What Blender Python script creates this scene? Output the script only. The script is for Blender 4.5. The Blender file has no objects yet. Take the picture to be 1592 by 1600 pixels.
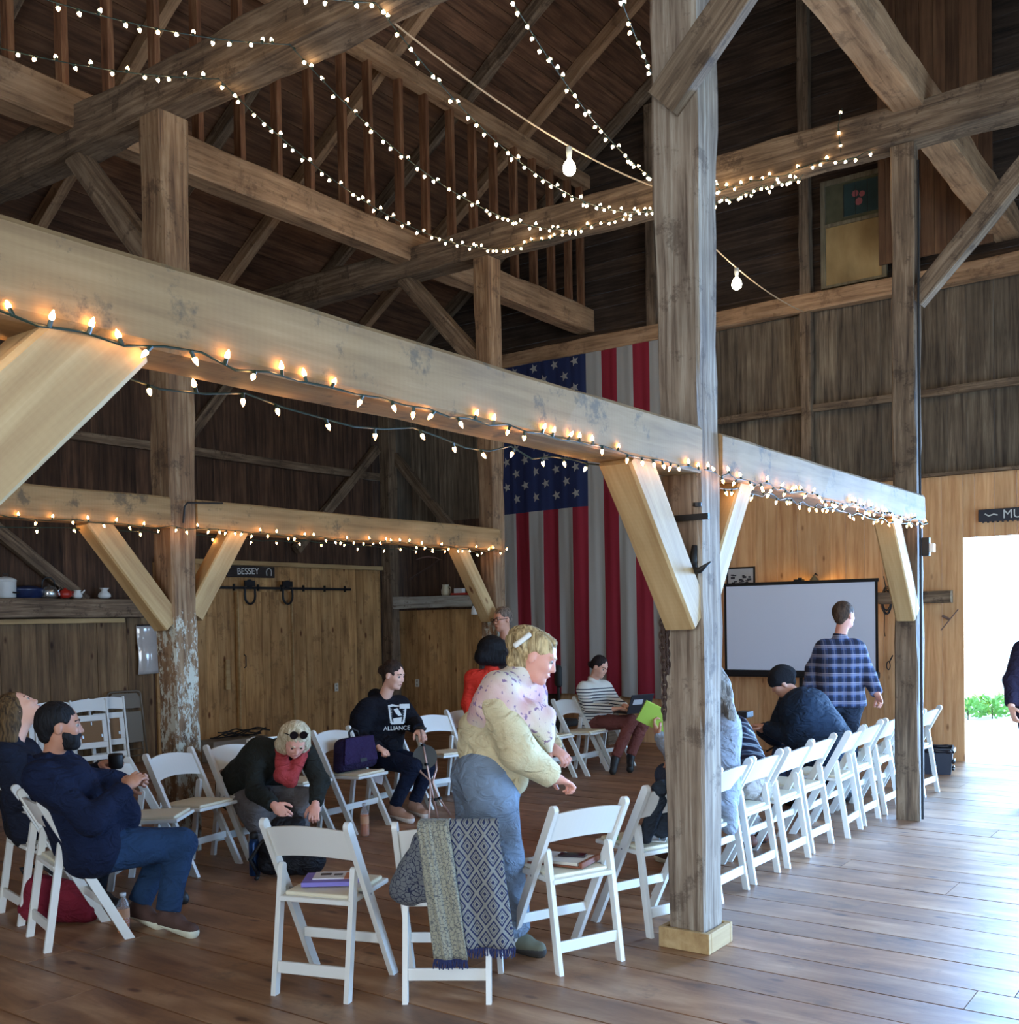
import bpy, bmesh, math, random
import numpy as np
from mathutils import Vector, Matrix, Euler

random.seed(7); np.random.seed(7)
SC = bpy.context.scene
COL = SC.collection
PI = math.pi

# ------------------------------------------------------------------ camera
FPX, CX, CY, EYE = 1658.5, 796.0, 1007.6, 1.712
RV = Vector((0.5871, -0.8093, -0.0186)).normalized()
FW = Vector((0.8088, 0.5876, -0.0253)); FW = (FW - RV * FW.dot(RV)).normalized()
UV = RV.cross(FW).normalized()
cam_d = bpy.data.cameras.new('camera'); cam = bpy.data.objects.new('camera', cam_d); COL.objects.link(cam)
cam_d.sensor_fit = 'HORIZONTAL'; cam_d.sensor_width = 36.0
cam_d.lens = FPX / 1592 * 36.0
cam_d.shift_y = (CY - 800) / 1592
cam_d.clip_start = 0.05; cam_d.clip_end = 300
M = Matrix(((RV.x, UV.x, -FW.x, 0), (RV.y, UV.y, -FW.y, 0), (RV.z, UV.z, -FW.z, EYE), (0, 0, 0, 1)))
cam.matrix_world = M
SC.camera = cam

# ------------------------------------------------------------------ world, lights, exposure
SC.view_settings.view_transform = 'Standard'
SC.view_settings.look = 'None'
SC.view_settings.gamma = 1.0
SC.view_settings.exposure = 0.15
w = bpy.data.worlds.new('sky'); SC.world = w; w.use_nodes = True
wn = w.node_tree.nodes; wn.clear()
wo = wn.new('ShaderNodeOutputWorld'); wb = wn.new('ShaderNodeBackground')
wb.inputs[0].default_value = (0.44, 0.70, 1.0, 1); wb.inputs[1].default_value = 8.0
w.node_tree.links.new(wb.outputs[0], wo.inputs[0])

def area(name, loc, target, sx, sy, power, col):
    l = bpy.data.lights.new(name, 'AREA'); l.shape = 'RECTANGLE'; l.size = sx; l.size_y = sy
    l.energy = power; l.color = col
    o = bpy.data.objects.new(name, l); COL.objects.link(o); o.location = loc
    d = Vector(target) - Vector(loc)
    o.rotation_euler = d.to_track_quat('-Z', 'Z').to_euler()
    return o
l_ = area('daylight_gable_doorway', (12.75, 0.55, 1.30), (0, 0.45, 0.1), 3.2, 2.3, 900, (0.26, 0.52, 1.0)); l_.data.spread = math.radians(80)
l_ = area('daylight_side_doorway', (7.5, -2.75, 1.5), (7.7, 3.5, -2.0), 5.0, 2.4, 270, (0.27, 0.52, 1.0)); l_.data.spread = math.radians(80)
area('fill_behind_camera', (-4.6, -0.5, 2.4), (6, 4.5, 1.6), 4.6, 4.0, 290, (1.0, 0.84, 0.64))  # warm fill lamp added behind the camera to lift the dark interior
area('upper_warm_fill', (2.2, -2.3, 4.6), (7, 6, 6.0), 3.0, 1.6, 16, (1.0, 0.84, 0.62))  # weak warm fill lamp added for the upper timbers

# ------------------------------------------------------------------ small helpers
def at(px, py, D):
    """point at image bearing (px,py), D metres in front of the eye"""
    return Vector((0, 0, EYE)) + (FW + RV * ((px - CX) / FPX) - UV * ((py - CY) / FPX)) * D

def link(o, parent=None):
    COL.objects.link(o)
    if parent is not None: o.parent = parent
    return o
def tag(o, label=None, cat=None, group=None, kind=None):
    if label: o['label'] = label
    if cat: o['category'] = cat
    if group: o['group'] = group
    if kind: o['kind'] = kind
    return o
def empty(name, loc, rz=0, label=None, cat=None, group=None):
    o = bpy.data.objects.new(name, None); o.empty_display_size = .1
    COL.objects.link(o); o.location = loc; o.rotation_euler = (0, 0, rz)
    return tag(o, label, cat, group)
def mesh_obj(name, verts, faces, mats, parent=None, mi=None, smooth=False):
    me = bpy.data.meshes.new(name); me.from_pydata([tuple(v) for v in verts], [], faces)
    if not isinstance(mats, (list, tuple)): mats = [mats]
    for m in mats: me.materials.append(m)
    if mi is not None: me.polygons.foreach_set('material_index', mi)
    if smooth: me.polygons.foreach_set('use_smooth', [True] * len(me.polygons))
    me.update()
    return link(bpy.data.objects.new(name, me), parent)
def copy_tree(o, parent=None):
    c = o.copy(); COL.objects.link(c); c.parent = parent
    for ch in o.children: copy_tree(ch, c)
    return c

class MB:
    """collects shapes and links them as ONE mesh"""
    def __init__(s): s.v = []; s.f = []; s.m = []
    def add(s, vs, fs, mi=0):
        n = len(s.v); s.v += [Vector(v) for v in vs]; s.f += [tuple(i + n for i in f) for f in fs]; s.m += [mi] * len(fs)
    def box(s, c, size, rot=None, mi=0, bev=0):
        x, y, z = [a / 2 for a in size]; c = Vector(c)
        if bev <= 0:
            vs = [Vector((sx * x, sy * y, sz * z)) for sx in (-1, 1) for sy in (-1, 1) for sz in (-1, 1)]
            fs = [(0, 1, 3, 2), (4, 6, 7, 5), (0, 4, 5, 1), (2, 3, 7, 6), (0, 2, 6, 4), (1, 5, 7, 3)]
        else:
            bm = bmesh.new(); bmesh.ops.create_cube(bm, size=1)
            for v in bm.verts: v.co = Vector((v.co.x * 2 * x, v.co.y * 2 * y, v.co.z * 2 * z))
            bmesh.ops.bevel(bm, geom=list(bm.edges), offset=bev, segments=2, affect='EDGES', profile=.5)
            bm.verts.index_update(); vs = [v.co.copy() for v in bm.verts]; fs = [tuple(v.index for v in f.verts) for f in bm.faces]; bm.free()
        if rot is not None: vs = [rot @ v for v in vs]
        s.add([v + c for v in vs], fs, mi)
    def box2(s, lo, hi, mi=0, bev=0):
        s.box([(a + b) / 2 for a, b in zip(lo, hi)], [abs(b - a) for a, b in zip(lo, hi)], None, mi, bev)
    def bar(s, a, b, w, h, up=(0, 0, 1), mi=0, bev=0):
        a = Vector(a); b = Vector(b); d = b - a; x = d.normalized(); u = Vector(up)
        y = u.cross(x)
        if y.length < 1e-4: y = Vector((0, 1, 0)).cross(x)
        y.normalize(); z = x.cross(y)
        R = Matrix((x, y, z)).transposed()
        s.box((a + b) / 2, (d.length, w, h), R, mi, bev)
    def tube(s, pts, r, n=8, mi=0, cap=True):
        pts = [Vector(p) for p in pts]; k = len(pts); base = len(s.v)
        rr = r if isinstance(r, (list, tuple)) else [r] * k
        t0 = (pts[1] - pts[0]).normalized(); nrm = t0.orthogonal().normalized()
        for i, p in enumerate(pts):
            t = (pts[min(i + 1, k - 1)] - pts[max(i - 1, 0)])
            t = t.normalized() if t.length > 1e-9 else t0
            nrm = (nrm - t * nrm.dot(t)); nrm = nrm.normalized() if nrm.length > 1e-6 else t.orthogonal().normalized()
            bn = t.cross(nrm)
            for j in range(n):
                a = 2 * PI * j / n; s.v.append(p + (nrm * math.cos(a) + bn * math.sin(a)) * rr[i])
        for i in range(k - 1):
            for j in range(n):
                s.f.append((base + i * n + j, base + i * n + (j + 1) % n, base + (i + 1) * n + (j + 1) % n, base + (i + 1) * n + j)); s.m.append(mi)
        if cap:
            s.f.append(tuple(base + j for j in reversed(range(n)))); s.m.append(mi)
            s.f.append(tuple(base + (k - 1) * n + j for j in range(n))); s.m.append(mi)
    def lathe(s, prof, c=(0, 0, 0), n=24, mi=0, sx=1, sy=1):
        c = Vector(c); base = len(s.v); k = len(prof)
        for r, z in prof:
            for j in range(n):
                a = 2 * PI * j / n; s.v.append(c + Vector((r * math.cos(a) * sx, r * math.sin(a) * sy, z)))
        for i in range(k - 1):
            for j in range(n):
                s.f.append((base + i * n + j, base + i * n + (j + 1) % n, base + (i + 1) * n + (j + 1) % n, base + (i + 1) * n + j)); s.m.append(mi)
        s.f.append(tuple(base + j for j in reversed(range(n)))); s.m.append(mi)
        s.f.append(tuple(base + (k - 1) * n + j for j in range(n))); s.m.append(mi)
    def prism(s, pts, axis, t0, t1, mi=0):
        """extrude 2D outline pts (u,v) between t0 and t1 along axis"""
        def mk(u, v, t):
            return {'x': (t, u, v), 'y': (u, t, v), 'z': (u, v, t)}[axis]
        n = len(pts); base = len(s.v)
        s.v += [Vector(mk(u, v, t0)) for u, v in pts] + [Vector(mk(u, v, t1)) for u, v in pts]
        s.f.append(tuple(base + i for i in range(n))); s.m.append(mi)
        s.f.append(tuple(base + n + i for i in reversed(range(n)))); s.m.append(mi)
        for i in range(n):
            j = (i + 1) % n
            s.f.append((base + i, base + n + i, base + n + j, base + j)); s.m.append(mi)
    def build(s, name, mats, parent=None, smooth=False):
        o = mesh_obj(name, s.v, s.f, mats, parent, s.m, smooth)
        bm = bmesh.new(); bm.from_mesh(o.data); bmesh.ops.recalc_face_normals(bm, faces=bm.faces); bm.to_mesh(o.data); bm.free()
        return o

# ------------------------------------------------------------------ materials
def rgb(r, g, b):
    f = lambda c: ((c / 255) / 12.92 if c / 255 <= .04045 else ((c / 255 + .055) / 1.055) ** 2.4)
    return (f(r), f(g), f(b), 1)
def nmat(name):
    m = bpy.data.materials.new(name); m.use_nodes = True
    nt = m.node_tree; b = nt.nodes['Principled BSDF']
    return m, nt, b
def plain(name, col, rough=.5, metal=0, spec=None, bump=0, bscale=80, var=0, coat=0):
    m, nt, b = nmat(name)
    b.inputs['Base Color'].default_value = col; b.inputs['Roughness'].default_value = rough; b.inputs['Metallic'].default_value = metal
    if spec is not None: b.inputs['Specular IOR Level'].default_value = spec
    if coat: b.inputs['Coat Weight'].default_value = coat
    tc = nt.nodes.new('ShaderNodeTexCoord')
    if bump or var:
        nz = nt.nodes.new('ShaderNodeTexNoise'); nz.inputs['Scale'].default_value = bscale; nz.inputs['Detail'].default_value = 4
        nt.links.new(tc.outputs['Object'], nz.inputs['Vector'])
    if bump:
        bp = nt.nodes.new('ShaderNodeBump'); bp.inputs['Strength'].default_value = bump; bp.inputs['Distance'].default_value = .01
        nt.links.new(nz.outputs[0], bp.inputs['Height']); nt.links.new(bp.outputs[0], b.inputs['Normal'])
    if var:
        n2 = nt.nodes.new('ShaderNodeTexNoise'); n2.inputs['Scale'].default_value = 9; n2.inputs['Detail'].default_value = 3
        nt.links.new(tc.outputs['Object'], n2.inputs['Vector'])
        mx = nt.nodes.new('ShaderNodeMix'); mx.data_type = 'RGBA'
        mx.inputs[6].default_value = tuple(c * (1 - var) for c in col[:3]) + (1,); mx.inputs[7].default_value = tuple(min(1, c * (1 + var)) for c in col[:3]) + (1,)
        nt.links.new(n2.outputs[0], mx.inputs[0]); nt.links.new(mx.outputs[2], b.inputs['Base Color'])
    return m
def emis(name, col, st):
    m = bpy.data.materials.new(name); m.use_nodes = True; nt = m.node_tree; nt.nodes.clear()
    e = nt.nodes.new('ShaderNodeEmission'); e.inputs[0].default_value = col; e.inputs[1].default_value = st
    o = nt.nodes.new('ShaderNodeOutputMaterial'); nt.links.new(e.outputs[0], o.inputs[0]); return m

def wood(name, cols, axis='x', grain=(1.2, 22), rough=.75, bump=.35, tone=0.0, knots=0.0, blotch=0.0, bcol=None, bthr=(.55, .62), flake=None, rvar=.12, sprough=0.0, spec=.3, saw=0):
    """procedural timber: noise stretched along the grain axis, optional knots, stains and flaking paint"""
    m, nt, b = nmat(name); N = nt.nodes.new; L = nt.links.new
    tc = N('ShaderNodeTexCoord'); oi = N('ShaderNodeObjectInfo')
    ad = N('ShaderNodeVectorMath'); ad.operation = 'ADD'
    sc = N('ShaderNodeVectorMath'); sc.operation = 'SCALE'; sc.inputs[0].default_value = (17, 31, 23)
    L(oi.outputs['Random'], sc.inputs['Scale']); L(tc.outputs['Object'], ad.inputs[0]); L(sc.outputs[0], ad.inputs[1])
    src = ad
    if tone:
        at_ = N('ShaderNodeAttribute'); at_.attribute_name = 'tone'
        s2 = N('ShaderNodeVectorMath'); s2.operation = 'SCALE'; s2.inputs[0].default_value = (9.1, 13.7, 7.3)
        L(at_.outputs['Fac'], s2.inputs['Scale']); a2 = N('ShaderNodeVectorMath'); a2.operation = 'ADD'; L(ad.outputs[0], a2.inputs[0]); L(s2.outputs[0], a2.inputs[1]); src = a2
    mp = N('ShaderNodeMapping'); g0, g1 = grain
    mp.inputs['Scale'].default_value = {'x': (g0, g1, g1), 'y': (g1, g0, g1), 'z': (g1, g1, g0)}[axis]
    L(src.outputs[0], mp.inputs['Vector'])
    n1 = N('ShaderNodeTexNoise'); n1.inputs['Scale'].default_value = 1; n1.inputs['Detail'].default_value = 6; n1.inputs['Roughness'].default_value = .65; n1.inputs['Distortion'].default_value = .4
    L(mp.outputs[0], n1.inputs['Vector'])
    cr = N('ShaderNodeValToRGB'); e = cr.color_ramp.elements
    e[0].position = .30; e[0].color = cols[0]; e[1].position = .72; e[1].color = cols[-1]
    if len(cols) == 3: k = e.new(.5); k.color = cols[1]
    L(n1.outputs[0], cr.inputs[0]); col = cr.outputs[0]
    def mix(fac, c1, c2, bt='MIX'):
        x = N('ShaderNodeMix'); x.data_type = 'RGBA'; x.blend_type = bt
        for i, c in ((0, fac), (6, c1), (7, c2)):
            if hasattr(c, 'links'): L(c, x.inputs[i])
            else: x.inputs[i].default_value = c
        return x.outputs[2]
    def ramp(src_, a, b_):
        r = N('ShaderNodeMapRange'); r.inputs[1].default_value = a; r.inputs[2].default_value = b_; L(src_, r.inputs[0]); return r.outputs[0]
    # big soft variation
    n2 = N('ShaderNodeTexNoise'); n2.inputs['Scale'].default_value = 2.2; n2.inputs['Detail'].default_value = 3; L(src.outputs[0], n2.inputs['Vector'])
    col = mix(ramp(n2.outputs[0], .3, .7), col, mix(1.0, col, (1 - rvar * 3, 1 - rvar * 3, 1 - rvar * 3, 1), 'MULTIPLY'))
    if knots:
        vo = N('ShaderNodeTexVoronoi'); vo.feature = 'F1'; mk = N('ShaderNodeMapping')
        mk.inputs['Scale'].default_value = {'x': (2.2, 5, 5), 'y': (5, 2.2, 5), 'z': (5, 5, 2.2)}[axis]
        L(src.outputs[0], mk.inputs['Vector']); L(mk.outputs[0], vo.inputs['Vector']); vo.inputs['Scale'].default_value = 1
        col = mix(ramp(vo.outputs['Distance'], .13, .06), col, mix(1.0, col, (.30, .18, .12, 1), 'MULTIPLY'))
    if blotch:
        n3 = N('ShaderNodeTexNoise'); n3.inputs['Scale'].default_value = 5; n3.inputs['Detail'].default_value = 8; n3.inputs['Roughness'].default_value = .75
        L(mp.outputs[0] if blotch < 0 else src.outputs[0], n3.inputs['Vector'])
        f = N('ShaderNodeMath'); f.operation = 'MULTIPLY'; L(ramp(n3.outputs[0], bthr[0], bthr[1]), f.inputs[0]); f.inputs[1].default_value = abs(blotch)
        col = mix(f.outputs[0], col, bcol or (.05, .045, .04, 1))
    if saw:
        wv = N('ShaderNodeTexWave'); wv.inputs['Scale'].default_value = 14; wv.inputs['Distortion'].default_value = 2.0; wv.inputs['Detail'].default_value = 3
        L(src.outputs[0], wv.inputs['Vector'])
        f = N('ShaderNodeMath'); f.operation = 'MULTIPLY'; L(wv.outputs['Fac'], f.inputs[0]); f.inputs[1].default_value = saw
        col = mix(f.outputs[0], col, mix(1.0, col, (.72, .66, .58, 1), 'MULTIPLY'))
    if flake:
        zlo, zhi, pc, amt = flake[:4]
        sp = N('ShaderNodeSeparateXYZ'); L(tc.outputs['Object'], sp.inputs[0])
        n4 = N('ShaderNodeTexNoise'); n4.inputs['Scale'].default_value = 14; n4.inputs['Detail'].default_value = 9; n4.inputs['Roughness'].default_value = .8
        mf = N('ShaderNodeMapping'); mf.inputs['Scale'].default_value = {'x': (.45, 1, 1), 'y': (1, .45, 1), 'z': (1, 1, .45)}[axis]; L(src.outputs[0], mf.inputs[0]); L(mf.outputs[0], n4.inputs['Vector'])
        h = ramp(sp.outputs[{'x': 0, 'y': 1, 'z': 2}[axis]], zhi, zlo)
        a_ = N('ShaderNodeMath'); a_.operation = 'MULTIPLY_ADD'; L(h, a_.inputs[0]); a_.inputs[1].default_value = amt; L(n4.outputs[0], a_.inputs[2])
        col = mix(ramp(a_.outputs[0], .72, .76), col, pc)
    if tone:
        mm = N('ShaderNodeMath'); mm.operation = 'MULTIPLY_ADD'; L(at_.outputs['Fac'], mm.inputs[0]); mm.inputs[1].default_value = tone; mm.inputs[2].default_value = 1 - tone / 2
        hs = N('ShaderNodeHueSaturation'); L(mm.outputs[0], hs.inputs['Value']); L(col, hs.inputs['Color']); col = hs.outputs[0]
    L(col, b.inputs['Base Color'])
    b.inputs['Roughness'].default_value = rough; b.inputs['Specular IOR Level'].default_value = spec
    if sprough:
        r = N('ShaderNodeMapRange'); L(n2.outputs[0], r.inputs[0]); r.inputs[1].default_value = .3; r.inputs[2].default_value = .7; r.inputs[3].default_value = rough - sprough; r.inputs[4].default_value = rough + sprough; L(r.outputs[0], b.inputs['Roughness'])
    bp = N('ShaderNodeBump'); bp.inputs['Strength'].default_value = bump; bp.inputs['Distance'].default_value = .006
    L(n1.outputs[0], bp.inputs['Height']); L(bp.outputs[0], b.inputs['Normal'])
    return m

OLD = wood('hewn_old_timber', [rgb(70, 54, 42), rgb(118, 96, 74), rgb(156, 132, 106)], 'x', (1.6, 26), .85, .6, blotch=.6, bcol=rgb(52, 38, 28))
OLDP = wood('post_with_flaked_paint', [rgb(88, 64, 46), rgb(134, 104, 76), rgb(170, 142, 110)], 'x', (1.6, 26), .85, .7, blotch=.55, bcol=rgb(48, 34, 26), flake=(1.72, 1.95, rgb(186, 184, 168), .225))
POST1 = wood('weathered_centre_post', [rgb(92, 74, 60), rgb(142, 122, 102), rgb(184, 168, 146)], 'x', (1.2, 30), .85, .7, blotch=.5, bcol=rgb(58, 42, 32), flake=(2.0, 2.5, rgb(196, 198, 188), .03))
NEW = wood('fresh_sawn_timber', [rgb(128, 98, 62), rgb(150, 119, 79), rgb(168, 136, 94)], 'x', (1.0, 14), .75, .3, rvar=.08, blotch=.7, bcol=rgb(72, 64, 50), bthr=(.55, .63), saw=.12)
NEW2 = wood('fresh_sawn_brace', [rgb(156, 122, 80), rgb(176, 144, 98), rgb(194, 164, 118)], 'x', (1.0, 14), .7, .2, rvar=.05, knots=1, saw=.08)
PLATE = wood('rough_sawn_plate', [rgb(120, 88, 62), rgb(170, 130, 94), rgb(196, 156, 118)], 'x', (1.4, 20), .8, .5, blotch=.4, bcol=rgb(70, 50, 38))
STUD = wood('loft_stud', [rgb(92, 58, 38), rgb(132, 86, 56), rgb(164, 122, 86)], 'x', (2, 24), .85, .5)
PINE = wood('knotty_pine_boards', [rgb(180, 124, 78), rgb(208, 156, 106), rgb(224, 178, 130)], 'z', (1.1, 16), .55, .12, tone=.22, knots=1, rvar=.05)
PINE_D = wood('barn_oak_boards', [rgb(136, 96, 56), rgb(182, 136, 84), rgb(206, 162, 108)], 'z', (1.0, 12), .65, .2, tone=.35, knots=1, rvar=.1, blotch=.35, bcol=rgb(70, 44, 28))
GREY = wood('weathered_grey_boards', [rgb(60, 48, 38), rgb(104, 88, 70), rgb(136, 120, 98)], 'z', (1.2, 22), .9, .6, tone=.45, rvar=.12)
DARK = wood('old_dark_boards', [rgb(46, 32, 24), rgb(80, 56, 40), rgb(108, 78, 56)], 'z', (1.2, 22), .9, .5, tone=.5, rvar=.12)
DARKX = wood('old_dark_boards_level', [rgb(40, 30, 24), rgb(68, 52, 40), rgb(92, 72, 56)], 'y', (1.2, 22), .9, .5, tone=.5, rvar=.12)
ROOFM = wood('roof_sheathing', [rgb(66, 44, 30), rgb(104, 70, 48), rgb(136, 98, 70)], 'x', (1.2, 18), .9, .5, tone=.55, rvar=.12)
FLOORM = wood('worn_floor_boards', [rgb(104, 66, 40), rgb(146, 101, 66), rgb(182, 140, 102)], 'y', (1.3, 7), .46, .18, tone=.30, knots=1, rvar=.08, blotch=.45, bcol=rgb(70, 50, 38), bthr=(.56, .66), sprough=.05, spec=1.0)
BARK = plain('bark_dark', rgb(50, 36, 28), .9, bump=.5, bscale=30)
WHITE = plain('white_resin', rgb(218, 216, 208), .38, bump=.03, bscale=30)
IVORY = plain('ivory_vinyl_pad', rgb(222, 212, 184), .45)
WALLDARK = plain('outer_shell_boards', rgb(62, 48, 38), .9)
BLACK = plain('black_iron', rgb(26, 24, 24), .55, .3)
GREENC = plain('dark_green_cord', rgb(28, 46, 34), .5)

# ------------------------------------------------------------------ structure
def boards(name, origin, u, v, n, length_u, height, bw, th, mat, kind='structure', holes=(), gap=.004, jitter=.006, parent=None, fixed_tone=None, botslope=0, seed=1, topf=None):
    """planks run along v (height), laid side by side along u; n = facing normal. one mesh"""
    rnd = random.Random(seed); O = Vector(origin); u = Vector(u); v = Vector(v); n = Vector(n)
    vs = []; fs = []; tones = []
    x = 0
    def plank(x0, x1, z0, z1, d, t):
        b = len(vs)
        for dd in (d, d - th):
            for xx, zz in ((x0, z0), (x1, z0), (x1, z1), (x0, z1)):
                vs.append(O + u * xx + v * zz + n * dd)
        F = [(0, 1, 2, 3), (7, 6, 5, 4), (0, 4, 5, 1), (1, 5, 6, 2), (2, 6, 7, 3), (3, 7, 4, 0)]
        for f in F: fs.append(tuple(b + i for i in f)); tones.append(t)
    while x < length_u - 1e-4:
        wd = min(bw * rnd.uniform(.75, 1.3), length_u - x); x0, x1 = x + gap / 2, x + wd - gap / 2
        segs = [(0, height if topf is None else topf((x0 + x1) / 2))]
        for (a, b_, c, d_) in holes:           # u0,u1,v0,v1
            if x1 > a + .001 and x0 < b_ - .001:
                if x0 < a: x1s = x1
                ns = []
                for s0, s1 in segs:
                    if s1 <= c or s0 >= d_: ns.append((s0, s1))
                    else:
                        if s0 < c: ns.append((s0, c))
                        if s1 > d_: ns.append((d_, s1))
                segs = ns
        for s0, s1 in segs:
            if s1 - s0 > .005: plank(x0, x1, s0, s1, rnd.uniform(-jitter, 0), rnd.random())
        x += wd
        for (a, b_, c, d_) in holes:           # break boards exactly at hole edges
            pass
    me = bpy.data.meshes.new(name); me.from_pydata([tuple(p) for p in vs], [], fs); me.materials.append(mat)
    a = me.attributes.new('tone', 'FLOAT', 'FACE'); a.data.foreach_set('value', tones)
    bm = bmesh.new(); bm.from_mesh(me); bmesh.ops.recalc_face_normals(bm, faces=bm.faces); bm.to_mesh(me); bm.free()
    o = link(bpy.data.objects.new(name, me), parent)
    if kind: o['kind'] = kind
    return o

X1, X2, Y1, Y2 = 4.99, 8.957, 2.46, 6.704
XG, YL, YS, XB = 12.64, 11.52, -2.45, -4.3        # gable wall, left wall, side wall, entrance wall
def roofz(y):                                      # underside of the sheathing
    return 13.16 - .67 * y if y > 4.58 else 13.16 - .67 * (9.16 - y)

# floor: boards run along y
def split_boards(name, x0, x1, y0, y1, bw, mat, seed=3):
    rnd = random.Random(seed); vs = []; fs = []; tones = []
    x = x0
    while x < x1:
        wd = bw * rnd.uniform(.75, 1.35); y = y0 + rnd.uniform(-3, 0)
        while y < y1:
            ln = rnd.uniform(2.6, 5.0); t = rnd.random(); dz = rnd.uniform(-.0015, 0)
            a, b_ = max(y, y0), min(y + ln, y1)
            if b_ > a:
                k = len(vs); g = .005
                for z in (dz, -.03):
                    for xx, yy in ((x + g, a + .002), (x + wd - g, a + .002), (x + wd - g, b_ - .002), (x + g, b_ - .002)): vs.append((xx, yy, z))
                for f in [(0, 1, 2, 3), (7, 6, 5, 4), (0, 4, 5, 1), (1, 5, 6, 2), (2, 6, 7, 3), (3, 7, 4, 0)]: fs.append(tuple(k + i for i in f)); tones.append(t)
            y += ln
        x += wd
    k = len(vs)
    vs += [(x0, y0, -.032), (x1 + .3, y0, -.032), (x1 + .3, y1, -.032), (x0, y1, -.032)]; fs.append((k, k + 1, k + 2, k + 3)); tones.append(.0)
    me = bpy.data.meshes.new(name); me.from_pydata(vs, [], fs); me.materials.append(mat)
    a = me.attributes.new('tone', 'FLOAT', 'FACE'); a.data.foreach_set('value', tones)
    o = link(bpy.data.objects.new(name, me)); o['kind'] = 'structure'; return o
split_boards('floor', XB, XG + .12, YS - .1, YL + .12, .31, FLOORM)

# gable wall (faces -x). u along y from YS; v up
def gable_top(yrel): return roofz(YS + yrel)
DOOR = (YS + 3.75 - 3.75, 0)
dy0, dy1, dz1 = -1.2, 2.873, 2.518
def bands(name, y0, y1, z0, z1, mat, th, xoff, seed, holes=(), bw=.2, **k):
    return boards(name, (XG + xoff, y0, z0), (0, 1, 0), (0, 0, 1), (-1, 0, 0), y1 - y0, z1 - z0, bw, th, mat, seed=seed, holes=holes, **k)
# knotty pine lining: right of the flag up to 3.22, with the doorway open
bands('wall_gable_lining', dy1, 8.3, 0, 3.22, PINE, .03, 0, 5, bw=.21)
bands('wall_gable_lining', YS, dy1, dz1, 3.22, PINE, .03, 0, 6, bw=.21)
bands('wall_gable_lining', YS, dy0, 0, dz1, PINE, .03, 0, 8, bw=.21)
bands('wall_gable_lining', 9.05, YL, 0, 1.86, PINE_D, .03, 0, 9, bw=.2)
bands('wall_gable', YS, YL, 3.2, 5.45, GREY, .03, .05, 11, bw=.26)
bands('wall_gable', 8.2, YL, 0, 3.22, DARK, .03, .05, 12, bw=.24)
# above the girt: level boards
vs_o = boards('wall_gable', (XG + .05, YS, 5.44), (0, 0, 1), (0, 1, 0), (-1, 0, 0), 4.7, YL - YS, .24, .03, DARKX, seed=13)
# trim the level boards to the roof by lifting nothing: the roof slopes close over them
bm = bmesh.new(); bm.from_mesh(vs_o.data)
for s_ in (1, -1):
    nrm = Vector((0, .67 * s_, 1)).normalized()
    bmesh.ops.bisect_plane(bm, geom=bm.verts[:] + bm.edges[:] + bm.faces[:], plane_co=(XG, 4.58, 13.16 - .67 * 4.58 + .02), plane_no=nrm, clear_outer=True)
bm.to_mesh(vs_o.data); bm.free()

# left wall (faces -y)
bigdoor = (8.25 - XB, 12.45 - XB, 0, 2.50)
boards('wall_left', (XB, YL + .04, 0), (1, 0, 0), (0, 0, 1), (0, -1, 0), XG - XB, 5.4, .24, .03, DARK, seed=21)
boards('wall_left_lining', (XB, YL + .005, 0), (1, 0, 0), (0, 0, 1), (0, -1, 0), 8.2 - XB, 1.80, .19, .03, wood('aged_brown_boards', [rgb(82, 60, 40), rgb(120, 92, 62), rgb(148, 118, 82)], 'z', (1.1, 16), .75, .3, tone=.4, knots=1, rvar=.1), seed=24)
boards('wall_left_lining', (8.25, YL, 0), (1, 0, 0), (0, 0, 1), (0, -1, 0), 12.42 - 8.25, 2.50, .17, .03, PINE_D, seed=22)
# walls that close the barn beside and behind the viewer
boards('wall_side', (XB, YS, 0), (1, 0, 0), (0, 0, 1), (0, 1, 0), 4.8 - XB, 4.0, .26, .03, DARK, seed=31)
boards('wall_side', (10.2, YS, 0), (1, 0, 0), (0, 0, 1), (0, 1, 0), XG - 10.2, 4.0, .26, .03, DARK, seed=32)
boards('wall_side', (4.8, YS, 3.1), (1, 0, 0), (0, 0, 1), (0, 1, 0), 5.4, .9, .26, .03, DARK, seed=33)
boards('wall_side_upper', (3.8, YS, 4.0), (1, 0, 0), (0, 0, 1), (0, 1, 0), XG - 3.8, 1.4, .26, .03, DARK, seed=34)
boards('wall_side_upper', (XB, YS, 4.0), (1, 0, 0), (0, 0, 1), (0, 1, 0), .6 - XB, 1.4, .26, .03, DARK, seed=35)
boards('wall_entrance', (XB, 2.0, 0), (0, 1, 0), (0, 0, 1), (1, 0, 0), YL - 2.0, 9.5, .26, .03, DARK, seed=36, topf=lambda q: roofz(2.0 + q) - .05)
boards('wall_entrance', (XB, YS, 4.6), (0, 1, 0), (0, 0, 1), (1, 0, 0), 2.0 - YS, 5.0, .26, .03, DARK, seed=37, topf=lambda q: max(.3, roofz(YS + q) - 4.65))
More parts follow.
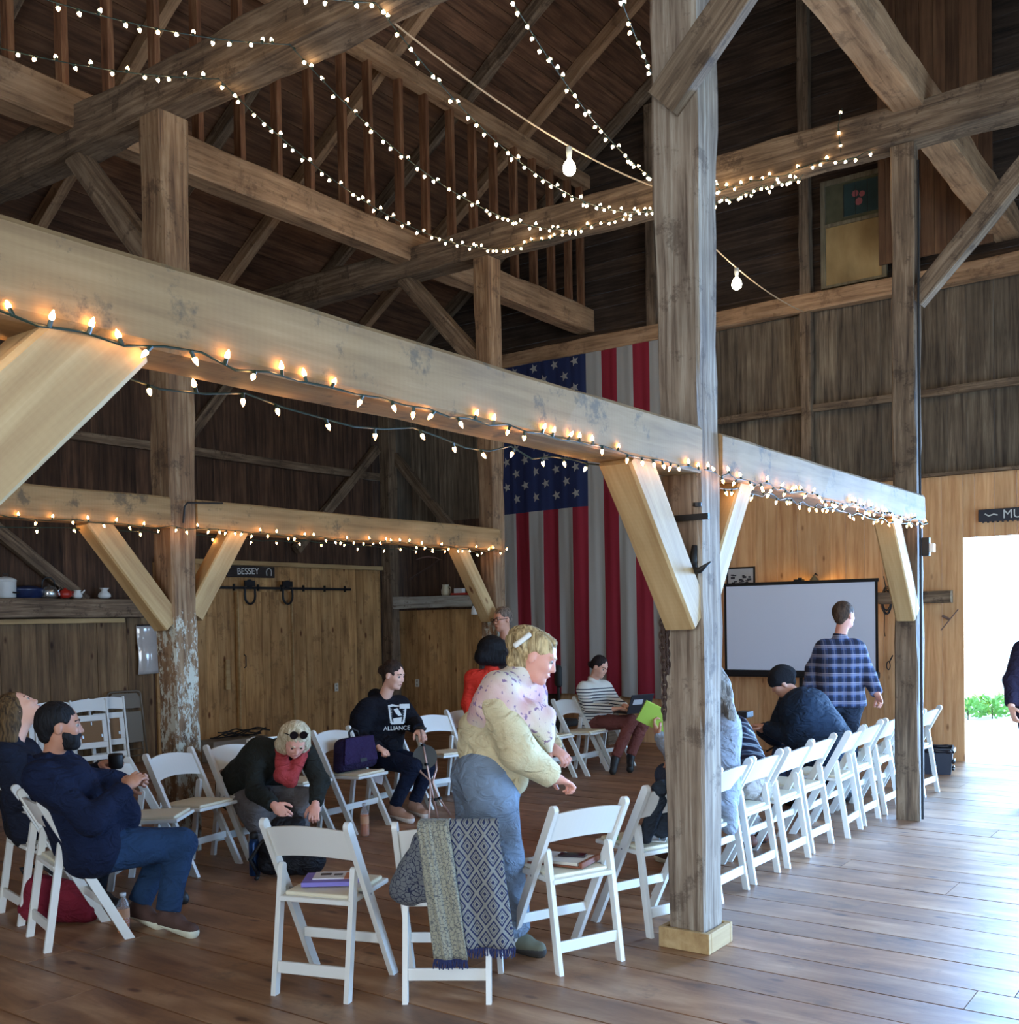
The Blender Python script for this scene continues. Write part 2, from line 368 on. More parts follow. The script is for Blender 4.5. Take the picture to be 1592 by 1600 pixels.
# roof slopes: boards run along x
sl = Vector((0, -1, .67)).normalized(); slr = Vector((0, 1, .67)).normalized()
hL = (YL + .3 - 4.58) * math.sqrt(1 + .67 ** 2)
nL = Vector((0, -.67, -1)).normalized(); nR = Vector((0, .67, -1)).normalized()
boards('ceiling_left_slope', (XB, YL + .3, 13.16 - .67 * (YL + .3)), sl, (1, 0, 0), nL, hL, XG + .3 - XB, .25, .03, ROOFM, seed=41, gap=.006)
boards('ceiling_right_slope', (XB, 9.16 - (YL + .3), 13.16 - .67 * (YL + .3)), slr, (1, 0, 0), nR, hL, XG + .3 - XB, .25, .03, ROOFM, seed=42, gap=.006)

rb = MB()
for y0_, y1_ in ((YL + .35, 4.58), (9.16 - (YL + .35), 4.58)):
    z0_ = 13.16 - .67 * (YL + .35) + .06; z1_ = 13.16 - .67 * 4.58 + .06
    rb.add([(XB, y0_, z0_), (XG + .3, y0_, z0_), (XG + .3, y1_, z1_), (XB, y1_, z1_), (XB, y0_, z0_ + .03), (XG + .3, y0_, z0_ + .03), (XG + .3, y1_, z1_ + .03), (XB, y1_, z1_ + .03)], [(0, 1, 2, 3), (7, 6, 5, 4), (0, 4, 5, 1), (2, 6, 7, 3), (0, 3, 7, 4), (1, 5, 6, 2)])
tag(rb.build('roof', WALLDARK), kind='structure')
# outdoors beyond the doorway
gr = MB(); gr.box2((XG + .1, -14, -.12), (40, 14, -.06)); gr = gr.build('ground', plain('pale_gravel_yard', rgb(215, 212, 205), .9, bump=.4, bscale=40)); gr['kind'] = 'structure'

# ------------------------------------------------------------------ timbers
def timber(name, a, b, w_, h_, mat, label, cat='beam', group=None, hew=.006, up=(0, 0, 1), seed=None, parent=None, taper=None):
    """a squared timber from a to b, hewn slightly uneven. object origin at a, local x along the timber"""
    a = Vector(a); b = Vector(b); d = b - a; L = d.length; x = d.normalized(); u = Vector(up)
    y = u.cross(x)
    if y.length < 1e-3: y = Vector((0, 1, 0))
    y.normalize(); z = x.cross(y)
    rnd = random.Random(seed if seed is not None else hash((round(a.x, 2), round(a.y, 2), round(b.z, 2))) & 0xffff)
    n = max(2, int(L / .18)); vs = []; fs = []; c = min(w_, h_) * .07
    prof = [(-.5, -.5 + c / h_), (-.5, .5 - c / h_), (-.5 + c / w_, .5), (.5 - c / w_, .5), (.5, .5 - c / h_), (.5, -.5 + c / h_), (.5 - c / w_, -.5), (-.5 + c / w_, -.5)]
    K = 8; ph = [rnd.uniform(0, 6) for _ in range(16)]
    for i in range(n + 1):
        t = i / n; xx = L * t
        for j, (py, pz) in enumerate(prof):
            wob = hew * (math.sin(xx * 2.3 + ph[j]) + .6 * math.sin(xx * 7.1 + ph[j + 8])) * .6 + rnd.uniform(-hew, hew) * .35
            s_ = 1.0 if taper is None else (1 + (taper - 1) * t)
            yy = py * w_ * s_; zz = pz * h_ * s_
            vs.append((xx, yy + (wob if py > 0 else -wob), zz + (wob if pz > 0 else -wob)))
    for i in range(n):
        for j in range(K):
            fs.append((i * K + j, i * K + (j + 1) % K, (i + 1) * K + (j + 1) % K, (i + 1) * K + j))
    fs.append(tuple(range(K - 1, -1, -1))); fs.append(tuple(n * K + j for j in range(K)))
    o = mesh_obj(name, vs, fs, mat, parent)
    bm = bmesh.new(); bm.from_mesh(o.data); bmesh.ops.recalc_face_normals(bm, faces=bm.faces); bm.to_mesh(o.data); bm.free()
    o.matrix_world = Matrix(((x.x, y.x, z.x, a.x), (x.y, y.y, z.y, a.y), (x.z, y.z, z.z, a.z), (0, 0, 0, 1)))
    if label: tag(o, label, cat, group)
    return o

TB, TT = 5.457, 5.80       # tie beam underside / top
GB, GT = 2.42, 2.645       # girder underside / top
PW = .245
timber('timber_post', (X1, Y1, 0), (X1, Y1, TB), .215, .215, POST1, 'thick weathered timber post nearest the viewer, standing in a light wood base block', 'post', hew=.009, up=(0, 1, 0), seed=1, taper=1.18)
timber('timber_post', (X2, Y1, 0), (X2, Y1, TB), .185, .185, OLD, 'grey-brown timber post by the projector screen with black cable down its side', 'post', hew=.008, up=(0, 1, 0), seed=2)
timber('timber_post', (X1, Y2, 0), (X1, Y2, TB), .20, .20, OLDP, 'timber post with peeling white paint on its lower half, left of centre', 'post', hew=.010, up=(0, 1, 0), seed=3, taper=1.3)
timber('timber_post', (X2, Y2, 0), (X2, Y2, TB), .18, .18, OLDP, 'timber post directly left of the hanging flag', 'post', hew=.008, up=(0, 1, 0), seed=4, taper=1.15)
timber('timber_post', (.60, Y1, 0), (.60, Y1, TB), PW, PW, OLD, 'timber post at the left beyond the picture edge', 'post', hew=.008, up=(0, 1, 0), seed=5)
timber('timber_post', (.60, Y2, 0), (.60, Y2, TB), PW, PW, OLD, 'timber post far left beyond the picture edge', 'post', hew=.008, up=(0, 1, 0), seed=6)
# base block of the nearest post
bb = MB()
t_ = .03; w0 = .112
for (lo, hi) in (((X1 - w0 - t_, Y1 - w0 - t_, 0), (X1 - w0, Y1 + w0 + t_, .105)), ((X1 + w0, Y1 - w0 - t_, 0), (X1 + w0 + t_, Y1 + w0 + t_, .105)),
                 ((X1 - w0, Y1 - w0 - t_, 0), (X1 + w0, Y1 - w0, .105)), ((X1 - w0, Y1 + w0, 0), (X1 + w0, Y1 + w0 + t_, .105))):
    bb.box2(lo, hi, bev=.004)
tag(bb.build('post_base_trim', NEW2), 'light wood trim boxed round the foot of the nearest post', 'trim')

timber('tie_beam', (X1, -2.3, TB + .17), (X1, 10.6, TB + .17), .26, .34, OLD, 'massive old tie beam crossing the top left of the room over the painted post', hew=.014, seed=11)
timber('tie_beam', (X2, -2.3, TB + .16), (X2, 10.6, TB + .16), .25, .31, OLD, 'old tie beam over the screen-side posts, edged with fairy lights', hew=.012, seed=12)
timber('tie_beam', (.60, -2.3, TB + .17), (.60, 10.6, TB + .17), .26, .34, OLD, 'old tie beam above the viewer beyond the picture edge', hew=.012, seed=13)

# pale new girders (in bays between posts)
NG = 'pale new-sawn girder'
timber('girder', (.2, Y1 - .02, (GB + GT) / 2), (X1 - .12, Y1 - .02, (GB + GT) / 2), .225, GT - GB, NEW, 'large pale new-sawn girder crossing the foreground, left of the nearest post', hew=.003, seed=21)
timber('girder', (X1 + .12, Y1 - .02, (GB + GT) / 2), (X2 + .02, Y1 - .02, (GB + GT) / 2), .225, GT - GB, NEW, 'pale girder running from the nearest post to the post by the screen', hew=.003, seed=22)
timber('girder', (1.0, Y2 - .02, (GB + GT) / 2), (X1 - .12, Y2 - .02, (GB + GT) / 2), .20, GT - GB, NEW, 'far pale girder left of the white-painted post', hew=.003, seed=23)
timber('girder', (X1 + .12, Y2 - .02, (GB + GT) / 2), (X2, Y2 - .02, (GB + GT) / 2), .20, GT - GB, NEW, 'far pale girder between the white-painted post and the flag', hew=.003, seed=24)
# pale knee braces under them
def brace(px, py, sgn, label, w_=.13, reach=.66, drop=.66, mat=NEW2, z=GB, cat='brace', h_=.155, foot=.10):
    a = Vector((px + sgn * foot, py, z - drop + .0)); b = Vector((px + sgn * (foot + reach), py, z + .04))
    return timber('knee_brace', a, b, w_, h_, mat, label, cat, hew=.002)
brace(X1, Y1 - .02, -1, 'pale knee brace on the left of the nearest post', .17, .62, .72, h_=.2)
brace(X1, Y1 - .02, 1, 'pale knee brace on the right of the nearest post beside the screen', .15, .44, .58, h_=.15)
brace(X2, Y1 - .02, -1, 'pale knee brace at the post with the black cable', .15, .58, .74, h_=.18)
timber('knee_brace', (.76, Y1 - .02, 1.62), (1.61, Y1 - .02, 2.47), .17, .225, NEW2, 'big pale knee brace at the far left under the foreground girder', 'brace', hew=.002)
brace(X1, Y2 - .02, -1, 'pale knee brace left of the white-painted post', .15, .62, .70, h_=.17)
brace(X1, Y2 - .02, 1, 'pale knee brace right of the white-painted post', .15, .46, .64, h_=.16)
brace(X2, Y2 - .02, -1, 'pale knee brace beside the flag post, below the far girder', .14, .54, .70, h_=.15)
# old braces up to tie beams (in planes x = const)
def ybrace(px, py, sgn, label, reach=1.05, drop=1.1, w_=.15, h_=.17, foot=.08, dx=0):
    return timber('wind_brace', (px + dx, py + sgn * foot, TB - drop), (px + dx, py + sgn * (foot + reach), TB + .03), w_, h_, OLD, label, 'brace', hew=.006)
ybrace(X1, Y2, 1, 'old brace rising left from the white-painted post to the tie beam')
ybrace(X2, Y2, 1, 'old brace rising left from the flag post to the tie beam')
timber('wind_brace', (X1 - .15, 2.50, 4.27), (X1 - .15, 1.25, 5.50), .07, .19, OLD, 'old brace crossing the top of the nearest post to the tie beam above', 'brace', hew=.004)
ybrace(X2, Y1, -1, 'old brace rising right from the post with the black cable', 1.2, 1.25, .14, .15)
timber('wind_brace', (X1 + .10, Y1, TB - .85), (X1 + 1.0, Y1, TB + .05), .14, .16, OLD, 'old brace rising right from the nearest post towards the plate', 'brace', hew=.006)
# plates along x
timber('wall_plate', (XB, 7.76, 5.78), (XG, 7.76, 5.78), .24, .32, PLATE, 'long rough-sawn plate under the row of loft studs', hew=.008, seed=31)
timber('wall_plate', (XB, 2.40, 5.86), (XG, 2.40, 5.86), .26, .30, PLATE, 'rough-sawn plate running over the nearest posts to the gable', hew=.008, seed=32)
timber('purlin', (XB, 7.74, roofz(7.74) - .30), (XG, 7.74, roofz(7.74) - .30), .16, .18, PLATE, 'purlin at the top of the loft studs on the left slope', hew=.006, seed=33)
timber('purlin', (XB, 1.40, roofz(1.40) - .30), (XG, 1.40, roofz(1.40) - .30), .16, .18, PLATE, 'purlin under the right roof slope', hew=.006, seed=34)
timber('purlin', (XB, 4.58, roofz(4.58) - .28), (XG, 4.58, roofz(4.58) - .28), .12, .2, PLATE, 'ridge timber at the top of the roof', hew=.006, seed=35)
timber('wall_plate', (XB, YL - .12, roofz(YL) - .28), (XG, YL - .12, roofz(YL) - .28), .2, .2, OLD, 'eaves plate along the top of the left wall', hew=.008, seed=36)
timber('wall_plate', (XB, YS + .12, 5.2), (XG, YS + .12, 5.2), .2, .2, OLD, 'eaves plate along the top of the side wall', hew=.008, seed=37)
# loft studs between plate and purlin
for x in [3.0, 3.5, 3.95, 4.4, 4.84, 5.25, 5.7, 6.14, 6.61, 7.06, 7.48, 7.95, 8.34, 8.82, 9.25, 9.71, 10.13, 10.54, 10.96, 11.38, 11.79, 12.21, 12.52]:
    timber('loft_stud', (x, 7.77, 5.93), (x, 7.77, roofz(7.74) - .36), .10, .055, STUD, 'thin rough stud in the row standing on the long loft plate', 'stud', 'loft studs on the long plate', hew=.003, up=(1, 0, 0))
# rafters
for i, x in enumerate([12.5, 11.22, 10.03, 8.75, 7.52, 6.29, 5.06, 3.83, 2.6, 1.37, .14]):
    timber('rafter', (x, 11.45, roofz(11.45) - .10), (x, 4.62, roofz(4.62) - .10), .11, .15, PLATE if i % 2 else OLD, 'rafter under the left roof slope, behind the loft studs', 'rafter', 'rafters of the left slope', hew=.006)
    timber('rafter', (x, -2.2, roofz(-2.2) - .10), (x, 4.54, roofz(4.54) - .10), .11, .15, OLD, 'rafter under the right roof slope', 'rafter', 'rafters of the right slope', hew=.006)
# gable wall framing
timber('gable_girt', (XG - .09, -1.9, 5.42), (XG - .09, 11.0, 5.42), .16, .20, PLATE, 'thick horizontal girt across the gable wall under the window', 'beam', hew=.006, seed=51)
timber('gable_girt', (XG - .03, YS, 4.17), (XG - .03, 8.9, 4.17), .07, .085, OLD, 'thin horizontal girt across the grey boards of the gable wall', 'beam', hew=.005, seed=52)
timber('gable_girt', (XG - .04, YS, 3.24), (XG - .04, 8.3, 3.24), .06, .035, OLD, 'thin ledge at the top of the pine boards on the gable wall', 'trim', hew=.003, seed=53)
timber('gable_stud', (XG - .06, 4.62, 3.25), (XG - .06, 4.62, 9.6), .12, .13, OLD, 'upright stud on the gable wall left of the window', 'stud', hew=.006, up=(0, 1, 0), seed=54)
timber('gable_stud', (XG - .06, 6.70, 5.5), (XG - .06, 6.70, 8.4), .12, .13, OLD, 'upright stud high on the gable wall above the flag', 'stud', hew=.006, up=(0, 1, 0), seed=55)
timber('gable_stud', (XG - .06, 3.42, 5.5), (XG - .06, 3.42, 8.6), .12, .13, OLD, 'upright stud on the gable wall right of the window', 'stud', hew=.006, up=(0, 1, 0), seed=56)
timber('corner_post', (XG - .14, YL - .14, 0), (XG - .14, YL - .14, 5.2), .2, .2, OLD, 'dark post in the far corner of the barn', 'post', hew=.008, up=(0, 1, 0), seed=57)
timber('corner_brace', (XG - .05, YL - 1.5, 2.9), (XG - .05, YL - .2, 4.3), .1, .14, OLD, 'dark brace in the far corner leaning on the gable wall', 'brace', seed=58)
timber('corner_brace', (10.6, YL - .05, 2.75), (XG - .3, YL - .05, 4.4), .1, .14, OLD, 'dark brace in the far corner leaning on the left wall', 'brace', seed=59)
timber('wall_girt', (XB, YL - .03, 3.96), (XG - .2, YL - .03, 3.96), .07, .11, OLD, 'horizontal girt across the dark boards of the left wall', 'beam', seed=60)
timber('wall_brace', (5.0, YL - .04, 3.7), (7.25, YL - .04, 2.0), .09, .15, OLD, 'dark diagonal brace on the left wall above the enamelware', 'brace', seed=61)
timber('wall_brace', (8.35, YL - .04, 3.6), (9.6, YL - .04, 5.1), .09, .13, OLD, 'dark diagonal brace on the left wall right of the painted post', 'brace', seed=62)
# boarded chute against the gable
ch = boards('gable_chute', (XG - .35, 2.47, 5.62), (0, 1, 0), (0, 0, 1), (-1, 0, 0), 1.2, 3.1, .15, .03, STUD and wood('chute_boards', [rgb(80, 52, 34), rgb(104, 72, 48), rgb(124, 90, 62)], 'z', (1, 20), .8, .3, tone=.4), kind=None, seed=71,
            topf=lambda q: 2.95)
tag(ch, 'vertical brown boards high on the gable above the right tie beam', 'boards')

# window high on the gable
wf = MB()
Wy0, Wy1, Wz0, Wz1 = 3.66, 4.43, 5.56, 6.82
wt = .055
xw = XG - .05
for lo, hi in (((xw - .03, Wy0, Wz0), (xw + .02, Wy0 + wt, Wz1)), ((xw - .03, Wy1 - wt, Wz0), (xw + .02, Wy1, Wz1)), ((xw - .03, Wy0 + wt, Wz0), (xw + .02, Wy1 - wt, Wz0 + .03)),
               ((xw - .03, Wy0 + wt, Wz1 - wt), (xw + .02, Wy1 - wt, Wz1)), ((xw - .03, Wy0 + wt, 6.27), (xw + .02, Wy1 - wt, 6.31))): wf.box2(lo, hi)
wf = wf.build('window_1', wood('window_sash', [rgb(96, 82, 62), rgb(136, 124, 98)], 'z', rough=.8)); wf['kind'] = 'structure'
q = MB(); q.box2((xw - .005, Wy0 + wt, Wz0 + .03), (xw + .01, Wy1 - wt, 6.27)); q.build('plywood_panel', wood('plywood', [rgb(150, 120, 76), rgb(172, 142, 94)], 'z', (1.5, 5), .7), wf)
q = MB(); q.box2((xw - .0, Wy0 + wt, 6.31), (xw + .01, Wy1 - wt, Wz1 - wt)); q.build('window_pane', plain('dull_old_glass', rgb(84, 82, 62), .25, var=.4), wf)
q = MB()
q.box2((xw - .006, Wy0 + wt + .02, 6.36), (xw, Wy0 + .50, Wz1 - wt - .03), 0)
for k, (yy, zz, rr) in enumerate(((3.98, 6.50, .045), (4.02, 6.60, .04), (3.94, 6.58, .035))):
    q.add([(xw - .008, yy + rr * math.cos(t * PI / 4), zz + rr * math.sin(t * PI / 4)) for t in range(8)], [tuple(range(8))], 1)
for k in range(4): q.box2((xw - .010, Wy0 + wt + .02 + k * .14, 6.36), (xw - .006, Wy0 + wt + .026 + k * .14, Wz1 - wt - .03), 2)
q.build('stained_glass', [plain('stained_teal', rgb(44, 62, 60), .3, var=.4), plain('stained_pink', rgb(150, 84, 84), .3), plain('leading', rgb(34, 32, 30), .5)], wf)

# ------------------------------------------------------------------ folding chairs
def rounded_bar(mb, a, b, wy, wx, mi=0):
    mb.bar(a, b, wy, wx, up=(1, 0, 0), mi=mi, bev=.006)
def make_chair():
    root = empty('folding_chair', (0, 0, 0))
    # long side rails = front legs + back uprights
    for s_ in (1, -1):
        m = MB(); y = .215 * s_
        a = Vector((.195, y, 0)); b = Vector((-.237, y, .795)); d = (b - a).normalized(); p = Vector((-d.z, 0, d.x)) if False else Vector((d.z, 0, -d.x))
        hw = .024; pts = []
        t0 = a + p * hw; t1 = a - p * hw
        # flat foot on the floor
        f0 = a + d * ((0 - a.z) / d.z); sx_ = hw / d.z
        out = [(f0.x + sx_, 0), (b.x + p.x * hw, b.z + p.z * hw)]
        for k in range(1, 8):
            an = k * PI / 8; q = b + p * hw * math.cos(an) + d * hw * math.sin(an); out.append((q.x, q.z))
        out += [(b.x - p.x * hw, b.z - p.z * hw), (f0.x - sx_, 0)]
        m.prism(out, 'y', y - .0125, y + .0125)
        m.build('leg', WHITE, root)
    for s_ in (1, -1):
        m = MB(); y = .187 * s_
        a = Vector((-.222, y, 0)); b = Vector((-.135, y, .575)); d = (b - a).normalized(); p = Vector((d.z, 0, -d.x)); hw = .019
        sx_ = hw / d.z; out = [(a.x + sx_, 0), (b.x + p.x * hw, b.z + p.z * hw)]
        for k in range(1, 8):
            an = k * PI / 8; q = b + p * hw * math.cos(an) + d * hw * math.sin(an); out.append((q.x, q.z))
        out += [(b.x - p.x * hw, b.z - p.z * hw), (a.x - sx_, 0)]
        m.prism(out, 'y', y - .012, y + .012); m.build('leg', WHITE, root)
    # seat frame, slightly dished
    m = MB(); m.box2((-.165, -.186, .428), (.235, .186, .452), bev=.006)
    seat = m.build('seat', WHITE, root); seat.rotation_euler = (0, math.radians(-2.0), 0)
    m = MB(); m.box2((-.140, -.165, .450), (.215, .165, .470), bev=.009)
    pad = m.build('seat_pad', IVORY, root); pad.rotation_euler = (0, math.radians(-2.0), 0)
    # curved, arched back slat
    m = MB(); n = 16; base = 0
    for i in range(n + 1):
        u = i / n * 2 - 1; y = u * .203; arch = .022 * (1 - u * u); back = -.028 * (1 - u * u)
        for (z, off) in ((.625 + arch * .9, 0), (.772 + arch, 0)):
            x = .195 - .432 * (z / .795) + back
            m.v.append(Vector((x + .009, y, z))); m.v.append(Vector((x - .009, y, z)))
    for i in range(n):
        q = i * 4; r = q + 4
        for f in ((q, q + 2, r + 2, r), (q + 1, r + 1, r + 3, q + 3), (q + 2, q + 3, r + 3, r + 2), (q, r, r + 1, q + 1)): m.f.append(f); m.m.append(0)
    m.f += [(0, 1, 3, 2), (n * 4, n * 4 + 2, n * 4 + 3, n * 4 + 1)]; m.m += [0, 0]
    m.build('backrest', WHITE, root)
    m = MB(); zf = .205; m.box((.195 - .432 * zf / .795, 0, zf), (.018, .406, .048), bev=.004); m.build('stretcher', WHITE, root)
    m = MB(); zf = .125; m.box((-.222 + .087 * zf / .575, 0, zf), (.018, .352, .055), bev=.004); m.build('stretcher', WHITE, root)
    m = MB()
    for y in (.198, -.198): m.tube([(-.05, y - .03 * (1 if y > 0 else -1), .452), (-.05, y + .03 * (1 if y > 0 else -1), .452)], .006)
    m.build('hinge_bolt', plain('steel', rgb(150, 150, 150), .35, .8), root)
    return root
CH = make_chair(); used = [False]
def chair(x, y, t, label, group=None):
    if used[0]: o = copy_tree(CH)
    else: o = CH; used[0] = True
    o.location = (x, y, 0); o.rotation_euler = (0, 0, t)
    if 'group' in o: del o['group']
    tag(o, label, 'chair', group); return o
ROW = 'row of chairs with their backs to the doorway'
chair(3.535, 3.627, .289, 'white folding chair in the foreground with a purple book on its ivory seat')
chair(3.80, 3.125, .575, 'white folding chair in the foreground with a patterned shawl hung on its back')
chair(4.451, 2.927, 1.203, 'white folding chair with a notebook and phone on its seat, left of the nearest post')
chair(5.20, 2.86, 1.25, 'white folding chair against the nearest post with a dark jacket on its back')
chair(5.958, 2.903, 1.566, 'white folding chair under the person in the grey coat, beside the post', ROW)
chair(6.48, 2.911, 1.552, 'white folding chair under the person in the puffer jacket', ROW)
chair(6.997, 2.892, 1.563, 'empty white folding chair third to the right of the nearest post', ROW)
chair(7.528, 2.914, 1.543, 'white folding chair behind the back of the person in the beanie', ROW)
chair(8.127, 2.878, 1.632, 'white folding chair beside a jeans-clad hip, fifth to the right of the nearest post', ROW)
chair(8.66, 2.908, 1.574, 'white folding chair with a paper on its seat, second left of the screen-side post', ROW)
chair(9.22, 2.907, 1.567, 'white folding chair touching the screen-side post on its left', ROW)
chair(9.71, 2.87, 1.53, 'white folding chair mostly hidden behind the screen-side post', ROW)
chair(10.25, 2.848, 1.497, 'white folding chair at the row end, right of the screen-side post near the waste basket', ROW)
chair(3.302, 5.356, -.292, 'white folding chair under the bearded man in the navy jacket')
chair(3.487, 5.98, -.216, 'white folding chair behind the bearded man, under the person looking upward')
chair(4.25, 6.02, -.95, 'white folding chair partly hidden behind the bearded man\'s arm')
chair(4.697, 6.161, -1.412, 'empty cream-lit folding chair in front of the white-painted post')
chair(5.226, 6.185, -1.503, 'white folding chair under the person bending to a backpack')
chair(5.78, 6.31, -1.414, 'white folding chair between the bending person and the purple bag')
chair(6.317, 6.208, -1.521, 'white folding chair holding the purple bag')
chair(7.06, 6.38, -1.55, 'white folding chair under the person in the black hoodie')
chair(7.72, 6.38, -1.80, 'empty white folding chair just right of the person with the cane')
chair(8.30, 6.42, -1.62, 'white folding chair in front of the person in the red sweater')
chair(9.33, 6.30, -1.66, 'white folding chair right behind the leaning blonde person\'s hands')
chair(9.872, 6.20, -1.57, 'empty white folding chair immediately left of the person in the striped sweater')
chair(10.40, 6.18, -1.60, 'white folding chair under the person in the striped sweater')

# ------------------------------------------------------------------ fairy lights
B_WARM = emis('warm_bulb_glow', (1.0, .50, .17, 1), 55.0)
B_COOL = emis('soft_bulb_glow', (1.0, .72, .40, 1), 34.0)
def bulb_mesh(name, glow, r, ln):
    m = MB(); m.tube([(0, 0, 0), (0, 0, ln * .45)], r * .75, 6, 0)
    m.tube([(0, 0, ln * .42), (0, 0, ln * .55), (0, 0, ln * .75), (0, 0, ln)], [r * .7, r, r * .8, r * .15], 6, 1)
    o = m.build(name, [GREENC, glow]); me = o.data; bpy.data.objects.remove(o); return me
BM_W = bulb_mesh('bulb', B_WARM, .0075, .042); BM_C = bulb_mesh('bulb', B_COOL, .0125, .042)
def catenary(a, b, sag, n):
    a = Vector(a); b = Vector(b)
    return [a.lerp(b, i / n) - Vector((0, 0, sag * 4 * (i / n) * (1 - i / n))) for i in range(n + 1)]
def light_string(label, pts, spacing, me, seed, up=.35, group=None, r=.0035, jit=.02, cat='lights'):
    rnd = random.Random(seed)
    root = empty('light_string', pts[0], 0, label, cat, group); o0 = Vector(pts[0])
    pts = [Vector(p) for p in pts]
    m = MB(); m.tube([p - o0 for p in pts], r, 5); m.build('cord', GREENC, root)
    acc = spacing * .5; n = 0
    for i in range(len(pts) - 1):
        a, b = pts[i], pts[i + 1]; L = (b - a).length; t = acc
        while t < L:
            p = a.lerp(b, t / L) - o0
            o = bpy.data.objects.new('bulb', me); COL.objects.link(o); o.parent = root; o.location = p
            if rnd.random() < up: e = (rnd.uniform(-.5, .5), rnd.uniform(-.5, .5), rnd.uniform(0, 6))
            else: e = (PI + rnd.uniform(-.7, .7), rnd.uniform(-.7, .7), rnd.uniform(0, 6))
            o.rotation_euler = e; t += spacing * rnd.uniform(.7, 1.3); n += 1
        acc = t - L
    return root
def wavy(a, b, amp, n, seed, sag=0):
    rnd = random.Random(seed); a = Vector(a); b = Vector(b)
    return [a.lerp(b, i / n) + Vector((0, rnd.uniform(-amp * .3, amp * .3), rnd.uniform(-amp, amp))) for i in range(n + 1)]
yf = Y1 - .02 - .1125 - .008
light_string('warm fairy lights along the front lower edge of the foreground girder', wavy((.9, yf, GB - .002), (X1 - .16, yf, GB + .004), .014, 34, 1), .105, BM_W, 1, .5)
light_string('warm fairy lights drooping below the back edge of the foreground girder', wavy((1.1, Y1 + .10, GB - .03), (X1 - .2, Y1 + .10, GB - .02), .022, 24, 2), .19, BM_W, 2, .05)
light_string('warm fairy lights bunched along the girder beside the projector screen', wavy((X1 - .16, yf - .02, GB + .004), (X2 + .05, yf, GB), .016, 44, 3), .085, BM_W, 3, .45)
light_string('second warm strand hanging lower on the girder by the screen', wavy((X1 + .16, yf + .05, GB - .035), (X2 - .1, yf + .05, GB - .03), .02, 40, 4), .12, BM_W, 4, .1)
yb2 = Y2 - .02 - .10 - .008
light_string('warm fairy lights along the lower edge of the far girder, left of the painted post', wavy((1.2, yb2, GB + .002), (X1 - .15, yb2 - .03, GB), .015, 30, 5), .11, BM_W, 5, .5)
light_string('warm fairy lights along the lower edge of the far girder, right of the painted post', wavy((X1 - .15, yb2 - .04, GB), (X2 + .1, yb2 - .02, GB - .01), .015, 34, 6), .10, BM_W, 6, .45)
light_string('second strand drooping under the far girder', wavy((1.2, Y2 + .02, GB - .04), (X2, Y2 + .02, GB - .03), .022, 50, 7), .24, BM_W, 7, .05)
TAX, TBX = X1 - .13 - .01, X2 - .125 - .01
A_ = [(TAX, 5.91, 5.46), (TAX, 5.20, 5.46), (TAX, 4.44, 5.46), (TAX, 3.62, 5.46), (TAX, 2.95, 5.46)]
B_ = [(TBX, 6.39, 5.46), (TBX, 5.50, 5.46), (TBX, 4.65, 5.44), (TBX, 4.35, 5.50), (TBX, 4.0, 5.46)]
nm = ['leftmost, ending at the flag post', 'second from the left', 'third from the left', 'fourth from the left, above the hanging bulb', 'rightmost, dropping behind the nearest post']
for i in range(5):
    light_string('fairy light swag between the tie beams, ' + nm[i], catenary(A_[i], B_[i], [.30, .34, .40, .26, .22][i], 30), .105, BM_C, 20 + i, .3, 'fairy light swags under the roof')
C_ = [(.74, 6.6, 5.46), (.74, 5.8, 5.46), (.74, 5.2, 5.46), (.74, 4.3, 5.46)]
for i in range(3):
    light_string('fairy light swag in the upper left, ' + ['lowest of three', 'middle of three', 'highest of three'][i], catenary(C_[i], (X1 - .14, A_[i][1], 5.455), [.34, .36, .36][i], 30), .12, BM_C, 30 + i, .3, 'fairy light swags in the upper left')
light_string('fairy lights pinned along the lower edge of the screen-side tie beam', wavy((TBX, 6.4, 5.45), (TBX, 2.65, 5.45), .025, 50, 41), .085, BM_C, 41, .35)
light_string('second strand bunched along the tie beam near the nearest post', wavy((TBX + .03, 4.1, 5.40), (TBX + .02, 3.25, 5.41), .04, 14, 42), .05, BM_C, 42, .2)
light_string('short end of fairy lights hanging down the face of the tie beam', [(TBX, 2.92, 5.86), (TBX - .01, 2.95, 5.72), (TBX - .01, 2.93, 5.50)], .11, BM_C, 43, .2)

# rope with two bare bulbs
rp = MB()
pts = catenary((X1 + .14, 4.60, 5.55), (X2 - .14, 4.60, 5.62), .12, 16) + catenary((X2 + .14, 4.60, 5.55), (XG - .2, 4.60, 5.30), .12, 16)[1:]
rp.tube(pts, .007, 6)
tag(rp.build('hanging_cable', plain('tan_cable', rgb(196, 164, 128), .8)), 'tan cable stretched from the big tie beam to the gable, carrying two bare bulbs', 'cable')
GLOBE = emis('bare_bulb_glow', (1.0, .90, .68, 1), 60.0)
def bare_bulb(x, z, label):
    r = empty('light_bulb', (x, 4.6, z), 0, label, 'light')
    m = MB(); m.lathe([(.004, .16), (.022, .155), (.026, .12), (.018, .075), (.018, .06)], n=16); m.build('socket', plain('white_socket', rgb(190, 190, 180), .5), r)
    m = MB(); m.lathe([(.012, .06), (.028, .045), (.046, .015), (.052, -.015), (.045, -.045), (.025, -.062), (.003, -.067)], n=20); m.build('globe', GLOBE, r, True)
    l = bpy.data.lights.new('bulb_light', 'POINT'); l.energy = 26; l.color = (1, .80, .55); l.shadow_soft_size = .06
    lo = bpy.data.objects.new('bulb_light', l); COL.objects.link(lo); lo.location = (x, 4.6, z - .09); 
bare_bulb(7.27, 5.31, 'lit bare bulb hanging from the cable in the middle of the room')
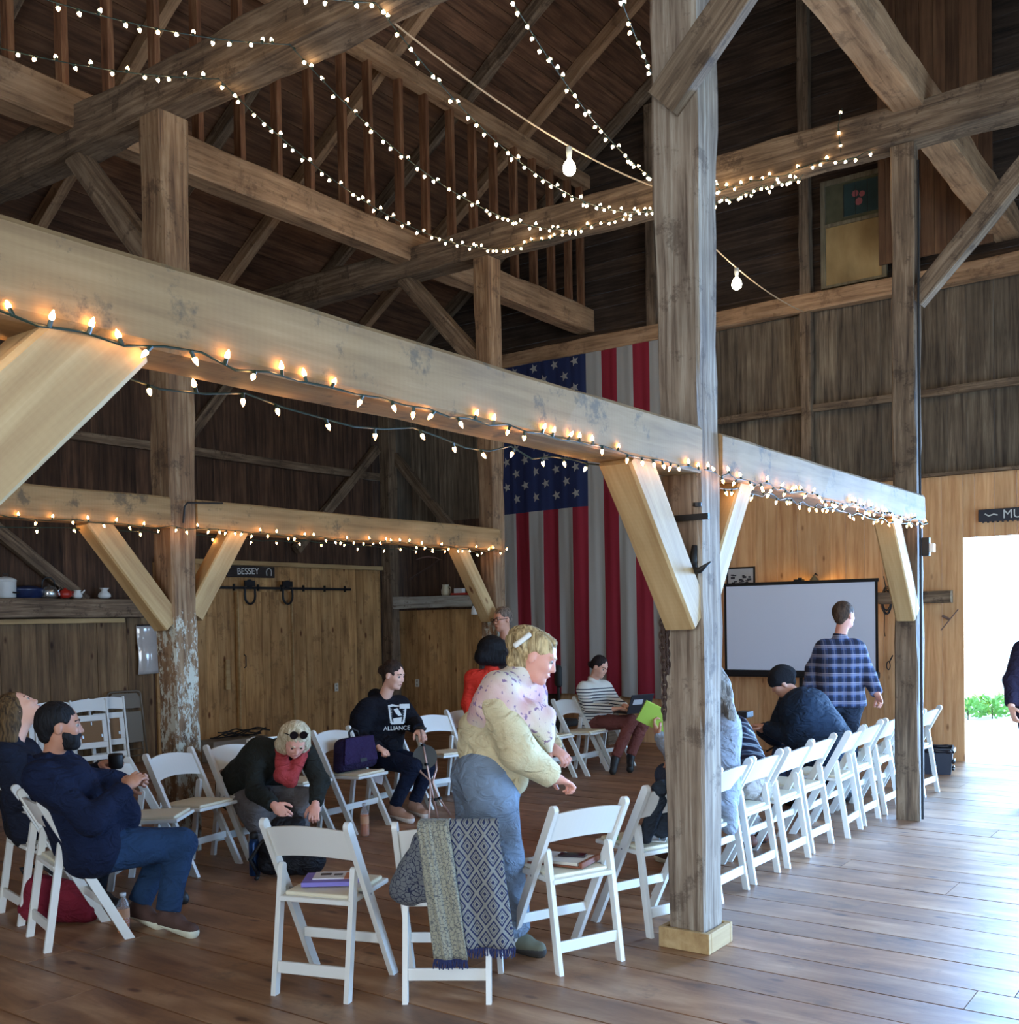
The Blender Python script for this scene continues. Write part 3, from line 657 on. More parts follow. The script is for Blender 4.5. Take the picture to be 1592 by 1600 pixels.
bare_bulb(10.50, 5.17, 'lit bare bulb hanging from the cable right of the nearest post')

# ------------------------------------------------------------------ flag
def flag():
    Y0, sw, z1, z0 = 6.235, .245, 5.50, .62
    r = empty('flag', (XG - .17, 7.8, .6), 0, 'huge red, white and blue striped flag with white stars hanging on the gable wall', 'flag')
    r0 = Vector(r.location)
    ny, nz = 13 * 8, 60
    def off(y, z):
        k = (z1 - z) / (z1 - z0)
        return .018 * k ** .5 * math.sin(y * 9 + .6 * math.sin(z * 1.3)) + .010 * math.sin(y * 23 + z * .8) * (.3 + k) + .004 * math.sin(y * 51 - z)
    vs = []; fs = []; mi = []
    for side in (0, 1):
        for j in range(nz + 1):
            z = z1 - (z1 - z0) * j / nz
            for i in range(ny + 1):
                y = Y0 + sw * i / 8
                zz = z - (.02 * math.sin(y * 2.2)) * (j / nz)
                vs.append(Vector((XG - .13 - off(y, z) - (.0 if side else .003), y, zz)) - r0)
    N_ = (ny + 1) * (nz + 1)
    for side in (0, 1):
        for j in range(nz):
            z = z1 - (z1 - z0) * (j + .5) / nz
            for i in range(ny):
                a = side * N_ + j * (ny + 1) + i
                f = (a, a + 1, a + ny + 2, a + ny + 1); fs.append(f if side else f[::-1])
                st = i // 8; col = 1 if st % 2 == 0 else 0
                if z > 5.42: col = 0
                elif z > 3.24 and st >= 6: col = 2
                mi.append(col)
    wh = plain('flag_white', rgb(154, 147, 138), .85, bump=.15, bscale=200); rd = plain('flag_red', rgb(134, 22, 38), .85, bump=.15, bscale=200); bl = plain('flag_blue', rgb(24, 34, 72), .85, bump=.15, bscale=200)
    mesh_obj('cloth', vs, fs, [wh, rd, bl], r, mi, True)
    m = MB()
    # star field, turned a quarter as the flag hangs: 9 rows down, alternating 6 and 5 would run across the original width
    cw, chh = 7 * sw, 5.42 - 3.24
    for a in range(11):
        for b in range(9):
            if (a + b) % 2: continue
            z = 5.42 - chh * (a + 1) / 12; y = Y0 + 6 * sw + cw * (b + 1) / 10
            R_ = .072; x = XG - .13 - off(y, z) - .012
            p = []
            for k in range(10):
                rr = R_ if k % 2 == 0 else R_ * .42; an = k * PI / 5 + .3
                p.append(Vector((x, y + rr * math.sin(an), z + rr * math.cos(an))) - r0)
            m.add(p + [Vector((x - .001, y, z)) - r0], [(k, (k + 1) % 10, 10) for k in range(10)])
    m.build('stars', wh, r)
    m = MB()
    for k in range(9): m.tube([Vector((XG - .15, Y0 + .12 + k * .36, 5.465)) - r0, Vector((XG - .138, Y0 + .12 + k * .36, 5.465)) - r0], .014, 10)
    m.build('grommets', BLACK, r)
flag()

# ------------------------------------------------------------------ projector screen
def screen():
    cx = XG - .34
    r = empty('projector_screen', (cx, 4.66, 0), 0, 'wide pull-up projector screen with black border in front of the pine wall', 'screen')
    y0, y1, z0, z1 = 3.72 - 4.66, 5.61 - 4.66, 1.02, 2.08
    m = MB(); m.box2((0, y0 + .03, z0), (.004, y1 - .03, z1 - .02)); m.build('screen_surface', plain('screen_white', rgb(214, 214, 222), .9), r)
    m = MB(); b = .03
    m.box2((-.002, y0, z0 - .0), (.006, y0 + b, z1)); m.box2((-.002, y1 - b, z0), (.006, y1, z1)); m.box2((-.008, y0 - .01, z1 - .03), (.014, y1 + .01, z1 + .01))
    m.build('black_border', BLACK, r)
    m = MB(); m.box2((-.04, y0 - .01, z0 - .085), (.05, y1 + .01, z0), bev=.02); m.build('housing', BLACK, r)
    m = MB(); m.box2((.06, -.02, .06), (.085, .02, z1 + .05)); m.box2((-.01, -.05, z1), (.085, .05, z1 + .03))
    m.build('mast', BLACK, r)
    for sx, sy in ((-.0, .45), (-.0, -.45), (.20, 0)):
        m = MB(); m.tube([(.07, 0, .30), (.07 + sx, sy, .012)], .011, 8); m.build('leg', BLACK, r)
screen()

# ------------------------------------------------------------------ smooth bodies (distance fields turned into one mesh)
def cap(a, b, ra, rb=None, k=.02): return ('cap', Vector(a), Vector(b), ra, ra if rb is None else rb, k)
def ell(c, ax, rad, k=.02): return ('ell', Vector(c), [Vector(v) for v in ax], rad, k)
def sub(c, ax, rad, k=.01): return ('sub', Vector(c), [Vector(v) for v in ax], rad, k)
def cut(p, n, rad): return ('cut', Vector(p), Vector(n).normalized(), rad)
def sdf_mesh(name, prims, h, mat, parent=None, noise=0, nf=14, seed=0, origin=(0, 0, 0), floor=None, shell=0):
    lo = np.array([1e9] * 3); hi = -lo
    for p in prims:
        if p[0] == 'cap': pts = [(p[1], p[3]), (p[2], p[4])]
        elif p[0] == 'ell': pts = [(p[1], max(p[3]))]
        else: continue
        for c, r in pts: lo = np.minimum(lo, np.array(c) - r); hi = np.maximum(hi, np.array(c) + r)
    lo -= .04 + noise; hi += .04 + noise
    n = np.ceil((hi - lo) / h).astype(int) + 1
    ax = [lo[i] + h * np.arange(n[i]) for i in range(3)]
    D = np.full(n, .2, dtype=np.float32)
    for p in prims:
        if p[0] == 'cap': c0 = np.minimum(np.array(p[1]) - p[3], np.array(p[2]) - p[4]); c1 = np.maximum(np.array(p[1]) + p[3], np.array(p[2]) + p[4]); k = p[5]
        elif p[0] in ('ell', 'sub'): c0 = np.array(p[1]) - max(p[3]); c1 = np.array(p[1]) + max(p[3]); k = p[4]
        else: c0 = np.array(p[1]) - p[3]; c1 = np.array(p[1]) + p[3]; k = 0
        mg = k + .035 if p[0] != 'cut' else 0
        i0 = np.clip(np.floor((c0 - mg - lo) / h).astype(int), 0, n - 1); i1 = np.clip(np.ceil((c1 + mg - lo) / h).astype(int) + 1, 1, n)
        if np.any(i1 <= i0): continue
        sl_ = tuple(slice(a, b) for a, b in zip(i0, i1))
        X = ax[0][sl_[0]][:, None, None]; Y = ax[1][sl_[1]][None, :, None]; Z = ax[2][sl_[2]][None, None, :]
        if p[0] == 'cap':
            a = np.array(p[1]); b = np.array(p[2]); d = b - a; L2 = max(float(d @ d), 1e-9)
            t = np.clip(((X - a[0]) * d[0] + (Y - a[1]) * d[1] + (Z - a[2]) * d[2]) / L2, 0, 1)
            dd = np.sqrt((X - a[0] - t * d[0]) ** 2 + (Y - a[1] - t * d[1]) ** 2 + (Z - a[2] - t * d[2]) ** 2) - (p[3] + (p[4] - p[3]) * t)
        elif p[0] in ('ell', 'sub'):
            c = np.array(p[1]); q = [(X - c[0]) * v[0] + (Y - c[1]) * v[1] + (Z - c[2]) * v[2] for v in p[2]]
            k0 = np.sqrt(sum((qq / r) ** 2 for qq, r in zip(q, p[3]))); k1 = np.sqrt(sum((qq / r ** 2) ** 2 for qq, r in zip(q, p[3])))
            dd = k0 * (k0 - 1) / np.maximum(k1, 1e-6)
        else:
            c = np.array(p[1]); nn = p[2]; R2 = (X - c[0]) ** 2 + (Y - c[1]) ** 2 + (Z - c[2]) ** 2
            dd = (X - c[0]) * nn[0] + (Y - c[1]) * nn[1] + (Z - c[2]) * nn[2]
            dd = np.where(R2 < p[3] ** 2, dd, -1); D[sl_] = np.maximum(D[sl_], dd); continue
        cur = D[sl_]
        if p[0] == 'sub':
            hh = np.maximum(k - np.abs(cur + dd), 0) / k; D[sl_] = np.maximum(cur, -dd) + hh * hh * k * .25
        else:
            hh = np.maximum(k - np.abs(cur - dd), 0) / k; D[sl_] = np.minimum(cur, dd) - hh * hh * k * .25
    if noise:
        rs = np.random.RandomState(seed); X, Y, Z = np.meshgrid(*ax, indexing='ij', sparse=True); nz = 0
        w1 = .05 * np.sin(X * 17 + Z * 11 + seed) + .04 * np.sin(Y * 19 - Z * 13)
        for i in range(5):
            d = rs.normal(size=3); d /= np.linalg.norm(d); f = nf * (1 + i * .6)
            nz = nz + np.sin((X * d[0] + Y * d[1] + Z * d[2] + w1) * f + rs.uniform(0, 6)) / (1 + i * .5)
        D = D + (noise * .45 * nz).astype(np.float32)
    if floor is not None: D = np.maximum(D, (floor - ax[2])[None, None, :])
    D[0] = D[-1] = .2; D[:, 0] = D[:, -1] = .2; D[:, :, 0] = D[:, :, -1] = .2
    S_ = D < 0
    c8 = sum(S_[i:n[0] - 1 + i, j:n[1] - 1 + j, k:n[2] - 1 + k].astype(np.int8) for i in (0, 1) for j in (0, 1) for k in (0, 1))
    idx = np.argwhere((c8 > 0) & (c8 < 8)); vid = np.full(n - 1, -1, dtype=np.int64); vid[tuple(idx.T)] = np.arange(len(idx))
    acc = np.zeros((len(idx), 3)); cnt = np.zeros(len(idx))
    for axi in range(3):
        for u in (0, 1):
            for v in (0, 1):
                o0 = [0, 0, 0]; oth = [a for a in range(3) if a != axi]; o0[oth[0]] = u; o0[oth[1]] = v; o1 = list(o0); o1[axi] = 1
                a = D[tuple((idx + o0).T)]; b = D[tuple((idx + o1).T)]; m = (a < 0) != (b < 0)
                t = np.where(m, a / np.where(m, a - b, 1), 0); p = np.tile(np.array(o0, float), (len(idx), 1)); p[:, axi] = t
                acc[m] += p[m]; cnt[m] += 1
    V = lo + (idx + acc / cnt[:, None]) * h - np.array(origin)
    F = []
    for axi in range(3):
        b_, c_ = [(1, 2), (2, 0), (0, 1)][axi]
        sa = [slice(None)] * 3; sb = [slice(None)] * 3; sa[axi] = slice(0, -1); sb[axi] = slice(1, None)
        E_ = S_[tuple(sa)] != S_[tuple(sb)]; e = np.argwhere(E_)
        e = e[(e[:, b_] > 0) & (e[:, c_] > 0) & (e[:, b_] < n[b_] - 1) & (e[:, c_] < n[c_] - 1)]
        ins = S_[tuple(e.T)]
        q = []
        for db, dc in ((-1, -1), (0, -1), (0, 0), (-1, 0)):
            o = e.copy(); o[:, b_] += db; o[:, c_] += dc; q.append(vid[tuple(o.T)])
        q = np.stack(q, 1); q[~ins] = q[~ins][:, ::-1]; F.append(q)
    F = np.concatenate(F); F = F[(F >= 0).all(1)]
    me = bpy.data.meshes.new(name); me.vertices.add(len(V)); me.vertices.foreach_set('co', V.ravel().astype(np.float32))
    me.loops.add(len(F) * 4); me.loops.foreach_set('vertex_index', F.ravel().astype(np.int32))
    me.polygons.add(len(F)); me.polygons.foreach_set('loop_start', np.arange(len(F), dtype=np.int32) * 4); me.polygons.foreach_set('loop_total', np.full(len(F), 4, dtype=np.int32))
    me.polygons.foreach_set('use_smooth', [True] * len(F)); me.update(calc_edges=True); me.validate()
    me.materials.append(mat)
    o = link(bpy.data.objects.new(name, me), parent)
    return o

def skin(name, col):
    m, nt, b = nmat(name); b.inputs['Base Color'].default_value = col; b.inputs['Roughness'].default_value = .5
    b.inputs['Subsurface Weight'].default_value = .08; b.inputs['Subsurface Radius'].default_value = (.03, .012, .006); return m
SK_L = skin('fair_skin', rgb(222, 170, 146)); SK_M = skin('tan_skin', rgb(186, 130, 102)); SK_P = skin('rosy_skin', rgb(224, 160, 138))
def hairm(name, c1, c2, sc=60):
    m, nt, b = nmat(name); N = nt.nodes.new; L = nt.links.new
    tc = N('ShaderNodeTexCoord'); mp = N('ShaderNodeMapping'); mp.inputs['Scale'].default_value = (sc, sc, sc * .22); n = N('ShaderNodeTexNoise'); n.inputs['Detail'].default_value = 5; n.inputs['Scale'].default_value = 1; n.inputs['Distortion'].default_value = 1
    L(tc.outputs['Object'], mp.inputs[0]); L(mp.outputs[0], n.inputs['Vector']); r = N('ShaderNodeValToRGB'); r.color_ramp.elements[0].position = .35; r.color_ramp.elements[0].color = c1; r.color_ramp.elements[1].position = .65; r.color_ramp.elements[1].color = c2
    L(n.outputs[0], r.inputs[0]); L(r.outputs[0], b.inputs['Base Color']); b.inputs['Roughness'].default_value = .7; b.inputs['Specular IOR Level'].default_value = .25
    bp = N('ShaderNodeBump'); bp.inputs['Strength'].default_value = 1.0; bp.inputs['Distance'].default_value = .01; L(n.outputs[0], bp.inputs['Height']); L(bp.outputs[0], b.inputs['Normal'])
    return m
def cloth(name, col, bump=.25, sc=160, var=.18, rough=.9):
    m = plain(name, col, rough, bump=bump, bscale=sc, var=var); nt = m.node_tree; N = nt.nodes.new; L = nt.links.new
    tc = N('ShaderNodeTexCoord'); mp = N('ShaderNodeMapping'); mp.inputs['Scale'].default_value = (9, 9, 15); mp.inputs['Rotation'].default_value = (.5, .3, 0)
    n = N('ShaderNodeTexNoise'); n.inputs['Scale'].default_value = 1; n.inputs['Detail'].default_value = 2.5; n.inputs['Distortion'].default_value = 1.6
    L(tc.outputs['Object'], mp.inputs[0]); L(mp.outputs[0], n.inputs['Vector'])
    bp = N('ShaderNodeBump'); bp.inputs['Strength'].default_value = .9; bp.inputs['Distance'].default_value = .035
    old = [q for q in nt.nodes if q.type == 'BUMP' and q != bp][0]
    L(n.outputs[0], bp.inputs['Height']); L(old.outputs[0], bp.inputs['Normal']); L(bp.outputs[0], nt.nodes['Principled BSDF'].inputs['Normal'])
    m.node_tree.nodes['Principled BSDF'].inputs['Specular IOR Level'].default_value = .2
    return m
EYEW = plain('eye_white', rgb(178, 168, 160), .4); EYEI = plain('eye_iris', rgb(50, 36, 28), .2)

def hand_prims(w, d, nrm, side, curl=.5, spread=1, s=1):
    """palm, four fingers and thumb. d = hand direction, nrm = back of the hand, side = +1/-1 thumb side along lateral"""
    w = Vector(w); d = Vector(d).normalized(); nrm = (Vector(nrm) - d * Vector(nrm).dot(d)).normalized(); lat = nrm.cross(d) * side
    P_ = [cap(w, w + d * .03 * s, .026 * s, .027 * s, .012), ell(w + d * .055 * s, (d, lat, nrm), (.050 * s, .042 * s, .017 * s), .012)]
    for i, (o, L) in enumerate(((.030, .85), (.010, 1.0), (-.010, .93), (-.029, .74))):
        p = w + (d * .090 + lat * o) * s; dd = d + lat * (o * 2.2 * spread); dd.normalize()
        for k, seg in enumerate((.040, .027, .022)):
            a = curl * (.55 + .5 * k); dk = (dd * math.cos(a * 1.0 + (curl * .9 * k)) - nrm * math.sin(a + curl * .9 * k)).normalized()
            q = p + dk * seg * L * s; P_.append(cap(p, q, (.0095 - .0008 * k) * s, (.0088 - .0008 * k) * s, .004)); p = q
    p = w + (d * .025 + lat * .032) * s
    for k, seg in enumerate((.034, .028, .024)):
        dk = (d * (.65 + .15 * k) + lat * (.7 - .3 * k) - nrm * (.25 + .3 * curl)).normalized(); q = p + dk * seg * s; P_.append(cap(p, q, (.0125 - .001 * k) * s, (.0115 - .001 * k) * s, .006)); p = q
    return P_

def head_frame(look, up):
    F = Vector(look).normalized(); U = Vector(up); U = (U - F * U.dot(F)).normalized(); S = U.cross(F); return F, U, S   # S = person's left
def person(label, J, look, up, front, skinm, top, bottom, hairspec, shoem=None, fat=1.0, h=.008, sleeve=.02, toph=.022, hem=.0, cuffs=True, curl=(.5, .5), handn=(None, None), hs=1.0,
           topx=(), botx=(), tnoise=.006, legr=1.0, ears=True, name='person', face=True, topname='jacket', bodyx=(), hemz=None, bare_ankle=0, shoename='shoe', sleeve_end=1.0, hemcut=None):
    c = Vector(J['hd']); F, U, S = head_frame(look, up); g = hs
    nb = Vector(J['nb']); pv = Vector(J['pv']); org = Vector((pv.x, pv.y, 0))
    root = empty(name, org, 0, label, 'person')
    fr = Vector(front).normalized()
    up_t = (nb - pv).normalized()
    lat = up_t.cross(fr).normalized()       # towards the person's left
    fr = lat.cross(up_t).normalized()
    f = fat
    B = []
    # head
    B += [ell(c + (U * .035 - F * .012) * g, (F, S, U), (.098 * g, .078 * g, .088 * g), .03),
          ell(c + (-U * .035 + F * .026) * g, (F, S, U), (.066 * g, .060 * g, .080 * g), .03),
          cap(c + (-U * .082 + F * .048 - S * .022) * g, c + (-U * .082 + F * .048 + S * .022) * g, .028 * g, None, .02)]
    if face:
        B += [cap(c + (U * .010 + F * .090) * g, c + (-U * .026 + F * .103) * g, .007 * g, .0115 * g, .012),
              cap(c + (-U * .030 + F * .092 - S * .013) * g, c + (-U * .030 + F * .092 + S * .013) * g, .007 * g, None, .008),
              cap(c + (U * .030 + F * .076 - S * .032) * g, c + (U * .030 + F * .076 + S * .032) * g, .014 * g, None, .015),
              ell(c + (-U * .022 + F * .058 + S * .036) * g, (F, S, U), (.028 * g, .024 * g, .024 * g), .02), ell(c + (-U * .022 + F * .058 - S * .036) * g, (F, S, U), (.028 * g, .024 * g, .024 * g), .02),
              cap(c + (-U * .060 + F * .086 - S * .018) * g, c + (-U * .060 + F * .086 + S * .018) * g, .009 * g, None, .008),
              ell(c + (-U * .096 + F * .068) * g, (F, S, U), (.022 * g, .02 * g, .02 * g), .015)]
        for s_ in (1, -1): B.append(sub(c + (U * .008 + F * .102 + S * .031 * s_) * g, (F, S, U), (.012 * g, .017 * g, .010 * g), .008))
        if ears:
            for s_ in (1, -1): B.append(ell(c + (-U * .004 - F * .008 + S * .078 * s_) * g, (F, S, U), (.020 * g, .009 * g, .032 * g), .008))
    B.append(cap(nb - up_t * .02, c - U * .05 * g - F * .015 * g, .058, .052, .03))
    # torso
    def torso(e, prs, low=1.0):
        ch = nb.lerp(pv, .30); wa = nb.lerp(pv, .66)
        prs.append(cap(nb.lerp(Vector(J['sL']), .75) - up_t * .02, nb.lerp(Vector(J['sR']), .75) - up_t * .02, .055 + e, None, .05))
        for s_ in (1, -1):
            prs.append(cap(ch + lat * .068 * s_ * f, wa + lat * .058 * s_ * f + fr * .02 * (f - 1), (.098 * f + e), (.092 * f + e), .05))
            prs.append(cap(wa + lat * .058 * s_ * f + fr * .05 * (f - 1), pv + lat * .075 * s_ * f, (.094 * f + e), (.105 * f + e) * low, .05))
            prs.append(cap(Vector(J['sL' if s_ > 0 else 'sR']) - up_t * .03, ch + lat * .06 * s_, .05 + e, .08 + e, .05))
    torso(0, B)
    for a in 'LR':
        s0, e0, h0 = Vector(J['s' + a]), Vector(J['e' + a]), Vector(J['h' + a])
        B += [cap(s0, e0, .050, .038, .03), cap(e0, h0, .040, .026, .02)]
        i = 0 if a == 'L' else 1
        hd_ = Vector(J.get('f' + a, h0 + (h0 - e0))) - h0
        nn = handn[i] if handn[i] is not None else (U if True else U)
        B += hand_prims(h0, hd_, nn, 1 if a == 'R' else -1, curl[i])
    hips = {'L': pv + lat * .09 - up_t * .02, 'R': pv - lat * .09 - up_t * .02}
    for a in 'LR':
        k0, a0, t0 = Vector(J['k' + a]), Vector(J['a' + a]), Vector(J['t' + a])
        B += [cap(hips[a], k0, .082 * legr, .056, .04), cap(k0, a0, .055, .036, .02), cap(a0 - Vector((0, 0, .02)), t0, .034, .026, .02)]
    B += list(bodyx)
    sdf_mesh('body', B, h, skinm, root, origin=org)
    # top garment
    T = []; torso(toph, T, 1.0)
    T.append(cap(nb - up_t * .015, nb + up_t * .035, .068, .062, .02))
    for a in 'LR':
        s0, e0, h0 = Vector(J['s' + a]), Vector(J['e' + a]), Vector(J['h' + a])
        he = e0.lerp(h0, sleeve_end)
        T += [cap(s0, e0, .052 + sleeve, .042 + sleeve, .04), cap(e0, he, .042 + sleeve, .030 + sleeve * .8, .025)]
    if hem: T.append(cap(pv + lat * .07, pv + lat * .07 - up_t * hem, .11 * f + toph, .11 * f + toph, .04)); T.append(cap(pv - lat * .07, pv - lat * .07 - up_t * hem, .11 * f + toph, .11 * f + toph, .04))
    T += list(topx)
    for a in 'LR':
        e0, h0 = Vector(J['e' + a]), Vector(J['h' + a]); he = e0.lerp(h0, sleeve_end)
        T.append(cut(he - (h0 - e0).normalized() * .004, (h0 - e0), .085))
    if hemcut is not None: T.append(cut(hemcut[0], hemcut[1], hemcut[2]))
    # neckline opening
    T.append(cut(nb + up_t * .040, up_t, .10))
    to = sdf_mesh(topname, T, max(h, .010), top, root, tnoise, seed=hash(label) % 97, origin=org)
    # trousers
    Q = []
    for a in 'LR':
        k0, a0 = Vector(J['k' + a]), Vector(J['a' + a]); ae = k0.lerp(a0, .97 - bare_ankle)
        Q += [cap(hips[a], k0, .100 * legr * (.6 + .4 * f), .072 * legr, .05), cap(k0, ae, .072 * legr, .055 * legr, .03)]
    Q += [cap(pv + lat * .07 * f, pv - lat * .07 * f, .118 * (.5 + .5 * f), None, .05), cap(pv + lat * .06, pv + lat * .06 + up_t * .08, .105 * f, None, .04), cap(pv - lat * .06, pv - lat * .06 + up_t * .08, .105 * f, None, .04)]
    for a in 'LR':
        k0, a0 = Vector(J['k' + a]), Vector(J['a' + a]); ae = k0.lerp(a0, .97 - bare_ankle)
        Q.append(cut(ae, (a0 - k0), .12))
    Q += list(botx)
    sdf_mesh('trousers', Q, max(h, .010), bottom, root, .005, seed=5 + hash(label) % 31, origin=org)
    # shoes
    if shoem is not None:
        um, sm = shoem
        for a in 'LR':
            a0, t0 = Vector(J['a' + a]), Vector(J['t' + a]); heel = a0 + (a0 - t0).normalized() * .045; heel.z = max(heel.z - .055, t0.z - .0) if abs(a0.z - t0.z) < .15 else a0.z - .055
            P_ = [cap(heel, t0, .036, .036, .02), cap(a0 - Vector((0, 0, .02)), a0.lerp(t0, .45), .042, .036, .03), cap(heel, a0, .036, .040, .02)]
            so = sdf_mesh(shoename, P_, .0075, um, root, origin=org)
            P2 = [cap(heel - Vector((0, 0, .012)), t0 - Vector((0, 0, .012)), .037, .039, .02), cut((heel + t0) / 2 + Vector((0, 0, -.012)), (0, 0, 1), .3)] if abs(a0.z - t0.z) < .15 else None
            if P2: sdf_mesh('sole', P2, .0075, sm, so, origin=org)
    # eyes, brows, lips
    if face:
        for s_ in (1, -1):
            e = MB(); p = c + (U * .008 + F * .0775 + S * .031 * s_) * g - org
            bm = bmesh.new(); bmesh.ops.create_uvsphere(bm, u_segments=14, v_segments=10, radius=.0125 * g)
            vs = [v.co.copy() for v in bm.verts]; bm.verts.index_update(); fs = [tuple(v.index for v in q.verts) for q in bm.faces]; bm.free()
            e.add([p + v for v in vs], fs, 0)
            for i, q in enumerate(e.f):
                cc = sum((e.v[k] for k in q), Vector()) / len(q)
                if (cc - p).normalized().dot(F) > .66: e.m[i] = 1
            e.build('eye', [EYEW, EYEI], root, True)
        m = MB()
        for s_ in (1, -1):
            m.tube([c + (U * (.030 + .004 * math.sin(PI * t)) + F * (.0925 - .020 * t * t) + S * s_ * (.014 + .034 * t)) * g - org for t in (0, .33, .66, 1)], .0042 * g, 6)
        m.build('eyebrows', hairspec[0], root)
        m = MB(); m.tube([c + (-U * .060 + F * (.0945 - .012 * t * t) + S * .022 * t) * g - org for t in (-1, -.5, 0, .5, 1)], [.002, .0045, .0055, .0045, .002], 8); m.build('lips', plain('lips', rgb(176, 96, 88), .45), root, True)
    # hair
    hm, kind = hairspec[0], hairspec[1]
    H = [ell(c + (U * .042 - F * .022) * g, (F, S, U), (.102 * g, .088 * g, .094 * g), .02)]
    if kind == 'short': H += [cap(c + (-F * .06 - U * .0) * g, c + (-F * .062 - U * .035) * g, .055 * g, .045 * g, .03)]
    if kind == 'bob': H += [cap(c + (-F * .04 + U * .02 + S * .03 * s_) * g, c + (-F * .035 - U * .09 + S * .055 * s_) * g, .080 * g, .072 * g, .03) for s_ in (1, -1)]
    if kind == 'bun': H += [cap(c + (-F * .05) * g, c + (-F * .06 - U * .03) * g, .062 * g, .05 * g, .03), ell(c + (-F * .125 + U * hairspec[2]) * g, (F, S, U), (.045 * g, .045 * g, .042 * g), .02)]
    if kind == 'long': H += [cap(c + (-F * .045 + U * .0 + S * .035 * s_) * g, c + (-F * .07 + S * .06 * s_) * g - Vector((0, 0, .20)) * g, .068 * g, .055 * g, .03) for s_ in (1, -1)]
    H += list(hairspec[3]) if len(hairspec) > 3 else []
    H += [sub(c + (-U * .038 + F * .075) * g, (F, S, U), (.078 * g, .068 * g, .092 * g), .015)]
    if kind in ('short', 'bun'):
        H += [sub(c + (-U * .02 + F * .01 + S * .085 * s_) * g, (F, S, U), (.035 * g, .03 * g, .05 * g), .012) for s_ in (1, -1)]
    sdf_mesh('hair', H, max(h, .008), hm, root, hairspec[4] if len(hairspec) > 4 else .004, 60, origin=org)
    return root, org, (c, F, U, S, nb, pv, lat, fr, up_t)

def gp(px, py, D, z=None):
    p = at(px, py, D)
    if z is not None: p.z = z
    return p
R_, F_, U_ = RV, Vector((FW.x, FW.y, 0)).normalized(), Vector((0, 0, 1))
Z = U_
SH_BR = (plain('brown_canvas', rgb(78, 54, 46), .85, bump=.2), plain('cream_sole', rgb(206, 204, 180), .6, var=.3))
SH_BK = (plain('black_shoe', rgb(26, 26, 30), .5), plain('black_sole', rgb(18, 18, 18), .6))
SH_TN = (plain('tan_suede', rgb(176, 138, 118), .85, bump=.2), plain('white_sole', rgb(214, 206, 198), .6))
JEANS = cloth('dark_blue_denim', rgb(34, 56, 84), .3, 260, .3)
# 1 bearded man, navy jacket
J = dict(hd=at(94, 1136, 5.66), nb=at(80, 1184, 5.70), pv=at(138, 1322, 5.80), sR=at(62, 1214, 5.52), sL=at(112, 1206, 5.90),
         eR=at(140, 1282, 5.48), hR=at(196, 1232, 5.66), fR=at(214, 1214, 5.72), eL=at(160, 1250, 5.98), hL=at(198, 1222, 5.86), fL=at(214, 1218, 5.82),
         kR=at(282, 1318, 5.98), aR=gp(262, 1420, 5.90, .11), tR=gp(300, 1450, 5.80, .04), kL=at(262, 1318, 6.20), aL=gp(216, 1405, 6.08, .11), tL=gp(248, 1425, 5.98, .04))
frn = (R_ * .80 + F_ * .6)
navy = cloth('navy_fleece', rgb(17, 25, 48), .3, 200, .15)
hr_black = hairm('black_hair', rgb(10, 10, 12), rgb(28, 26, 28))
r, o, K = person('bearded person in a navy jacket leaning back on a folding chair', J, R_ * .92 + F_ * .35 + Z * .02, Z, frn, SK_M, navy, JEANS, (hr_black, 'short'), SH_BR, fat=1.30, sleeve=.034, toph=.03, curl=(.9, .9), handn=(Z * .6 - F_, Z * .5 - F_), hs=1.04,
                 topx=[cap(at(120, 1270, 5.72), at(190, 1275, 5.90), .15, .11, .06), cap(at(110, 1225, 5.75), at(175, 1215, 5.85), .09, .05, .05), cap(at(96, 1188, 5.74), at(66, 1186, 5.66), .07, .07, .03)], legr=1.18, tnoise=.009)
c, F, U, S = K[:4]
m = MB()
for (ax_, tx_) in ((J['aR'], J['tR']), (J['aL'], J['tL'])):
    d_ = (Vector(tx_) - Vector(ax_)).normalized(); sd = d_.cross(Z).normalized()
    for k in range(4):
        p_ = Vector(ax_).lerp(Vector(tx_), .32 + k * .12) + Z * (.026 - k * .003)
        m.tube([p_ - sd * .024 - Z * .008, p_ + Z * .004, p_ + sd * .024 - Z * .008], .0035, 5)
m.v = [v - o for v in m.v]; m.build('laces', plain('white_laces', rgb(206, 202, 196), .8), r)
g = 1.04
sdf_mesh('beard', [ell(c + (-U * .035 + F * .028) * g, (F, S, U), (.070 * g, .065 * g, .086 * g), .02), cap(c + (-U * .085 + F * .052 - S * .022) * g, c + (-U * .085 + F * .052 + S * .022) * g, .031 * g, None, .02), ell(c + (-U * .098 + F * .070) * g, (F, S, U), (.026 * g, .026 * g, .024 * g), .015),
                   cap(c + (-U * .044 + F * .094 + S * .018) * g, c + (-U * .044 + F * .094 - S * .018) * g, .0075, None, .006),
                   sub(c + (U * .06 + F * .05) * g, (F, S, U), (.14, .14, .098), .01), sub(c + (-U * .060 + F * .112) * g, (F, S, U), (.02, .020, .009), .006), sub(c + (-U * .03 - F * .045) * g, (F, S, U), (.06, .14, .14), .01)], .006, hr_black, r, .003, 90, origin=o)
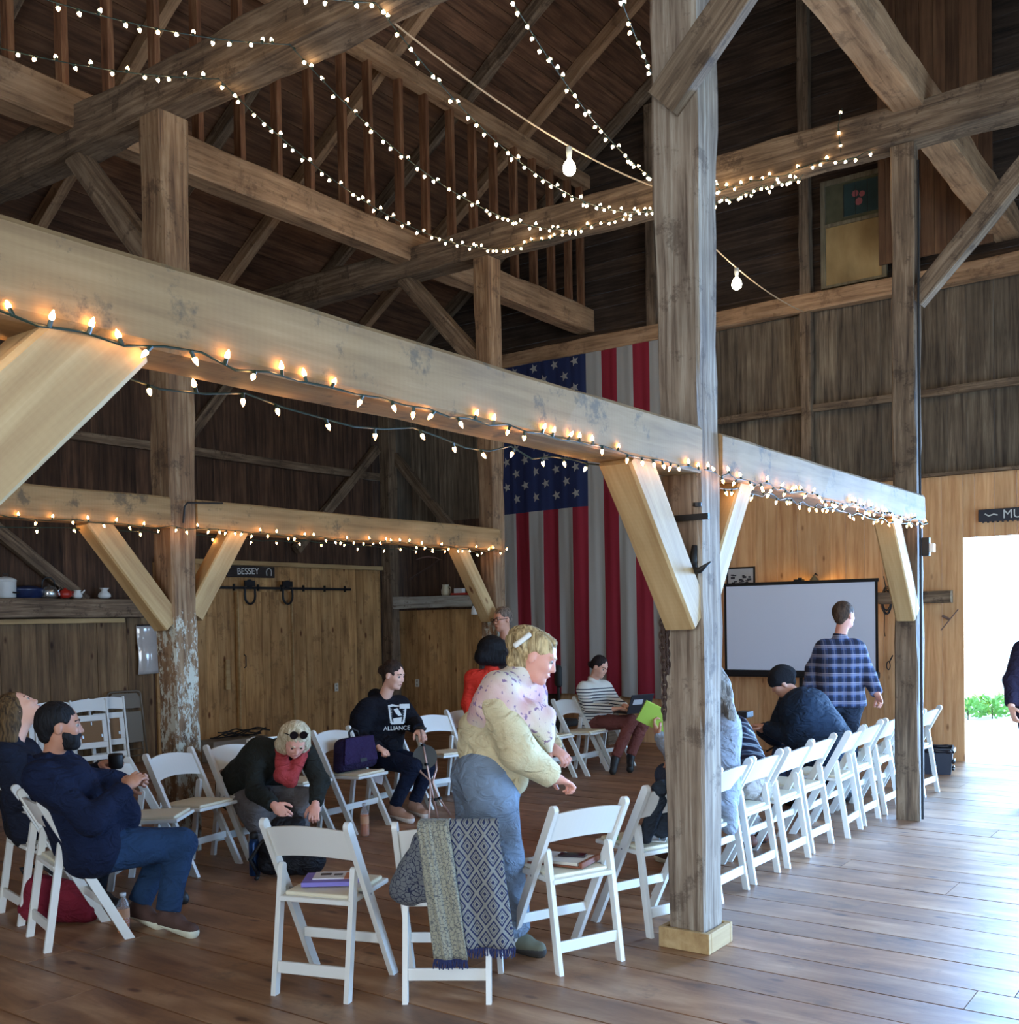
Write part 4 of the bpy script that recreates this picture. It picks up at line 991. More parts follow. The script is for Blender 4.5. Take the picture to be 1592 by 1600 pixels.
# 2 person behind, head thrown back
J = dict(hd=at(30, 1110, 6.30), nb=at(18, 1158, 6.25), pv=at(45, 1290, 6.35), sR=at(0, 1180, 6.10), sL=at(38, 1172, 6.45), eR=at(30, 1250, 6.1), hR=at(120, 1238, 6.25), eL=at(95, 1240, 6.5), hL=at(160, 1196, 6.45), fL=at(176, 1190, 6.43),
         kR=at(165, 1300, 6.45), aR=gp(150, 1400, 6.40, .11), tR=gp(185, 1410, 6.35, .04), kL=at(190, 1295, 6.65), aL=gp(270, 1340, 6.55, .11), tL=gp(284, 1350, 6.5, .04))
person('person behind the bearded man with brown hair thrown back, looking up', J, R_ * .62 + F_ * .3 + Z * .62, Z * .6 - R_ * .65, frn, SK_L, cloth('dark_navy_top', rgb(24, 28, 42)), cloth('black_trousers', rgb(22, 24, 30)),
       (hairm('brown_hair', rgb(48, 36, 24), rgb(108, 84, 54)), 'long'), SH_BK, h=.009, curl=(.8, .9), handn=(Z, Z))
# 3 woman bending over her bag
J = dict(hd=at(461, 1156, 7.50), nb=at(436, 1168, 7.70), pv=at(392, 1238, 8.03), sR=at(402, 1180, 7.70), sL=at(478, 1176, 7.80), eR=at(398, 1236, 7.50), hR=at(428, 1258, 7.30), fR=at(448, 1274, 7.24),
         eL=at(500, 1222, 7.63), hL=at(493, 1256, 7.44), fL=at(490, 1276, 7.36), kR=at(402, 1264, 7.53), aR=gp(412, 1320, 7.63, .11), tR=gp(424, 1330, 7.43, .04), kL=at(470, 1262, 7.63), aL=gp(472, 1320, 7.73, .11), tL=gp(480, 1330, 7.53, .04))
coat = cloth('dark_olive_knit', rgb(36, 38, 34), .5, 120)
gw = cloth('grey_wrap', rgb(112, 106, 104), .6, 60, .35)
r, o, K = person('person in a dark coat and red scarf bending over a black backpack', J, -F_ * .62 + R_ * .22 - Z * .66, Z * .62 - F_ * .55 + R_ * .25, R_ * .70 - F_ * .75, SK_P, coat, gw, (hairm('pale_blonde_hair', rgb(170, 148, 112), rgb(224, 208, 176)), 'bob', 0, [], .006), SH_BK, fat=1.18, h=.008, sleeve=.026, toph=.028, curl=(.8, .5),
                 handn=(Z * .5 - F_ * .9, Z * .5 - F_), topx=[cap(at(372, 1225, 7.93), at(410, 1180, 7.78), .16, .13, .06)], botx=[cap(at(395, 1250, 7.88), at(405, 1275, 7.63), .14, .12, .06), cap(at(400, 1250, 7.78), at(480, 1250, 7.73), .11, .10, .05)], tnoise=.008)
c, F, U, S = K[:4]
rs = cloth('coral_red_knit', rgb(168, 62, 62), .9, 90, .25)
sdf_mesh('scarf', [cap(at(440, 1170, 7.64), at(441, 1210, 7.54), .045, .05, .03), cap(at(441, 1210, 7.54), at(455, 1219, 7.53), .05, .045, .03), cap(at(455, 1219, 7.53), at(470, 1180, 7.63), .04, .045, .03), cap(at(438, 1165, 7.68), at(475, 1168, 7.70), .05, .045, .03)], .009, rs, r, .01, 30, origin=o)
m = MB()
for s_ in (1, -1):
    p = c + U * .122 + F * .058 + S * s_ * .034 - o
    m.tube([p - (F * .3 + U * .95) * -.002, p + (F * .75 + U * .65).normalized() * .007], .029, 14)
m.tube([c + U * .128 + F * .060 + S * .012 - o, c + U * .128 + F * .060 - S * .012 - o], .004, 6)
for s_ in (1, -1): m.tube([c + U * .122 + F * .055 + S * s_ * .062 - o, c + U * .05 - F * .03 + S * s_ * .094 - o], .004, 6)
m.build('sunglasses', plain('dark_lens', rgb(22, 16, 18), .15), r)
# 4 person with the cane
J = dict(hd=at(615, 1055, 9.34), nb=at(600, 1090, 9.42), pv=at(588, 1176, 9.50), sR=at(571, 1108, 9.28), sL=at(627, 1102, 9.55), eR=at(560, 1152, 9.20), hR=at(590, 1168, 9.05), eL=at(646, 1130, 9.50), hL=at(655, 1140, 9.30), fL=at(660, 1150, 9.22),
         kR=at(645, 1198, 9.12), aR=gp(616, 1255, 9.10, .11), tR=gp(641, 1279, 8.95, .04), kL=at(668, 1200, 9.35), aL=gp(647, 1248, 9.30, .11), tL=gp(664, 1272, 9.15, .04))
hood = cloth('black_hoodie', rgb(17, 18, 26), .3, 200)
r, o, K = person('seated person in a black hoodie resting a hand on a cane seat', J, R_ * .80 - F_ * .45 - Z * .22, Z, R_ * .55 - F_ * .83, SK_L, hood, cloth('indigo_jeans', rgb(18, 26, 46), .3, 240), (hairm('dark_brown_hair', rgb(28, 20, 16), rgb(62, 44, 34)), 'bun', .01), SH_TN, fat=1.25, h=.008,
                 sleeve=.034, toph=.03, curl=(.7, 1.2), handn=(Z, Z), topx=[cap(at(586, 1086, 9.50), at(606, 1092, 9.44), .06, .055, .03), cap(at(560, 1120, 9.25), at(556, 1160, 9.2), .075, .07, .04), cap(at(575, 1165, 9.3), at(610, 1165, 9.3), .08, .07, .04)])
# emblem and lettering on the chest
def text_mesh(body, size, mat, name, parent, mw, depth=.001, align='CENTER'):
    cu = bpy.data.curves.new(name, 'FONT'); cu.body = body; cu.size = size; cu.extrude = depth; cu.align_x = align; cu.align_y = 'CENTER'
    t = bpy.data.objects.new(name, cu); COL.objects.link(t)
    dg = bpy.context.evaluated_depsgraph_get(); me = bpy.data.meshes.new_from_object(t.evaluated_get(dg)); bpy.data.objects.remove(t); bpy.data.curves.remove(cu)
    me.materials.clear(); me.materials.append(mat)
    o = bpy.data.objects.new(name, me); COL.objects.link(o)
    if parent is not None: o.parent = parent; o.matrix_parent_inverse = Matrix()
    o.matrix_local = (Matrix.Translation(-parent.location) if parent is not None else Matrix()) @ mw
    return o
def frame(pos, x, y):
    x = Vector(x).normalized(); y = Vector(y); y = (y - x * y.dot(x)).normalized(); z = x.cross(y)
    return Matrix(((x.x, y.x, z.x, pos[0]), (x.y, y.y, z.y, pos[1]), (x.z, y.z, z.z, pos[2]), (0, 0, 0, 1)))
PRN = plain('white_print', rgb(206, 206, 200), .8)
rx = (R_ * .93 + F_ * .36)
cfr = R_ * .36 - F_ * .93
pc = at(621, 1117, 9.22)
m = MB(); mw = frame(pc, rx, Z + R_ * .05)
sh = [(-.085, .085), (-.05, .095), (0, .085), (.05, .095), (.085, .085), (.07, -.03), (.055, -.08), (-.055, -.08), (-.07, -.03)]
sh2 = [(x * .80, y * .80) for x, y in sh]
n = len(sh)
m.add([mw @ Vector((x, y, 0)) - o for x, y in sh] + [mw @ Vector((x, y, 0)) - o for x, y in sh2], [(i, (i + 1) % n, n + (i + 1) % n, n + i) for i in range(n)])
for k in range(9):
    y = .06 - k * .015
    for sx in (-1, 1): m.add([mw @ Vector((sx * a, b, .001)) - o for a, b in ((.068, y), (.050, y - .006), (.050, y - .011), (.068, y - .006))], [(0, 1, 2, 3)])
m.add([mw @ Vector((a, b, .001)) - o for a, b in ((-.035, .05), (.0, .06), (.02, .03), (.04, -.005), (.01, -.01), (-.02, .02))], [tuple(range(6))])
m.add([mw @ Vector((a, b, .001)) - o for a, b in ((-.04, -.03), (.04, -.02), (.035, -.07), (-.035, -.07))], [tuple(range(4))])
m.build('chest_emblem', PRN, r)
text_mesh('ALLIANCE', .052, PRN, 'chest_lettering', r, frame(at(620, 1138, 9.17), rx, Z))
m = MB(); mw = frame(at(632, 1103, 9.22), rx, Z + R_ * .15); m.add([mw @ Vector((a, b, .002)) - o for a, b in ((-.045, .018), (.045, .018), (.045, -.022), (-.045, -.022))], [(0, 1, 2, 3)]); m.build('name_sticker', PRN, r)
# 5 red sweater, back to us
J = dict(hd=at(768, 1014, 10.5), nb=at(768, 1046, 10.5), pv=at(768, 1140, 10.5), sL=at(738, 1058, 10.5), sR=at(797, 1058, 10.5), eL=at(732, 1100, 10.5), hL=at(738, 1130, 10.35), eR=at(806, 1100, 10.5), hR=at(800, 1130, 10.7),
         kL=at(758, 1190, 10.5), aL=gp(758, 1230, 10.5, .11), tL=gp(760, 1230, 10.68, .04), kR=at(780, 1190, 10.5), aR=gp(780, 1230, 10.5, .11), tR=gp(784, 1230, 10.68, .04))
person('person with a black bob in a red sweater, standing with back turned', J, F_ * .95 + R_ * .2, Z, F_, SK_L, cloth('red_sweater', rgb(206, 52, 36), .3, 150), cloth('black_slacks', rgb(24, 24, 28)), (hairm('black_bob', rgb(8, 8, 10), rgb(22, 20, 24)), 'bob', 0, [ell(at(768, 1012, 10.5), (R_, F_, Z), (.145, .12, .12), .03), cap(at(754, 1026, 10.45), at(782, 1028, 10.45), .085, None, .03)]), SH_BK, h=.009, fat=1.15, topname='sweater', sleeve=.024)
# 6 man with glasses
J = dict(hd=at(785, 968, 10.95), nb=at(790, 1002, 11.0), pv=at(790, 1100, 11.0), sL=at(818, 1014, 11.05), sR=at(764, 1014, 10.9), eL=at(826, 1056, 11.0), hL=at(815, 1090, 10.85), eR=at(756, 1056, 10.9), hR=at(762, 1095, 10.8),
         kL=at(800, 1160, 11.0), aL=gp(802, 1222, 11.0, .11), tL=gp(798, 1222, 10.8, .04), kR=at(780, 1160, 11.0), aR=gp(778, 1222, 11.0, .11), tR=gp(774, 1222, 10.8, .04))
hr_g = hairm('grey_brown_stubble', rgb(70, 58, 50), rgb(124, 108, 94))
r, o, K = person('person with short greying hair and glasses standing behind the red sweater', J, -F_ * .62 - R_ * .75 - Z * .12, Z, -F_ * .8 - R_ * .5, SK_M, cloth('grey_shirt', rgb(84, 82, 80)), cloth('dark_trousers', rgb(40, 40, 46)), (hr_g, 'short'), SH_BK, h=.009, topname='shirt')
c, F, U, S = K[:4]; m = MB()
for s_ in (1, -1):
    m.tube([c + F * .108 + S * s_ * .034 + (S * math.cos(t * PI / 6) * .026 + U * (math.sin(t * PI / 6) * .018 + .008)) - o for t in range(13)], .0028, 5, cap=False)
    m.tube([c + F * .108 + S * s_ * .06 + U * .012 - o, c + F * .0 + S * s_ * .084 + U * .012 - o], .0028, 5)
m.tube([c + F * .110 + S * .009 + U * .012 - o, c + F * .110 - S * .009 + U * .012 - o], .0028, 5)
m.build('glasses', BLACK, r)
# 7 blonde woman leaning forward
J = dict(hd=at(838, 1028, 5.50), nb=at(800, 1068, 5.52), pv=at(766, 1200, 5.52), sR=at(778, 1098, 5.36), sL=at(824, 1084, 5.70), eR=at(812, 1178, 5.26), hR=at(866, 1215, 5.34), fR=at(884, 1222, 5.38),
         eL=at(846, 1150, 5.78), hL=at(862, 1168, 5.62), fL=at(876, 1178, 5.58), kR=at(780, 1330, 5.40), aR=gp(806, 1462, 5.40, .10), tR=gp(842, 1478, 5.36, .04), kL=at(748, 1330, 5.72), aL=gp(752, 1432, 5.76, .10), tL=gp(786, 1446, 5.74, .04))
ylw = cloth('pale_yellow_fleece', rgb(230, 212, 168), .9, 220, .06, .95)
lj = cloth('light_blue_denim', rgb(122, 136, 152), .3, 260, .25)
SH_GR = (plain('olive_clog', rgb(104, 104, 86), .85), plain('dark_sole', rgb(50, 46, 42), .8))
hb = hairm('blonde_hair', rgb(112, 90, 58), rgb(214, 188, 138), 45)
G_ = at(0, 0, 1)
r, o, K = person('blonde person leaning forward in a pale yellow fleece and pink shawl', J, R_ * .86 - Z * .36 - F_ * .22, Z * .85 + R_ * .36, R_ * .96 - F_ * .1, SK_P, ylw, lj,
                 (hb, 'bun', .05, [ell(at(812, 1004, 5.5), (R_, F_, Z), (.075, .085, .07), .03), cap(at(838, 996, 5.44), at(866, 1004, 5.46), .030, .016, .03), cap(at(838, 996, 5.58), at(864, 1002, 5.56), .030, .016, .03), cap(at(806, 1030, 5.48), at(818, 1050, 5.5), .05, .045, .03), ell(at(820, 990, 5.5), (R_, F_, Z), (.07, .07, .045), .03)], .007), SH_GR,
                 fat=1.10, h=.007, sleeve=.034, toph=.028, curl=(.9, .8), handn=(Z - R_ * .2, Z), hs=1.06, legr=1.40, tnoise=.006, topname='fleece_jacket', sleeve_end=.97,
                 topx=[cap(at(748, 1140, 5.5), at(738, 1168, 5.5), .11, .085, .06), cap(at(765, 1160, 5.5), at(800, 1218, 5.45), .12, .085, .05), cap(at(782, 1112, 5.34), at(808, 1172, 5.28), .095, .09, .04), cap(at(812, 1176, 5.29), at(858, 1210, 5.33), .085, .052, .03)],
                 botx=[cap(at(748, 1215, 5.55), at(778, 1220, 5.5), .145, .13, .06), cap(at(745, 1230, 5.66), at(750, 1330, 5.72), .13, .11, .05), cap(at(765, 1250, 5.4), at(782, 1340, 5.38), .13, .115, .05), cap(at(782, 1340, 5.38), at(800, 1440, 5.40), .112, .085, .04)])
m = MB(); m.box((0, 0, 0), (.11, .035, .028), frame((0, 0, 0), R_ * .8 + Z * .6, F_).to_3x3(), bev=.01); mm = m.build('hair_clip', plain('white_clip', rgb(226, 222, 210), .4), r, True); mm.location = at(816, 1000, 5.40) - o
# her shawl
def fleck(name):
    m, nt, b = nmat(name); N = nt.nodes.new; L = nt.links.new; tc = N('ShaderNodeTexCoord')
    n = N('ShaderNodeTexNoise'); n.inputs['Scale'].default_value = 34; n.inputs['Detail'].default_value = 2; L(tc.outputs['Object'], n.inputs[0]); rr = N('ShaderNodeValToRGB')
    e = rr.color_ramp.elements; e[0].position = .60; e[0].color = (0, 0, 0, 1); e[1].position = .66; e[1].color = (1, 1, 1, 1); L(n.outputs[0], rr.inputs[0])
    n2 = N('ShaderNodeTexNoise'); n2.inputs['Scale'].default_value = 3.2; L(tc.outputs['Object'], n2.inputs[0]); r2 = N('ShaderNodeValToRGB'); e = r2.color_ramp.elements
    e[0].position = .42; e[0].color = rgb(214, 168, 164); e[1].position = .60; e[1].color = rgb(222, 210, 190); L(n2.outputs[0], r2.inputs[0])
    x = N('ShaderNodeMix'); x.data_type = 'RGBA'; L(rr.outputs[0], x.inputs[0]); L(r2.outputs[0], x.inputs[6]); x.inputs[7].default_value = rgb(140, 110, 140); L(x.outputs[2], b.inputs['Base Color']); b.inputs['Roughness'].default_value = .95
    n3 = N('ShaderNodeTexNoise'); n3.inputs['Scale'].default_value = 200; L(tc.outputs['Object'], n3.inputs[0]); bp = N('ShaderNodeBump'); bp.inputs['Strength'].default_value = .6; bp.inputs['Distance'].default_value = .004; L(n3.outputs[0], bp.inputs['Height']); L(bp.outputs[0], b.inputs['Normal'])
    return m
SHP = [cap(at(808, 1058, 5.5), at(792, 1085, 5.5), .075, .12, .05), cap(at(782, 1080, 5.38), at(820, 1082, 5.64), .11, .11, .05), cap(at(770, 1108, 5.40), at(740, 1140, 5.48), .12, .055, .05), cap(at(790, 1115, 5.36), at(850, 1125, 5.40), .11, .06, .05),
       cap(at(850, 1120, 5.42), at(858, 1172, 5.44), .055, .018, .04), cap(at(820, 1080, 5.62), at(852, 1128, 5.6), .09, .05, .04), cap(at(830, 1110, 5.38), at(852, 1150, 5.42), .06, .04, .04), cap(at(772, 1100, 5.6), at(742, 1140, 5.56), .11, .05, .05)]
sdf_mesh('shawl', SHP, .009, fleck('pink_flecked_knit'), r, .007, 20, origin=o)
# 8 striped sweater with laptop
def striped():
    m, nt, b = nmat('navy_striped_knit'); N = nt.nodes.new; L = nt.links.new; tc = N('ShaderNodeTexCoord'); sp = N('ShaderNodeSeparateXYZ'); L(tc.outputs['Object'], sp.inputs[0])
    a = N('ShaderNodeMath'); a.operation = 'MULTIPLY'; a.inputs[1].default_value = 29; L(sp.outputs[2], a.inputs[0]); f = N('ShaderNodeMath'); f.operation = 'FRACT'; L(a.outputs[0], f.inputs[0]); g = N('ShaderNodeMath'); g.operation = 'LESS_THAN'; g.inputs[1].default_value = .34; L(f.outputs[0], g.inputs[0])
    c = N('ShaderNodeMath'); c.operation = 'LESS_THAN'; c.inputs[1].default_value = .93; L(sp.outputs[2], c.inputs[0]); d = N('ShaderNodeMath'); d.operation = 'MULTIPLY'; L(g.outputs[0], d.inputs[0]); L(c.outputs[0], d.inputs[1])
    x = N('ShaderNodeMix'); x.data_type = 'RGBA'; L(d.outputs[0], x.inputs[0]); x.inputs[6].default_value = rgb(218, 216, 206); x.inputs[7].default_value = rgb(36, 42, 60); L(x.outputs[2], b.inputs['Base Color']); b.inputs['Roughness'].default_value = .9; return m
J = dict(hd=at(937, 1042, 11.92), nb=at(927, 1062, 11.98), pv=at(928, 1127, 12.08), sR=at(912, 1076, 11.86), sL=at(946, 1074, 12.10), eR=at(920, 1105, 11.78), hR=at(958, 1108, 11.60), fR=at(972, 1106, 11.56), eL=at(962, 1098, 11.95), hL=at(975, 1103, 11.72), fL=at(986, 1105, 11.66),
         kR=at(986, 1127, 11.60), aR=gp(961, 1180, 11.55, .17), tR=gp(957, 1198, 11.48, .045), kL=at(1003, 1132, 11.75), aL=gp(985, 1172, 11.7, .17), tL=gp(984, 1190, 11.6, .045))
person('person in a navy-striped cream sweater working on a laptop in front of the flag', J, R_ * .62 - F_ * .58 - Z * .42, Z, R_ * .6 - F_ * .8, SK_L, striped(), cloth('rust_brown_trousers', rgb(122, 72, 66), .2), (hairm('dark_hair', rgb(20, 16, 18), rgb(48, 38, 38)), 'bun', -.035), SH_BK, h=.009, curl=(.4, .4), handn=(Z, Z), topname='sweater', hs=.95)
# 9 grey coat, half behind the nearest post
J = dict(hd=at(1108, 1072, 6.70), nb=at(1108, 1112, 6.72), pv=at(1114, 1248, 6.66), sR=at(1136, 1132, 6.60), sL=at(1080, 1128, 6.98), eR=at(1138, 1200, 6.62), hR=at(1062, 1190, 7.10), eL=at(1052, 1184, 7.25), hL=at(1030, 1150, 7.42), fL=at(1020, 1128, 7.42),
         kR=at(1062, 1232, 7.05), aR=gp(1070, 1350, 7.0, .11), tR=gp(1052, 1350, 7.15, .04), kL=at(1040, 1210, 7.30), aL=gp(1048, 1340, 7.25, .11), tL=gp(1030, 1330, 7.4, .04))
gc = cloth('pale_grey_quilted_coat', rgb(150, 156, 166), .5, 30, .15)
person('person in a pale grey coat half hidden behind the nearest post', J, -R_ * .75 + F_ * .5 - Z * .4, Z, -R_ * .8 + F_ * .58, SK_M, gc, cloth('slate_jeans', rgb(58, 66, 84)), (hairm('grey_hair', rgb(92, 86, 80), rgb(150, 142, 132)), 'long', 0, [cap(at(1130, 1072, 6.65), at(1142, 1120, 6.55), .05, .035, .03)], .008), SH_BR, h=.008, curl=(.7, .7), handn=(-R_, Z), topname='coat',
       topx=[cap(at(1132, 1200, 6.55), at(1140, 1292, 6.50), .07, .05, .04), cap(at(1130, 1150, 6.6), at(1138, 1230, 6.58), .09, .085, .05)], tnoise=.012)
# 10 puffer jacket
J = dict(hd=at(1112, 1092, 7.62), nb=at(1136, 1122, 7.45), pv=at(1170, 1222, 7.15), sR=at(1150, 1138, 7.28), sL=at(1124, 1130, 7.65), eR=at(1150, 1196, 7.30), hR=at(1115, 1200, 7.50), eL=at(1110, 1186, 7.7), hL=at(1090, 1190, 7.8),
         kR=at(1146, 1232, 7.62), aR=gp(1168, 1300, 7.62, .11), tR=gp(1150, 1308, 7.7, .04), kL=at(1130, 1222, 7.85), aL=gp(1188, 1280, 7.8, .11), tL=gp(1172, 1290, 7.9, .04))
pf = plain('black_puffer', rgb(20, 26, 44), .35)
nt = pf.node_tree; wv = nt.nodes.new('ShaderNodeTexWave'); wv.bands_direction = 'DIAGONAL'; wv.inputs['Scale'].default_value = 5.5; tc = nt.nodes.new('ShaderNodeTexCoord'); bp = nt.nodes.new('ShaderNodeBump'); bp.inputs['Distance'].default_value = .03; bp.inputs['Strength'].default_value = .8
nt.links.new(tc.outputs['Object'], wv.inputs[0]); nt.links.new(wv.outputs[1], bp.inputs['Height']); nt.links.new(bp.outputs[0], nt.nodes['Principled BSDF'].inputs['Normal'])
person('person in a shiny dark puffer jacket beside the grey coat', J, -R_ * .7 + F_ * .3 - Z * .65, Z * .7 - R_ * .5, -R_ * .75 + F_ * .6, SK_L, pf, cloth('beige_trousers', rgb(166, 158, 150)), (hairm('brown_hair_b', rgb(50, 38, 28), rgb(90, 70, 52)), 'short'), (plain('brown_boot', rgb(96, 56, 40), .6), SH_BK[1]), h=.009, sleeve=.03, toph=.02, tnoise=.009, legr=1.1,
       topx=[cap(at(1160, 1155, 7.3), at(1182, 1195, 7.15), .09, .075, .04)])
# 11 beanie
J = dict(hd=at(1222, 1066, 9.22), nb=at(1244, 1086, 9.12), pv=at(1292, 1178, 8.92), sR=at(1258, 1104, 8.86), sL=at(1236, 1092, 9.42), eR=at(1240, 1150, 8.92), hR=at(1197, 1137, 9.15), fR=at(1182, 1132, 9.22), eL=at(1210, 1150, 9.6), hL=at(1190, 1140, 9.5), fL=at(1180, 1136, 9.45),
         kR=at(1240, 1184, 9.3), aR=gp(1246, 1255, 9.3, .11), tR=gp(1232, 1256, 9.45, .04), kL=at(1222, 1180, 9.6), aL=gp(1228, 1245, 9.6, .11), tL=gp(1214, 1246, 9.75, .04))
nb_ = cloth('dark_teal_blue_jacket', rgb(30, 44, 62), .3, 120, .1, .75)
r, o, K = person('broad person in a dark blue jacket and black beanie, hunched over a phone', J, -R_ * .82 + F_ * .22 - Z * .52, Z * .85 - R_ * .45, -R_ * .80 + F_ * .58, SK_L, nb_, cloth('slate_blue_jeans', rgb(72, 90, 122), .3, 200), (hr_black, 'short'), SH_BK, fat=1.55, h=.009, sleeve=.045, toph=.035, curl=(.6, .6), handn=(Z, Z), legr=1.25, tnoise=.007,
                 topx=[cap(at(1262, 1110, 9.0), at(1300, 1165, 8.95), .20, .20, .06), cap(at(1250, 1120, 9.1), at(1272, 1170, 9.1), .17, .17, .05)])
c, F, U, S = K[:4]
sdf_mesh('beanie', [ell(c + U * .055 - F * .02, (F, S, U), (.112, .098, .098), .02), cap(c + U * .03 + F * .06, c + U * .03 - F * .09, .05, .055, .04), sub(c - U * .09 + F * .09, (F, S, U), (.11, .12, .10), .01)], .008, plain('black_knit', rgb(16, 16, 22), .95, bump=.6, bscale=90), r, .003, 60, origin=o)
# 12 plaid shirt
def plaid():
    m, nt, b = nmat('navy_plaid_flannel'); N = nt.nodes.new; L = nt.links.new; tc = N('ShaderNodeTexCoord')
    sh_ = N('ShaderNodeVectorMath'); sh_.operation = 'DOT_PRODUCT'; sh_.inputs[1].default_value = tuple(R_); L(tc.outputs['Object'], sh_.inputs[0]); sp = N('ShaderNodeSeparateXYZ'); L(tc.outputs['Object'], sp.inputs[0])
    def band(src, fr, wd, ph=0):
        a = N('ShaderNodeMath'); a.operation = 'MULTIPLY_ADD'; a.inputs[1].default_value = fr; a.inputs[2].default_value = ph; L(src, a.inputs[0]); f = N('ShaderNodeMath'); f.operation = 'FRACT'; L(a.outputs[0], f.inputs[0])
        g = N('ShaderNodeMath'); g.operation = 'LESS_THAN'; g.inputs[1].default_value = wd; L(f.outputs[0], g.inputs[0]); return g.outputs[0]
    col = None
    def mx(f, c1, c2, k):
        mu = N('ShaderNodeMath'); mu.operation = 'MULTIPLY'; mu.inputs[1].default_value = k; L(f, mu.inputs[0])
        x = N('ShaderNodeMix'); x.data_type = 'RGBA'; L(mu.outputs[0], x.inputs[0])
        if hasattr(c1, 'links'): L(c1, x.inputs[6])
        else: x.inputs[6].default_value = c1
        x.inputs[7].default_value = c2; return x.outputs[2]
    v, h_ = sh_.outputs['Value'], sp.outputs[2]
    col = mx(band(v, 13, .45), rgb(70, 90, 134), rgb(26, 32, 54), .8); col = mx(band(h_, 12, .45), col, rgb(24, 28, 48), .6)
    col = mx(band(v, 13, .12, .35), col, rgb(150, 150, 168), .35); col = mx(band(h_, 12, .22, .35), col, rgb(150, 150, 170), .55); col = mx(band(h_, 12, .08, .10), col, rgb(206, 196, 200), .5)
    L(col, b.inputs['Base Color']); b.inputs['Roughness'].default_value = .9; return m
J = dict(hd=at(1319, 962, 9.6), nb=at(1312, 996, 9.62), pv=at(1312, 1098, 9.62), sL=at(1287, 1014, 9.66), sR=at(1338, 1014, 9.58), eR=at(1357, 1056, 9.52), hR=at(1370, 1084, 9.40), fR=at(1377, 1098, 9.35), eL=at(1270, 1046, 9.75), hL=at(1262, 1078, 9.65), fL=at(1260, 1092, 9.6),
         kL=at(1300, 1172, 9.68), aL=gp(1294, 1236, 9.75, .11), tL=gp(1298, 1236, 9.95, .04), kR=at(1324, 1172, 9.55), aR=gp(1322, 1240, 9.5, .11), tR=gp(1328, 1240, 9.7, .04))
person('person in a navy plaid flannel shirt walking in front of the projector screen', J, F_ * .55 + R_ * .82, Z, F_ * .9 + R_ * .25, SK_P, plaid(), cloth('charcoal_jeans', rgb(44, 52, 66)), (hairm('short_brown_hair', rgb(52, 38, 28), rgb(96, 72, 54)), 'short'), SH_BK, fat=1.12, h=.008, sleeve=.028, toph=.03, topname='shirt', handn=(R_, R_), curl=(.6, .9),
       topx=[cap(at(1300, 1060, 9.6), at(1298, 1096, 9.6), .10, .12, .05), cap(at(1325, 1060, 9.6), at(1326, 1096, 9.6), .10, .12, .05)], hemcut=(at(1312, 1104, 9.6), -Z, .4))
# 13 person at the doorway edge
J = dict(hd=at(1640, 968, 8.9), nb=at(1632, 1000, 8.9), pv=at(1626, 1110, 8.9), sR=at(1598, 1016, 8.9), sL=at(1668, 1016, 8.9), eR=at(1582, 1062, 8.95), hR=at(1580, 1103, 8.85), fR=at(1584, 1122, 8.82), eL=at(1678, 1065, 8.9), hL=at(1672, 1110, 8.85),
         kR=at(1612, 1190, 8.85), aR=gp(1605, 1262, 9.1, .11), tR=gp(1600, 1270, 8.9, .04), kL=at(1636, 1190, 8.75), aL=gp(1640, 1275, 8.6, .11), tL=gp(1636, 1280, 8.4, .04))
person('person in a dark sweater at the right edge by the doorway', J, -F_, Z, -F_, SK_L, cloth('dark_purple_sweater', rgb(38, 32, 50)), cloth('grey_trousers', rgb(70, 72, 80)), (hr_black, 'short'), SH_BK, fat=1.1, h=.009, sleeve=.03, topname='sweater', handn=(-R_, -R_), curl=(.9, .5))

# ------------------------------------------------------------------ shelf on the left wall and its enamelware
t = timber('shelf_beam', (XB + .1, YL - .12, 1.92), (8.15, YL - .12, 1.92), .26, .22, OLD, 'thick old beam used as a shelf along the left wall', 'shelf', hew=.006, seed=81)
m = MB(); m.box2((XB + .2, YL - .16, 1.745), (7.7, YL - .02, 1.80), bev=.004)
tag(m.build('shelf_ledge', NEW2), 'light wooden ledge under the old shelf beam on the left wall', 'trim')
SHZ = 2.035; SY = YL - .14
enw = plain('white_enamel', rgb(206, 204, 196), .25); enb = plain('blue_enamel', rgb(24, 36, 66), .3, var=.5); chrome = plain('kettle_metal', rgb(176, 176, 172), .25, .9); redc = plain('red_glaze', rgb(160, 42, 30), .3); blk = plain('black_handle', rgb(20, 20, 20), .4)
def sx(px): return float((Vector((0, 0, EYE)) + (at(px, 928, 1) - Vector((0, 0, EYE))) * (SY / (at(px, 928, 1).y))).x)
def shelf_thing(name, px, label, cat):
    return empty(name, (sx(px), SY, SHZ), 0, label, cat)
r = shelf_thing('enamel_pot', 9, 'tall white enamel pot with lid on the shelf at far left', 'pot')
m = MB(); m.lathe([(.09, 0), (.105, .01), (.11, .17), (.115, .18)], n=28); m.build('pot_body', enw, r, True)
m = MB(); m.lathe([(.112, .18), (.118, .195), (.10, .215), (.04, .235), (.012, .24)], n=28); m.build('lid', enw, r, True)
m = MB(); m.tube([(-.03, 0, .235), (-.02, 0, .265), (.02, 0, .265), (.03, 0, .235)], .006); m.build('lid_handle', blk, r)
m = MB(); m.tube([(.02, -.112, .06), (.04, -.145, .055), (.08, -.13, .055), (.085, -.08, .06)], .009); m.build('handle', blk, r)
r = shelf_thing('roasting_pan', 44, 'dark blue speckled enamel roasting pan on the shelf', 'pan')
m = MB(); m.lathe([(.10, 0), (.13, .02), (.14, .09), (.145, .10), (.13, .115), (.06, .14), (.01, .145)], n=30, sx=1.25, sy=.8); m.build('pan_body', enb, r, True)
m = MB()
